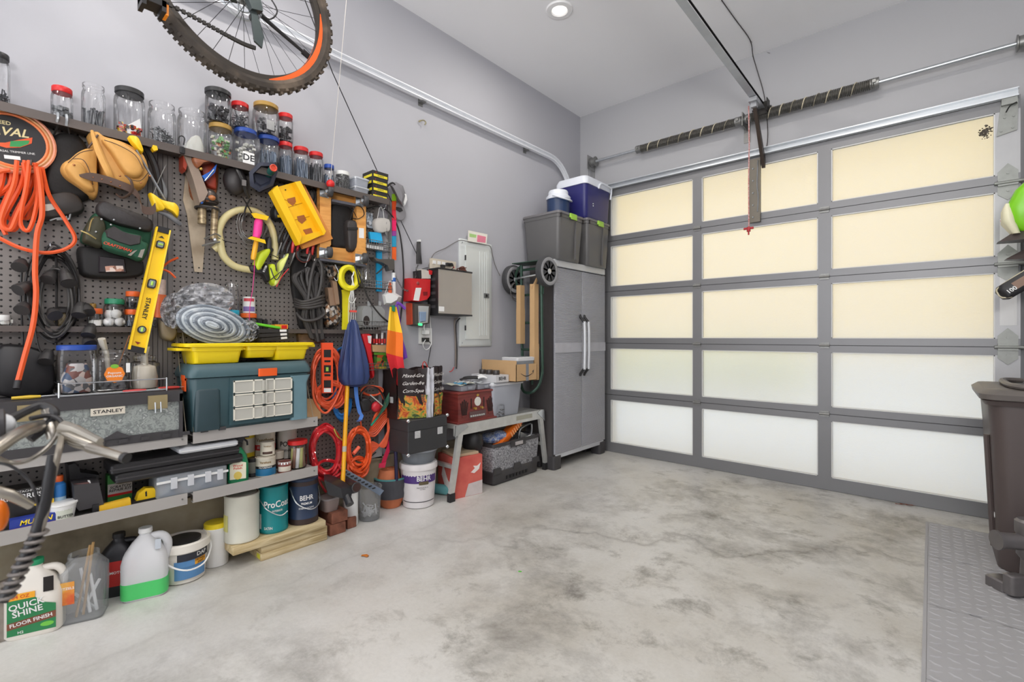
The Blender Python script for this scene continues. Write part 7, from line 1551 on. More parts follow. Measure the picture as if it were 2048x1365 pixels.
junk = patches('junk_bits', [(190, 186, 184), (120, 70, 60), (60, 80, 110), (210, 190, 180), (90, 90, 92)], 45, .4, kind='cells', dist=.5)
J = lambda *a, **k: jar(*a, group='big jars in the wire rack', **k)
t, r, h = J('wide clear jar with a blue lid full of mixed parts in the wire rack', 154, .16, 80, TT + .008, 691, 'blue', None, square=True, lidh=.016, neck=.95)
P('contents', t, MB().rbox([(.004, r * 1.5, r * 1.5, .02), (h * .3, r * 1.6, r * 1.6, .03), (h * .62, r * 1.0, r * 1.1, .03)], 0, 0), junk, kind='stuff')
t, r, h = J('clear jar with an orange flower label and a pale scoop standing in it', 224, .17, 66, TT + .008, 700, None, 'washers', lvl=.3, seed=82, square=True, neck=.8, n=110)
P('label', t, MB().poly([(.032 * math.cos(a * PI / 8) * (1 if a % 2 else 1.1), .075 + .034 * math.sin(a * PI / 8) * (1 if a % 2 else 1.1)) for a in range(16)], -r - .001, -r - .002), M('label_orange', (240, 134, 40), .5)); text(t, 'Popcorn', .013, wht, 0, -r - .0025, .08, bold=True); text(t, 'ORGANIC', .012, wht, 0, -r - .0025, .066, bold=True); P('leaf_badge', t, MB().poly([(.014 * math.cos(a * PI / 6), .108 + .009 * math.sin(a * PI / 6)) for a in range(12)], -r - .002, -r - .003), M('leaf_badge', (120, 180, 60), .5))
P('barcode', t, MB().box(r * .7, r * .95, -r - .001, -r - .002, .08, .12), wht)
P('scoop', t, MB().tube([(-.01, .0, .05), (-.018, 0, .16), (-.03, -.005, .20), (-.036, -.01, .225)], [.016, .017, .024, .026], 10, flat=.5), clear('scoop_milky', (226, 220, 206), milk=.6)); P('stick', t, MB().cyl((.02, 0, .1), (.06, 0, .24), .002, 5), M('twig', (150, 100, 60), .7))
t, r, h = J('clear jar of white powder in a bag at the right of the wire rack', 289, .16, 64, TT + .008, 712, None, None, neck=.7); P('powder', t, MB().lathe([(r * .8, .004), (r * .86, .05), (r * .7, .10), (0, .115)], 20), M('powder', (208, 200, 184), .8)); P('bag_top', t, MB().tube([(0, 0, .1), (.0, 0, .15), (.005, 0, .19)], [.03, .022, .03], 10, flat=.5), clear('scoop_milky', (226, 220, 206)))
for (u, v, d, col, lab, s_) in ((60, 786, .2, (226, 190, 60), 'yellow-handled tool lying flat at the left of the galvanised toolbox lid', 1), (275, 783, .24, (196, 70, 70), 'pink-red pen lying on the galvanised toolbox lid', 1), (343, 783, .2, (196, 60, 50), 'red screwdriver at the right end of the galvanised toolbox lid', 1)):
 t = HG('hand_tool', lab, 'tool', u, v, d); t.location.z = TT + .008; P('handle', t, MB().tube([(-.05, -d, 0), (0, -d, 0), (.03, -d, 0)], [.006, .0075, .005], 8), M('ht%d' % u, col, .5)); P('shaft', t, MB().cyl((.03, -d, 0), (.08, -d + .01, 0), .003, 6), steel)
# green toolbox with drawers
y0, y1 = yat(380, .27), yat(621, .27); cw_ = (y1 - y0); tz = S1 + .015
gt = M('box_green', (52, 78, 84), .42, 0, .05, 4); gt2 = M('box_green_shaded', (42, 62, 68), .45)
t = WT('drawer_toolbox', 'dark green toolbox with a block of clear drawers and orange latches on the right shelf', 'toolbox', (y0 + y1) / 2, tz, 0)
hx_ = cw_ / 2; zh = zat(500, 752, .27) - tz; zt_ = zat(500, 738, .27) - tz
P('body', t, MB().rbox([(0, cw_ * .94, .20, .02), (zh * .98, cw_, .235, .03), (zh, cw_ * .99, .23, .03)], 0, -.15), gt)
P('lid', t, MB().rbox([(zh + .003, cw_ * 1.02, .25, .03), (zh + .02, cw_ * 1.03, .255, .035), (zt_ + .01, cw_ * 1.0, .245, .035), (zt_ + .03, cw_ * .96, .22, .03)], 0, -.15), M('box_green_lid', (70, 96, 102), .42, 0, .05, 4))
P('drawer_frame', t, MB().box(-.12, .19, -.262, -.275, .015, zh - .005), gt)
P('side_pillar', t, MB().rbox([(.0, .09, .05, .015), (zh * .8, .085, .05, .015), (zh * .95, .12, .06, .02)], hx_ - .06, -.25), M('pillar_teal', (104, 136, 146), .45))
drm = clear('drawer_clear', (226, 224, 214), milk=.62, rough=.2)
for r__ in range(3):
 z_a = .035 + r__ * (zh - .05) / 3; z_b = z_a + (zh - .05) / 3 - .005
 for c_ in range(2):
  xa = -.105 + c_ * .143; d_ = P('drawer', t, MB().box(xa, xa + .140, -.24, -.281, z_a, z_b), drm)
  q = MB(); q.box(xa, xa + .140, -.281, -.284, z_b - .006, z_b); q.box(xa, xa + .140, -.281, -.284, z_a, z_a + .004)
  for f_ in (0, .5 + .16 * (1 - 2 * c_), 1): q.box(xa + f_ * .134, xa + f_ * .134 + .006, -.281, -.284, z_a, z_b)
  P('drawer_ridge', d_, q, M('drawer_ridge', (226, 222, 208), .4)); P('pull', d_, MB().box(xa + (.131 if c_ == 0 else 0), xa + (.140 if c_ == 0 else .009), -.284, -.293, z_a + .004, z_b - .004), drm)
orl = M('latch_orange', (240, 96, 36), .4)
P('latch', t, MB().rbox([(zh - .005, .09, .012, .004), (zh + .03, .09, .018, .004), (zh + .034, .085, .02, .004)], .055, -.28), orl); P('latch', t, MB().box(-hx_ - .008, -hx_ - .002, -.22, -.17, zh - .06, zh + .0).box(-hx_ - .01, -hx_, -.22, -.17, zh - .01, zh + .015), orl)
P('shaded_corner', t, MB().rbox([(0.002, .11, .04, .015), (zh * .75, .11, .045, .02), (zh * .8, .10, .03, .02)], -hx_ + .075, -.248), gt2)  # curved front panel, with shadow and reflection put into its darker green
# yellow tray
z2 = tz + zt_ + .031; th2 = zat(500, 688, .28) - z2
yt = M('tray_yellow', (244, 214, 20), .4, 0, .03, 5)
t = WT('yellow_tray', 'bright yellow plastic tray with three stepped bins on top of the green toolbox', 'tray', (y0 + y1) / 2, z2, 0)
for i, (xa, wa, zz) in enumerate(((-hx_ * .58, hx_ * .74, 0), (.0 + .035, hx_ * .50, .022), (hx_ * .66, hx_ * .60, .006))):
 P('bin', t, MB().rbox([(zz, wa * .9, .17, .02), (zz + .004, wa * .93, .18, .02), (th2 * .65, wa, .21, .02), (th2 * .66, wa * 1.06, .225, .02), (th2, wa * 1.08, .23, .02), (th2, wa * 1.0, .21, .02), (zz + .01, wa * .85, .16, .02)], xa, -.16), yt)
P('rim', t, MB().rbox([(th2 - .012, cw_ * 1.08, .255, .03), (th2, cw_ * 1.08, .26, .03), (th2 + .004, cw_ * 1.06, .25, .03), (th2 + .002, cw_ * .98, .22, .03), (th2 - .012, cw_ * .98, .22, .03)], 0, -.16, cap0=False, cap1=False), yt)
P('handle_tab', t, MB().box(-hx_ * 1.16, -hx_ * 1.0, -.09, -.24, th2 - .03, th2 - .018), yt); P('handle_tab', t, MB().box(hx_ * 1.0, hx_ * 1.14, -.09, -.24, th2 - .022, th2 - .008), yt)
P('floor', t, MB().box(-hx_, hx_, -.07, -.25, th2 - .03, th2 - .02), yt)
ZT = z2 + th2
t = HG('tubing_roll', 'flat oval roll of grey plastic strip in a crumpled clear bag on the yellow tray', 'plastic roll', 425, 650, .18)
gv = patches('grey_strip', [(66, 74, 84), (120, 130, 140), (150, 158, 166), (84, 94, 104)], 20, .25, dist=1, stretch=(1, 1, 3))
for k in range(12):
 f = 1 - k * .08; pts = [(424 + 72 * f * math.cos(a) * (1.0 if math.cos(a) > 0 else .95) + 6 * math.sin(a), 650 + 36 * f * math.sin(a) + 10 * f * math.cos(a), .20 + .003 * k) for a in [2 * PI * i / 14 for i in range(14)]]
 P('coil', t, MB().tube(crom([Lp(t, *p) for p in pts], 3, True), .0072, 6, True, flat=1.4), (gv, M('strip_dark', (92, 100, 110), .3), M('strip_light', (172, 180, 186), .25))[k % 3])
crk = clear('crinkled_bag', (246, 247, 250), milk=.3, rough=.16); rnd = random.Random(8)
for k, (uc, vc, ru, rv, d_) in enumerate(((408, 602, 60, 36, .15), (352, 622, 32, 36, .14), (495, 662, 24, 22, .19))):
 g_ = [[Lp(t, uc + ru * (j / 14 - 1) * (1 - .3 * abs(i / 14 - 1) ** 2), vc + rv * (i / 14 - 1) * (1 - .25 * abs(j / 14 - 1) ** 2), d_ + .045 * noise.noise(Vector((j * .33 + k * 9, i * .28, k))) + .02 * noise.noise(Vector((j * .9, i * .7, k * 3)))) for j in range(29)] for i in range(29)]
 P('clear_bag', t, MB().sheet(g_, .0006), crk, ang=25)
t = WT('tape_box', 'black and green flat boxes stacked tilted at the right of the yellow tray', 'box', yat(545, .2), ZT + .012, 0)
for k in range(3): P('box', t, MB(Matrix.Translation((0, -.17, .012 + k * .021)) @ Matrix.Rotation(R(-5 + k * 1.5), 4, 'Y') @ Matrix.Rotation(R(8 - 5 * k), 4, 'Z')).cb(0, 0, 0, .15, .10, .018), M('tape_black', (44, 42, 40), .4, var=.1)); P('white_label', t, MB(Matrix.Translation((0, -.17, .012 + k * .021)) @ Matrix.Rotation(R(-5 + k * 1.5), 4, 'Y') @ Matrix.Rotation(R(8 - 5 * k), 4, 'Z')).box(.03, .065, -.051, -.052, -.006, .006), wht)
P('green_case', t, MB(Matrix.Translation((-.02, -.15, .082)) @ Matrix.Rotation(R(9), 4, 'Y')).sbox(0, 0, -.007, .15, .05, .014, .006, .003), M('bright_green', (110, 206, 50), .4))
t = WT('yellow_tool_box', 'yellow and red small box on the right narrow shelf above the tape boxes', 'box', yat(560, .08), MZ + .001, 0); P('box', t, MB().box(-.035, .035, -.03, -.10, 0, .028), M('box_amber', (232, 160, 40), .5)); P('red_panel', t, MB().box(.0, .03, -.10, -.101, .005, .024), lidm('red'))
t = WT('pin_blocks', 'row of small black and grey square blocks at the back of the right narrow shelf', 'blocks', yat(545, .04), MZ + .001, 0)
for k in range(6): P('block', t, MB().box(-.08 + k * .028, -.056 + k * .028, -.025, -.045, 0, (.06, .055, .03, .05, .03, .025)[k]), (blk, blk, M('block_grey', (110, 110, 112), .6))[k % 3])
t, r, h = sj('orange-lidded jar under the can with the purple label on the right narrow shelf', 497, 36, 628, 'orange', 'dark', .5, 91, n=20)
can('spray_can', 'small white can with a red and purple label on the orange-lidded jar', 'can', 498, .065, 26, MZ + h + .002, 595, wht, M('can_top', (180, 176, 160), .4, .4), [(.1, .4, -60, 60, M('label_purple', (130, 110, 170), .5)), (.72, .9, -50, 50, M('label_red', (200, 70, 80), .5))])
t, r, h = sj('upside-down clear jar with cyan lid between plastic bag and purple-label can', 464, 28, 567, None, None, .3, 92); P('cyan_band', t, MB().lathe([(r * 1.05, h * .3), (r * 1.08, h * .31), (r * 1.08, h * .4), (r * 1.05, h * .41)], 24, cap=False), M('cyan_lid', (40, 170, 200), .4))

# ---------------------------------------------------------------- lower shelf
Z2 = S2 + .001
bx_ = patches('brush_box', [(26, 24, 24), (36, 34, 32), (30, 28, 28)], 6, .45)
def sbx(name, label, cat, u, d, w_, dd, h, mat, z=Z2, rz=WALL):
 t = WT(name, label, cat, yat(u, d), z, d, rz=rz); P('box', t, MB().box(-w_ / 2, w_ / 2, 0, dd, 0, h), mat); return t
t = sbx('brush_box', 'black printed box of drill brushes at the left end of the lower shelf', 'box', 36, .19, .20, .10, .145, bx_)
text(t, 'DRILL BRUSH', .026, wht, .01, -.001, .115, bold=True); text(t, 'ATTACHMENTS', .012, wht, .03, -.001, .135)
for x, z, r_ in ((-.055, .07, .024), (-.03, .03, .028)): P('brush_picture', t, MB().poly([(x + r_ * math.cos(a * PI / 8), z + r_ * .8 * math.sin(a * PI / 8)) for a in range(16)], 0, -.001), M('pic_dark', (50, 44, 40), .7, var=.3, vs=200))
for x, z in ((.07, .075), (.045, .02)): P('yellow_picture', t, MB().poly([(x - .03, z), (x - .005, z + .015), (x + .03, z + .012), (x + .03, z - .004), (x, z - .014)], 0, -.001), M('pic_yellow', (230, 190, 40), .5))
t = sbx('muffin_box', 'blue and red printed box lying in front of the black brush box', 'box', 72, .245, .14, .04, .045, M('muffin_blue', (40, 60, 150), .5)); text(t, 'MUFFIN', .026, M('muffin_yellow', (250, 220, 50), .5, var=0), 0, -.001, .028, bold=True, shear=.2); P('red_stripe', t, MB().box(-.07, .07, 0, -.001, .0, .012), lidm('red'))
t, r, h = jar('blue bottle with an orange-red cap behind the white tub on the lower shelf', 118, .16, 30, Z2, 952, 'orange', None, group=None, body=M('bottle_blue', (50, 120, 190), .35), neck=.55, name='bottle'); P('paper_label', t, MB().arc(r * 1.01, .01, h * .5, -50, 60, 8), M('lab_lightblue', (170, 200, 220), .5))
y_ = yat(124, .21); t = WT('margarine_tub', 'white tapered plastic tub with a printed label at the front of the lower shelf', 'tub', y_, Z2, .21); P('tub', t, MB().lathe([(.034, 0), (.036, .004), (.045, .062), (.048, .064), (.048, .070), (.044, .071)], 24), wht); P('label', t, MB().arc(.0425, .01, .05, -30, 40, 8), M('lab_grey', (200, 204, 190), .5)); text(t, 'BUTTER', .014, ink, 0, 0, .022, cyl=.044, ang=10, bold=True)
t = HG('tool_caddy', 'black blow-moulded case with a white-tipped tool on the lower shelf', 'case', 175, 960, .12)
OUT(t, [(134, 928), (148, 924), (158, 934), (160, 944), (186, 948), (200, 950), (201, 990), (196, 1018), (150, 1022), (140, 980)], .04, .12, .08, 'shell', blk); OUT(t, [(146, 970), (200, 964), (210, 1012), (158, 1024), (150, 1016)], .12, .22, .06, 'drawer', blk2); TB(t, [(148, 972, .2), (165, 970, .21), (178, 968, .21)], .009, name='tool', mat=M('tool_maroon', (80, 40, 36), .5)); OUT(t, [(176, 962), (180, 962), (183, 972), (179, 974)], .20, .215, 0, 'white_tip', wht)
t = sbx('scratch_kit_box', 'upright green and silver box reading SCRATCH REPAIR KIT on the lower shelf', 'box', 240, .12, .085, .05, .125, M('kit_green', (50, 130, 56), .5)); P('silver_band', t, MB().box(-.0425, .0425, 0, -.001, .03, .085), M('kit_silver', (190, 186, 182), .5)); P('red_band', t, MB().box(-.0425, .0425, -.001, -.002, .03, .04), lidm('red')); text(t, 'SCRATCH\nREPAIR KIT', .016, ink, 0, -.002, .062, bold=True, shear=.2); P('logo_oval', t, MB().poly([(.024 * math.cos(a * PI / 8), .106 + .012 * math.sin(a * PI / 8)) for a in range(16)], 0, -.0015), M('logo_cream', (220, 206, 190), .5))
t = WT('yellow_level_small', 'short yellow and black tool lying in front of the scratch kit box', 'tool', yat(232, .23), Z2 + .018, .23); P('body', t, MB(Matrix.Rotation(R(-4), 4, 'Y')).box(-.06, .05, 0, .03, -.014, .014), M('tool_amber', (240, 190, 50), .4)); P('end', t, MB().box(-.075, -.055, -.002, .032, -.017, .02), blk)
t = WT('tape_measure', 'yellow and black tape measure lying on the lower shelf near the divider gap', 'tape measure', yat(292, .2), Z2, .2); P('shell', t, MB().loft([[(x, y_, z) for x, z in ((-.035, .008), (.036, .008), (.038, .03), (.03, .052), (.0, .058), (-.025, .04))] for y_ in (0, .04)]), yel); P('base', t, MB().box(-.05, .045, -.003, .043, 0, .01), blk); P('slot', t, MB().poly([(-.002, .022), (.004, .022), (.003, .046), (-.003, .042)], 0, -.001), blk)
t = HG('parts_organiser', 'long clear divided parts organiser with latches across the two lower shelves', 'organiser', 383, 970, .18); t.location.z = Z2 + .001; ya_, yb_ = yat(314, .23) - t.location.y, yat(455, .23) - t.location.y
P('case', t, MB().sbox((ya_ + yb_) / 2, -.15, 0, yb_ - ya_, .16, .104, .012, .006), clear('clear_grey', (214, 220, 226))); rnd = random.Random(3)
P('contents', t, MB().box(ya_ + .02, yb_ - .02, -.08, -.22, .008, .085), patches('organiser_bits', [(150, 156, 170), (206, 210, 216), (110, 140, 180), (180, 150, 150), (226, 228, 230)], 26, .5, kind='cells', dist=.4), kind='stuff')
q = MB(); q.box(ya_ - .002, yb_ + .002, -.231, -.236, .07, .08)
P('lid_edge', t, q, wht)
for f_ in (.22, .45, .7, .88): P('latch', t, MB().box(ya_ + (yb_ - ya_) * f_ - .012, ya_ + (yb_ - ya_) * f_ + .012, -.232, -.24, .04, .09), clear('latch_clear', (240, 242, 246), milk=.6))
for i, (v_, dz) in enumerate(((0, .106), (0, .149))):
 t = WT('black_case', ('lower', 'upper')[i] + ' long flat black hard case lying on the clear parts organiser', 'case', yat(365 - 8 * i, .2), Z2 + dz, 0, group='long black cases'); q_ = P('shell', t, MB().sbox(0, -.15, 0, .50, .17, .042, .012, .006), blk); P('seam', q_, MB().box(-.251, .251, -.234, -.2365, .018, .024), blk2)
t = WT('white_case', 'flat translucent white case on top of the black cases under the wire stay', 'case', yat(415, .2), Z2 + .192, 0); P('shell', t, MB(Matrix.Rotation(R(0), 4, 'Y')).sbox(0, -.155, 0, .25, .17, .028, .012, .006), clear('case_milky', (230, 232, 236), milk=.75)); P('seam', t, MB().box(-.12, .12, -.24, -.242, .010, .014), wht)
# spray bottle and cans
y_ = yat(476, .19); t = WT('spray_bottle', 'green trigger spray bottle with a lemon and white label on the right lower shelf', 'spray bottle', y_, Z2, .19, rz=70)
gs = M('spray_green', (22, 130, 84), .3, 0, .05, 10); hh = zat(476, 870, .19) - Z2
P('body', t, MB().rbox([(0, .088, .055, .02), (.005, .094, .06, .022), (hh * .35, .094, .06, .022), (hh * .55, .078, .052, .02), (hh * .66, .05, .045, .02), (hh * .70, .035, .035, .015), (hh * .74, .032, .032, .015)]), gs); P('collar', t, MB().lathe([(.019, hh * .74), (.020, hh * .83), (.014, hh * .84)], 14), blk)
P('trigger_head', t, MB().poly([(-.03, hh * .84), (.02, hh * .83), (.03, hh * .93), (.02, hh * .99), (-.02, hh), (-.04, hh * .95)], -.012, .012).poly([(.028, hh * .93), (.05, hh * .93), (.05, hh * .96), (.026, hh * .97)], -.01, .01).tube([(.022, 0, hh * .92), (.04, 0, hh * .84), (.042, 0, hh * .76)], .005, 6), blk)
P('label', t, MB().poly([(-.035, .02), (.036, .02), (.036, hh * .42), (.0, hh * .47), (-.035, hh * .40)], -.0305, -.0315), M('label_lemon', (226, 222, 196), .5)); P('lemon_print', t, MB().poly([(.018 * math.cos(a * PI / 6), hh * .16 + .02 * math.sin(a * PI / 6)) for a in range(12)], -.0315, -.032), M('lemon', (216, 190, 90), .5)); text(t, 'Wood\nPolish', .016, M('ink_red', (200, 40, 36)), 0, -.032, hh * .34, bold=True); P('round_badge', t, MB().poly([(.013 * math.cos(a * PI / 6), hh * .56 + .013 * math.sin(a * PI / 6)) for a in range(12)], -.029, -.0305), M('lemon_y', (230, 214, 60), .5))
dbr = M('can_brown', (84, 60, 50), .45); vb = M('can_blue', (40, 116, 160), .4); vy = M('can_yellow', (220, 190, 40), .45); lr_ = M('label_red', (200, 70, 80)); vr = M('varnish_red', (196, 48, 46), .5)
can('paint_can', 'yellow and grey can behind the green spray bottle on the lower shelf', 'can', 488, .07, 44, Z2, 868, vy, gold_l, [(.55, .9, -90, 90, M('can_silver', (196, 190, 176), .4, .3))])
can('stain_can', 'large cream and red stain can, tallest on the right lower shelf', 'can', 530, .08, 42, Z2, 862, cream, gold_l, [(.55, .68, -90, 90, vr), (0, .3, -90, 90, dbr)], [('Varathane', .13, .80, 0, M('ink_gold', (140, 110, 60), .5, var=0)), ('STAIN+POLY', .08, .615, 0, wht)])
can('polyurethane_can', 'large grey and gold can reading POLY under the toolbox shelf', 'can', 574, .08, 40, Z2, 857, M('can_grey', (186, 182, 172), .45), gold_l, [(0, .25, -90, 90, dbr)], [('POLY', .18, .62, 0, ink), ('URETHANE', .08, .45, 0, ink)])
t, r, h, a_ = can('polyurethane_can', 'cream can with a blue lower band reading POLYURETHANE at the lip of the shelf', 'can', 531, .17, 42, Z2, 913, cream, gold_l, [(.05, .42, -90, 90, vb), (.42, .55, -90, 90, ink)], [('Varathane', .17, .76, 0, M('ink_gold', (140, 110, 60))), ('POLYURETHANE', .11, .485, 0, wht)])
can('stain_can', 'small cream can stacked on the blue-banded polyurethane can', 'can', 535, .16, 30, Z2 + h + .004, 883, cream, gold_l, [(.12, .3, -40, 40, dbr)], [('Varathane', .16, .7, 0, M('ink_gold', (140, 110, 60)))])
can('stain_can', 'small brown-labelled can behind the short white-lidded jar', 'can', 556, .11, 24, Z2, 902, cream, gold_l, [(.1, .6, -80, 80, dbr)])
can('black_can', 'small dark can between the spray bottle and the blue-banded can', 'can', 505, .14, 26, Z2, 916, blk, gold_l, [(.2, .8, -70, 70, M('lab_dim', (120, 120, 110), .5))])
can('white_lid_jar', 'short brown and white jar with a white lid at the shelf lip', 'jar', 569, .19, 28, Z2, 923, M('jar_brown', (130, 70, 60), .4), None, [(.15, .6, -60, 60, cream), (.78, 1.0, -180, 180, wht)], rim=False)
t, r, h = jar('red-lidded clear jar of pale rolled sticks at the right end of the lower shelf', 595, .16, 38, Z2, 880, 'red', None, group=None, square=False, neck=.97)
for k in range(9): a = k * .7; P('roll', t, MB().cyl((r * .6 * math.cos(a), r * .6 * math.sin(a), .005), (r * .5 * math.cos(a + .3), r * .5 * math.sin(a + .3), h * .72), .010, 8), (wht, M('roll_olive', (190, 190, 120), .6), M('roll_brown', (150, 110, 90), .6))[k % 3])

# ================================================================= on the floor along the wall
def GT(name, label, cat, u, v, rz=WALL, z=0, group=None):
 g = G(u, v, z); return T(name, label, cat, g, rz, group=group), g
jw = M('jug_white', (232, 226, 216), .35, 0, .03)
t, g = GT('floor_finish_jug', 'white floor finish jug with green label and cap at the bottom left', 'jug', 72, 1262, rz=72)
def handle_jug(t, w_, d_, h, mat, cap, hole=True, capr=.02):
 P('body', t, MB().rbox([(0, w_ * .92, d_ * .9, .03), (.008, w_, d_, .035), (h * .52, w_ * 1.0, d_, .035), (h * .64, w_ * .9, d_ * .95, .035), (h * .78, w_ * .6, d_ * .75, .03), (h * .87, w_ * .34, d_ * .5, .025), (h * .9, capr * 2, capr * 2, .018), (h * .94, capr * 2, capr * 2, .018)], cx=0), mat)
 P('handle', t, MB().tube(crom([(w_ * .10, 0, h * .85), (w_ * .34, 0, h * .85), (w_ * .47, 0, h * .76), (w_ * .48, 0, h * .62), (w_ * .42, 0, h * .5)], 4), d_ * .14, 10), mat)
 P('cap', t, MB().lathe([(capr * 1.15, h * .93), (capr * 1.2, h * .935), (capr * 1.15, h), (0, h)], 20), cap)
handle_jug(t, .17, .10, .285, jw, M('cap_green', (30, 150, 100), .4))
P('handle_hole', t, MB().rbox([(-.028, .03, .004, .012), (.028, .03, .004, .012)], m=Matrix.Translation((.048, -.0495, .195)) @ Matrix.Rotation(R(0), 4, 'Y')), M('hole_dark', (30, 24, 22), .8))
P('label', t, MB().poly([(-.068, .02), (.07, .02), (.07, .115), (.03, .13), (.01, .155), (-.068, .155)], -.05, -.0515), M('shine_green', (40, 124, 74), .5)); P('orange_strip', t, MB().box(-.068, .01, -.05, -.052, .155, .178), M('shine_orange', (244, 170, 40), .5)); P('brown_band', t, MB().poly([(-.068, .045), (.07, .062), (.07, .088), (-.068, .070)], -.0515, -.0525), M('shine_brown', (120, 70, 50), .5))
text(t, '64 OZ', .018, M('ink_orange', (210, 80, 30), .5, var=0), -.03, -.0525, .166, bold=True); text(t, 'QUICK\nSHINE', .032, wht, -.012, -.053, .118, bold=True, rr=7); text(t, 'FLOOR FINISH', .019, wht, .0, -.053, .067, bold=True, rr=7); P('small_badge', t, MB().poly([(.045 + .02 * math.cos(a * PI / 6), .042 + .009 * math.sin(a * PI / 6)) for a in range(12)], -.0515, -.0525), M('badge_lime', (110, 190, 70), .5)); text(t, 'H2', .014, wht, -.03, -.053, .03, bold=True)
t, g = GT('pretzel_jar', 'big clear square PRETZELS jar without lid holding wooden sticks and white tubes', 'jar', 168, 1232, rz=70)
P('body', t, MB().rbox([(0, .13, .11, .02), (.006, .145, .12, .025), (.05, .145, .12, .025), (.10, .15, .125, .03), (.2, .15, .125, .03), (.235, .11, .10, .04), (.24, .10, .1, .045), (.262, .10, .1, .045)], n=5, cap1=False), clear('jar_haze', (246, 248, 250), milk=.15)); P('label', t, MB().box(-.07, -.015, -.0625, -.064, .085, .175), patches('pretzel_print', [(206, 50, 40), (226, 150, 60), (236, 200, 110)], 12, .5)); text(t, 'PRETZELS', .013, wht, -.043, -.0645, .15, bold=True)
for k, (x, x2, z2_, m_) in enumerate(((-.02, .02, .29, 'wood'), (.0, .03, .30, 'wood'), (.02, -.01, .2, 'w'), (.04, .02, .17, 'w'), (-.01, .05, .14, 'w'), (.03, -.03, .10, 'w'))): P('stick', t, MB().cyl((x, .01 * k - .02, .01), (x2, .0, z2_), .006 if m_ == 'w' else .005, 6), wht if m_ == 'w' else M('stick_wood', (176, 140, 90), .6))
t, g = GT('oil_jug', 'black motor oil jug with red label between the pretzel jar and the green-fluid jug', 'jug', 238, 1185, rz=70); handle_jug(t, .16, .10, .27, M('oil_black', (38, 38, 42), .35, 0, .1, 20), blk); P('label', t, MB().box(-.03, .07, -.05, -.0515, .05, .16), M('oil_red', (190, 40, 36), .5)); text(t, 'MOTOR OIL', .016, wht, .02, -.052, .11, bold=True)
t, g = GT('coolant_jug', 'translucent white jug one third full of bright green fluid beside the oil jug', 'jug', 291, 1188, rz=72); tm = clear('jug_translucent', (242, 242, 244), milk=.72, rough=.3)
handle_jug(t, .17, .125, .30, tm, wht, capr=.022); P('fluid', t, MB().rbox([(.002, .156, .113, .03), (.010, .172, .127, .036), (.078, .172, .127, .036)]), M('fluid_green', (80, 204, 110), .3, 0, .05)); P('handle_hole', t, MB().rbox([(-.022, .022, .003, .010), (.022, .022, .003, .010)], m=Matrix.Translation((.052, -.058, .235))), M('hole_grey', (190, 196, 204), .6))
t, g = GT('spackling_bucket', 'white bucket with blue and orange label, bail handle and black round lid insert', 'bucket', 368, 1155)
P('pail', t, MB().lathe([(.078, 0), (.085, .005), (.098, .15), (.108, .152), (.108, .185), (.102, .19), (.094, .19), (.092, .178), (0, .178)], 36), jw); P('lid_disc', t, MB().lathe([(.07, .178), (.07, .19), (.06, .192), (0, .192)], 28), blk)
P('label', t, MB().arc(.0925, .025, .082, -38, 48, 14).arc(.0965, .082, .112, -38, 48, 14), M('dap_blue', (90, 140, 190), .5)); P('label_top', t, MB().arc(.0990, .112, .145, -30, 55, 14), M('dap_black', (40, 42, 52), .5)); P('orange_patch', t, MB().arc(.0970, .084, .11, 12, 46, 8), M('shine_orange', (244, 170, 40))); text(t, 'DAP', .026, wht, 0, 0, .131, bold=True, cyl=.0995, ang=30); text(t, 'DRYWALL\nJOINT', .014, ink, 0, 0, .097, bold=True, cyl=.0975, ang=28, sx=.8); P('bail', t, MB().tube(crom([(-.1, -.03, .155), (-.08, -.085, .11), (-.02, -.125, .08), (.05, -.115, .085), (.095, -.06, .12), (.104, -.03, .155)], 5), .004, 6), wht)
t, g = GT('white_canister', 'plain white canister with a yellow lid beside the spackling bucket', 'canister', 432, 1128); P('body', t, MB().lathe([(.05, 0), (.055, .004), (.055, .19), (.05, .195)], 30), wht); P('lid', t, MB().lathe([(.053, .19), (.054, .212), (.050, .216), (0, .216)], 30), M('lid_yellow', (240, 214, 40), .4))
# lumber and paint cans
pine = patches('pine', [(206, 186, 142), (188, 166, 122), (216, 198, 158), (178, 156, 112)], 3, .6, stretch=(1, 10, 10))
LD = .235
def plank(label, u0, u1, z, d0=.05, d1=LD, h=.038, rz=0):
 a, b_ = yat(u0, d1), yat(u1, d1); t = WT('lumber_board', label, 'board', (a + b_) / 2, z, (d0 + d1) / 2, rz=WALL + rz, group='pine boards under the paint cans'); w_ = (b_ - a) / 2; P('board', t, MB().rbox([(0, 2 * w_ - .002, d1 - d0 - .002, .004), (.002, 2 * w_, d1 - d0, .004), (h - .002, 2 * w_, d1 - d0, .004), (h, 2 * w_ - .002, d1 - d0 - .002, .004)], n=2), pine); return t, w_
t1, w1 = plank('bottom pine board of the stack on the floor, with a yellow tag on its end', 522, 655, .0005); P('yellow_tag', t1, MB().box(-w1 - .001, -w1 - .0005, -.08, -.04, .008, .032), M('tag_yellow', (220, 214, 60), .5))
plank('middle pine board of the stack on the floor', 523, 655, .039, d1=LD - .003); t3, w3 = plank('top pine board carrying the three paint cans', 466, 652, .078, d0=.03, d1=LD + .01)
PZ_ = .1165
for i, (u, z) in enumerate(((600, 0), (624, .0))):
 pass
cw1 = M('can_white', (206, 204, 190), .4, 0, .10, 8)
can('paint_can', 'old white paint can with a rusty brown lid, left of the teal can', 'paint can', 484, .15, 72, PZ_, 986, cw1, M('rust_lid', (110, 76, 60), .5, .2, .3), [(.25, .6, -100, -50, M('lab_pale', (200, 196, 120), .6))], group='paint cans on the pine boards')
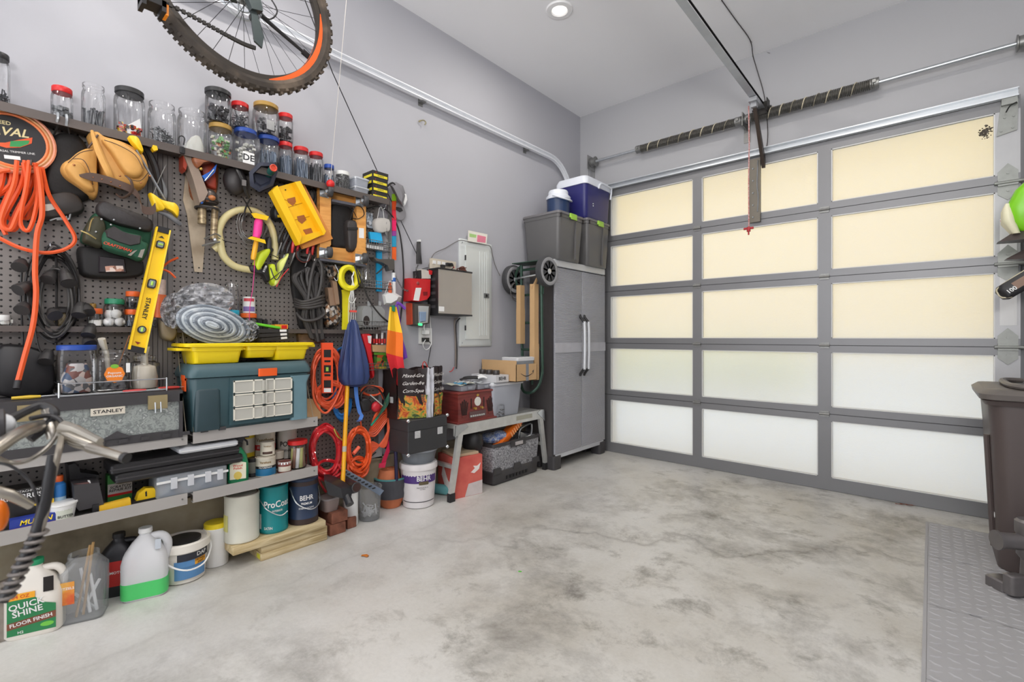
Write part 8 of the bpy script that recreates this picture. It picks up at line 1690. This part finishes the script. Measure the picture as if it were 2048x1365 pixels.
t, r, h, a_ = can('paint_can', 'teal paint can with white lettering in the middle of the three cans', 'paint can', 547, .15, 60, PZ_, 968, M('can_teal', (16, 130, 134), .4, 0, .05, 6), M('rust_lid', (110, 76, 60)), [(.1, .42, -78, -52, wht)], [('ProCoat', .2, .62, 15, wht), ('INTERIOR', .06, .48, 15, wht), ('SATIN', .08, .12, -20, wht)], group='paint cans on the pine boards')
P('bail', t, MB().tube(crom([(-r, .0, h * .75), (-r * .8, -r * .8, h * .55), (0, -r * 1.15, h * .38), (r * .6, -r, h * .42)], 5), .003, 6), steel)
t, r, h, a_ = can('paint_can', 'dark blue paint can with dripped white rim, right of the teal can', 'paint can', 607, .15, 60, PZ_, 952, M('can_navy', (44, 58, 84), .4, 0, .12, 8), M('lid_messy', (150, 148, 146), .5, .3, .5, 40), [(.84, .93, -80, 80, M('can_dkbrown', (56, 42, 40), .5)), (.0, .12, -80, 80, M('can_dkbrown', (56, 42, 40)))], [('BEHR', .15, .58, 12, wht), ('PREMIUM', .07, .46, 12, wht), ('STAIN-BLOCKING', .05, .36, 12, wht)], group='paint cans on the pine boards')
P('bail', t, MB().tube(crom([(-r, .0, h * .8), (-r * .85, -r * .75, h * .5), (0, -r * 1.15, h * .33), (r * .85, -r * .75, h * .42), (r, 0, h * .8)], 5), .0032, 6), steel)
t = WT('stake_bundle', 'cluster of upright dark slotted rails behind the white canister', 'rails', yat(425, .07), 0, .07)
for k in range(5): P('rail', t, MB().box(-.08 + k * .036, -.058 + k * .036, .02 - .008 * (k % 2), .04, 0, .13 + .012 * (k % 3)), (galv_d, M('rail_tan', (150, 132, 110), .6))[k % 2])
brk = patches('brick_red', [(110, 66, 50), (140, 88, 68), (96, 58, 46)], 12, .85, bump=.4)
for i, (u, d, z, lab) in enumerate(((660, .12, .0005, 'lower left red brick beside the pine boards'), (664, .12, .0665, 'upper red brick beside the pine boards'), (688, .10, .0005, 'short red brick behind the white roll'))): ONE('brick', lab, 'brick', MB().sbox(0, 0, 0, .10 if i < 2 else .06, .19, .064, .004, .003), brk, (XW + d, yat(u, d), z), WALL, group='bricks by the pine boards')
t = WT('takeaway_tub', 'translucent dusty brown tub on the bricks beside the dark blue paint can', 'tub', yat(657, .13), .1315, .13); P('tub', t, MB().rbox([(0, .08, .10, .02), (.07, .10, .12, .025)]), clear('dusty_tub', (190, 170, 164), milk=.55)); P('lid', t, MB().rbox([(.07, .105, .125, .025), (.078, .10, .12, .025)]), clear('dusty_lid', (200, 190, 186), milk=.6)); P('contents', t, MB().rbox([(.003, .07, .09, .02), (.04, .08, .10, .02)]), M('dusk_brown', (96, 70, 62), .7))
t, g = GT('paper_roll', 'upright white roll with dark cap standing at the front by the vacuum nozzle', 'roll', 701, 1050); P('tube', t, MB().lathe([(.043, 0), (.045, .003), (.045, .20), (.043, .203)], 24), wht); P('cap', t, MB().lathe([(.044, .203), (.046, .205), (.044, .222), (0, .225)], 24), blk2)
t, g = GT('clear_bucket', 'clear plastic bucket of white clips and tools between the white roll and planter', 'bucket', 739, 1038); P('pail', t, MB().lathe([(.055, 0), (.062, .004), (.075, .20), (.078, .202), (.078, .21)], 30, cap=False).lathe([(0, .001), (.055, 0)], 24), clr2)
q = MB(); rnd = random.Random(12)
for k in range(26):
 a, b_ = [Vector((rnd.uniform(-.04, .04), rnd.uniform(-.04, .04), rnd.uniform(.01, .08))) for _ in (0, 1)]; b_.z += .03 * rnd.random(); q.cyl(a, b_, .004, 5)
P('contents', t, q, wht, kind='stuff')
t, g = GT('plant_pot', 'dark grey planter with teal inside standing on a terracotta pot', 'planter', 782, 1012); g_ = t.location
tc_ = M('terracotta', (206, 122, 82), .8, 0, .12, 10); P('lower_pot', t, MB().lathe([(.06, 0), (.065, .003), (.085, .06), (.09, .07)], 32), tc_, 'terracotta pot under the planter'); P('planter', t, MB().lathe([(.085, .065), (.10, .07), (.108, .10), (.105, .125), (.115, .15), (.118, .19), (.118, .205), (.108, .206), (.10, .17), (0, .17)], 36), M('planter_grey', (72, 72, 78), .6, 0, .08)); P('inner_rim', t, MB().lathe([(.1185, .200), (.1175, .209), (.108, .209), (.106, .19)], 36, cap=False), M('rim_teal', (80, 150, 150), .4))
ONE('terracotta_pot', 'upturned terracotta pot sitting inside the dark grey planter', 'flower pot', MB().lathe([(.078, 0), (.08, .01), (.062, .085), (.058, .09), (.012, .09), (.010, .082), (0, .082)], 32), tc_, (g_.x + .01, g_.y - .025, .172), 0)
ONE('metal_nut', 'small bright nut and fittings lying in the planter beside the pole', 'fitting', MB().ball((0, 0, .01), .016, 8, 5).ball((.02, .01, .02), .012, 8, 5).cyl((0, .02, 0), (.01, .03, .04), .006, 6), steel, (g_.x + .03, g_.y + .075, .175))
bk = M('vac_black', (40, 40, 44), .35, 0, .08, 20)
t = T('vacuum_nozzle', 'black vacuum floor nozzle standing with its pipe pointing forward by the broom handle', 'vacuum nozzle', W(672, 985, .22))
q = MB()
def ab(u, v, d): return W(u, v, d) - t.location
q.loft([[ab(648, 948, .12), ab(668, 952, .12), ab(668, 962, .12), ab(650, 966, .12)], [ab(648, 960, .24), ab(690, 965, .26), ab(692, 985, .26), ab(656, 990, .24)], [ab(682, 978, .30), ab(706, 978, .30), ab(702, 996, .30), ab(686, 998, .30)]]); P('head', t, q, bk)
P('spout', t, MB().cyl(ab(692, 990, .28), ab(700, 1010, .33), .020, 16, r2=.023), bk); P('pipe', t, MB().cyl(ab(690, 965, .16), ab(712, 975, .30), .026, 18, r2=.030), bk); P('pipe_mouth', t, MB().torus(ab(713, 975.5, .305), .027, .004, 22, 6, ax='x'), blk2); P('pipe_mouth_dark', t, MB().cyl(ab(712.6, 975.3, .303), ab(713.2, 975.6, .307), .025, 18), M('pipe_inside', (60, 36, 32), .7))
t = T('squeegee_head', 'long grey-blue slotted floor tool slanting behind the vacuum nozzle', 'floor tool', W(700, 960, .12)); q = MB(); q.loft([[ab(660, 934, .06), ab(664, 926, .06), ab(676, 930, .10), ab(672, 940, .10)], [ab(752, 984, .18), ab(758, 974, .18), ab(768, 982, .24), ab(760, 992, .24)]]); P('bar', t, q, M('tool_slate', (96, 108, 124), .4, 0, .08)); q = MB()
for k in range(12): f_ = k / 12; a = ab(668 + 86 * f_, 934 + 48 * f_, .105 + .12 * f_); q.cb(a.x + .004, a.y, a.z + .004, .006, .02, .006)
P('slots', t, q, blk, kind='stuff')
ONE('dry_leaf', 'small dry orange leaf lying on the open concrete floor', 'leaf', MB().sheet([[(-.02 + .02 * j, -.012 + .012 * i * (1 - .3 * abs(j - 1)), .003 + .003 * ((i + j) % 2)) for j in range(3)] for i in range(3)], .0006), M('leaf_orange', (206, 120, 40), .7), G(731, 1113, .001), 20)
ONE('green_speck', 'tiny bright green scrap on the concrete floor', 'scrap', MB().box(-.008, .008, -.004, .004, 0, .002), M('speck_green', (90, 190, 60), .7), G(1040, 1144, .0005), 30)
q = MB()
for k in range(4): q.sheet([[(-.02 + .02 * j + k * .03, -.01 + .012 * i + .01 * (k % 2), .003 + .002 * ((i + j) % 2)) for j in range(3)] for i in range(2)], .0006)
ONE('leaf_litter', 'a few reddish dry leaf bits lying by the garage door threshold', 'leaf', q, M('leaf_red', (150, 96, 80), .7), G(1797, 1009, .001), 20, kind='stuff')
# ================================================================= bicycle hanging by the ceiling
bkm = M('bike_black', (38, 37, 38), .4, .2, .08, 20); tym = patches('muddy_tyre', [(44, 40, 38), (70, 62, 54), (112, 98, 84)], 9, .9, bump=.3)
C = Vector((-2.035, .72, 2.512)); RW = .365
b = T('mountain_bike', 'black mountain bike hanging under the ceiling, rear wheel with orange-striped rim in view', 'bicycle', C)
m90 = Matrix.Rotation(R(2), 4, 'Z') @ Matrix.Rotation(R(90), 4, 'Y')
w_ = P('tyre', b, MB().lathe([(RW - .046, -.016), (RW - .03, -.027), (RW - .012, -.024), (RW - .004, -.012), (RW - .002, 0), (RW - .004, .012), (RW - .012, .024), (RW - .03, .027), (RW - .046, .016)], 96, m=m90, cap=False), tym)
q = MB()
for i in range(110):
 a = 2 * PI * i / 110; mr_ = m90 @ Matrix.Rotation(a, 4, 'Z')
 for s_ in ((-.007, .007) if i % 2 else (-.020, .020)): q.cb(RW - (.0 if i % 2 else .007), 0, s_, .010, .011, .009, mr_)
P('tread_knobs', w_, q, tym, kind='stuff')
rim_ = P('rim', b, MB().lathe([(RW - .068, -.008), (RW - .066, -.012), (RW - .046, -.014), (RW - .046, .014), (RW - .066, .012), (RW - .068, .008), (RW - .068, -.008)], 96, m=m90, cap=False), M('rim_black', (58, 52, 46), .35, .3))
orr = M('rim_orange', (232, 98, 34), .4)
def ringseg(r0, r1, x, a0, a1):
 q = MB(); n = 14; g = []
 for i in range(n + 1):
  a = R(a0 + (a1 - a0) * i / n); f = math.sin(PI * i / n) ** .5 if i not in (0, n) else .15
  g.append([m90 @ Vector((r_ * math.cos(a), r_ * math.sin(a), x)) for r_ in (r1 - (r1 - r0) * f, r1)])
 q.sheet(g, .0008); return q
for x in (-.0155, .0155):
 P('orange_decal', rim_, ringseg(RW - .068, RW - .046, x, 16, 104), orr)
q = MB()
for i in range(32):
 a = 2 * PI * i / 32; s_ = -1 if i % 2 else 1; a2 = a + (.62 if (i // 2) % 2 else -.62)
 q.cyl(m90 @ Vector(((RW - .066) * math.cos(a), (RW - .066) * math.sin(a), s_ * .002)), m90 @ Vector((.027 * math.cos(a2), .027 * math.sin(a2), s_ * .026)), .0011, 4)
P('spokes', b, q, bkm, kind='stuff'); P('hub', b, MB().lathe([(.008, -.06), (.016, -.05), (.028, -.028), (.016, -.02), (.016, .02), (.028, .028), (.016, .05), (.008, .06)], 18, m=m90), galv_d)
for k, r_ in enumerate((.052, .046, .040, .034)): P('sprocket', b, MB().lathe([(r_ - .01, .034 + k * .006), (r_, .034 + k * .006), (r_, .037 + k * .006), (r_ - .01, .037 + k * .006)], 28, m=m90, cap=False), galv)
P('disc_rotor', b, MB().torus((-.038, 0, 0), .078, .006, 40, 4, ax='x').torus((-.038, 0, 0), .05, .003, 30, 4, ax='x'), galv)
q = MB()
for k in range(6): a = k * PI / 3; q.cyl((-.038, .02 * math.cos(a), .02 * math.sin(a)), (-.038, .075 * math.cos(a + .4), .075 * math.sin(a + .4)), .003, 4)
P('rotor_arms', b, q, galv, kind='stuff')
fr = M('frame_green_black', (70, 76, 70), .35, .3, .1)
for s_ in (-.058, .058):
 P('chain_stay', b, MB().tube([(s_, 0, .0), (s_ * .9, -.2, -.05), (s_ * .5, -.42, -.11)], [.011, .013, .012], 10), fr); P('seat_stay', b, MB().tube([(s_, 0, .01), (s_ * .8, -.16, .22), (s_ * .4, -.36, .48)], .009, 8), fr)
P('seat_tube', b, MB().cyl((0, -.42, -.11), (0, -.33, .62), .017, 12), fr); P('down_tube', b, MB().cyl((0, -.42, -.11), (0, -1.0, .42), .021, 12), fr); P('top_tube', b, MB().cyl((0, -.35, .55), (0, -1.0, .60), .018, 12), fr); P('fork', b, MB().tube([(0, -1.0, .62), (.05, -1.04, .5), (.055, -1.12, .02)], .016, 8).tube([(0, -1.0, .62), (-.05, -1.04, .5), (-.055, -1.12, .02)], .016, 8), fr)
P('front_tyre', b, MB().lathe([(RW - .046, -.016), (RW - .03, -.027), (RW - .002, 0), (RW - .03, .027), (RW - .046, .016)], 64, m=Matrix.Translation((0, -1.12, .02)) @ m90, cap=False), tym)
P('chainring', b, MB().torus((.05, -.42, -.11), .075, .004, 36, 5, ax='x'), galv_d)
q = MB(); cp = [(.05, -.42, -.185), (.05, -.2, -.205), (.05, -.04, -.225), (.048, .02, -.222)]
for k in range(36):
 a = crom([Vector(p) for p in cp], 12)[min(k, 35)]; q.cb(a.x, a.y, a.z, .009, .011, .013)
q.tube(crom([Vector(p) for p in cp], 8), .004, 5); P('chain', b, q, M('chain_dark', (60, 58, 56)), kind='stuff'); P('upper_chain', b, MB().cyl((.05, -.42, -.035), (.048, 0, .05), .004, 5), M('chain_dark', (60, 58, 56)))
P('crank', b, MB().tube([(.07, -.42, -.11), (.085, -.33, -.255)], [.014, .010], 8, flat=.7).tube([(-.07, -.42, -.11), (-.085, -.50, .03)], [.014, .010], 8, flat=.7), bkm)
pd = P('pedal', b, MB().box(.09, .15, -.355, -.29, -.272, -.252).box(.09, .15, -.355, -.343, -.288, -.252).box(.09, .15, -.302, -.29, -.288, -.252), bkm); P('reflector', pd, MB().box(.10, .14, -.29, -.282, -.29, -.255), M('reflector_orange', (240, 140, 30), .3))
P('derailleur', b, MB().poly([(-.03, -.02), (.03, -.03), (.04, -.08), (.0, -.09)], .045, .075, axis='x').poly([(.0, -.07), (.022, -.08), (.05, -.17), (.044, -.215), (.016, -.20), (.006, -.13)], .048, .058, axis='x'), M('derailleur_grey', (78, 86, 86), .3, .6))
for y, z in ((.012, -.11), (.028, -.185)): P('jockey_wheel', b, MB().lathe([(.006, .045), (.016, .046), (.016, .052), (.006, .053)], 14, m=Matrix.Translation((0, y, z)) @ m90), bkm)
P('gear_cable', b, MB().tube(crom([(.05, .06, .02), (.06, .10, -.04), (.06, .07, -.09), (.055, .03, -.07)], 5), .003, 6), bkm); P('kickstand', b, MB().tube([(-.07, .02, .02), (-.08, .16, -.03), (-.085, .27, -.07)], [.010, .008, .007], 8), bkm); P('kickstand_foot', b, MB().cyl((-.085, .27, -.07), (-.086, .31, -.085), .013, 10), blk)
P('hoist_hook', b, MB().tube([(0, -.34, .56), (0, -.32, .75), (0, -.3, .99)], .004, 6), galv)
# ================================================================= bicycle parked at the left, cut by the photo's edge
def Q(u, v, t_): return FR(u, v, t_)
chm = M('bar_chrome', (170, 164, 154), .28, .85, .02, 4); o = Q(60, 900, 1.0)
b = T('city_bike', 'bicycle handlebar with silver stem, brake lever and black cables at the left edge', 'bicycle', (o.x, o.y, 0))
def q3(u, v, t_): return Q(u, v, t_) - b.location
P('handlebar', b, MB().tube(crom([q3(-60, 935, .85), q3(-10, 900, .9), q3(30, 872, .95), q3(60, 858, 1.0), q3(85, 852, 1.05)], 5), .0125, 12), chm)
P('stem', b, MB().tube(crom([q3(95, 818, 1.06), q3(102, 838, 1.06), q3(104, 862, 1.05), q3(108, 876, 1.05)], 4), [.012] * 13, 10), chm)
P('clamp', b, MB().tube([q3(126, 868, 1.05), q3(160, 884, 1.04), q3(196, 896, 1.03)], [.013, .016, .012], 10), chm); P('brake_body', b, MB().tube([q3(126, 856, 1.05), q3(150, 860, 1.05), q3(200, 884, 1.03)], [.016, .011, .008], 8), chm); P('lever', b, MB().tube([q3(180, 896, 1.02), q3(215, 906, 1.0), q3(248, 916, .99)], [.011, .0095, .009], 10), chm); P('lever_end', b, MB().cyl(q3(246, 915, .99), q3(254, 917.5, .988), .0108, 12), blk)
P('light_ring', b, MB().torus(q3(2, 850, .95), .026, .006, 26, 6, ax='y'), blk2); P('light_lens', b, MB().ball(q3(2, 850, .96), .022, 14, 8), M('lens_white', (226, 228, 230), .2))
P('grip', b, MB().tube(crom([q3(20, 840, 1.0), q3(55, 822, 1.04), q3(85, 812, 1.06), q3(110, 826, 1.06), q3(96, 850, 1.05), q3(60, 880, 1.02)], 4), .009, 8), blk)
for pts, r_, m_ in (([(-20, 908, .95), (20, 926, .98), (60, 920, 1.0), (100, 890, 1.03), (122, 850, 1.05), (112, 832, 1.06)], .0045, chm), ([(60, 838, 1.02), (100, 832, 1.05), (124, 846, 1.05), (126, 880, 1.04), (116, 905, 1.02), (106, 945, 1.0), (92, 1010, .98), (70, 1075, .96), (48, 1130, .95)], .005, blk),
     ([(124, 870, 1.05), (118, 900, 1.0), (104, 960, 1.0), (88, 1040, .97), (60, 1110, .95), (30, 1160, .93)], .006, M('cable_silver', (150, 142, 130), .35, .5, .02)), ([(-20, 925, .95), (20, 932, .96), (55, 958, .97), (72, 990, .97), (80, 1040, .97)], .003, blk)):
 P('cable', b, MB().tube(crom([q3(*p) for p in pts], 5), r_, 8), m_)
P('cable_wrap', b, MB().tube([q3(106, 910, 1.0), q3(92, 1000, .98), q3(72, 1072, .96), q3(40, 1140, .94), q3(5, 1205, .92)], [.009, .010, .011, .011, .009], 10), blk)
q = MB()
for k in range(9): f = k / 8; p = q3(78 - 66 * f, 1066 + 128 * f, .957 - .03 * f); q.torus(p, .0125, .004, 12, 5, ax='z')
P('spring_wrap', b, q, M('wrap_grey', (110, 104, 100), .4, .3), kind='stuff')
P('frame_tube', b, MB().tube([q3(-40, 975, .9), q3(20, 990, .92), q3(62, 1012, .95)], [.011, .010, .008], 10), chm); P('reflector', b, MB().ball(q3(0, 1032, .95), .022, 12, 8, 1.4, sx=.6, sy=.6), M('reflector_red_orange', (246, 120, 20), .3))
ONE('stone_slab', 'grey rough metal plate leaning at the far left behind the handlebar cables', 'plate', MB().loft([[(-.02, -.05, 0), (.01, -.05, 0), (.01, .12, 0), (-.02, .12, 0)], [(-.06, -.05, .20), (-.04, -.05, .20), (-.04, .11, .235), (-.06, .11, .235)]]), patches('plate_rust', [(120, 112, 104), (150, 142, 132), (96, 80, 68)], 10, .6, .2), (XW + .17, yat(10, .17), .001))
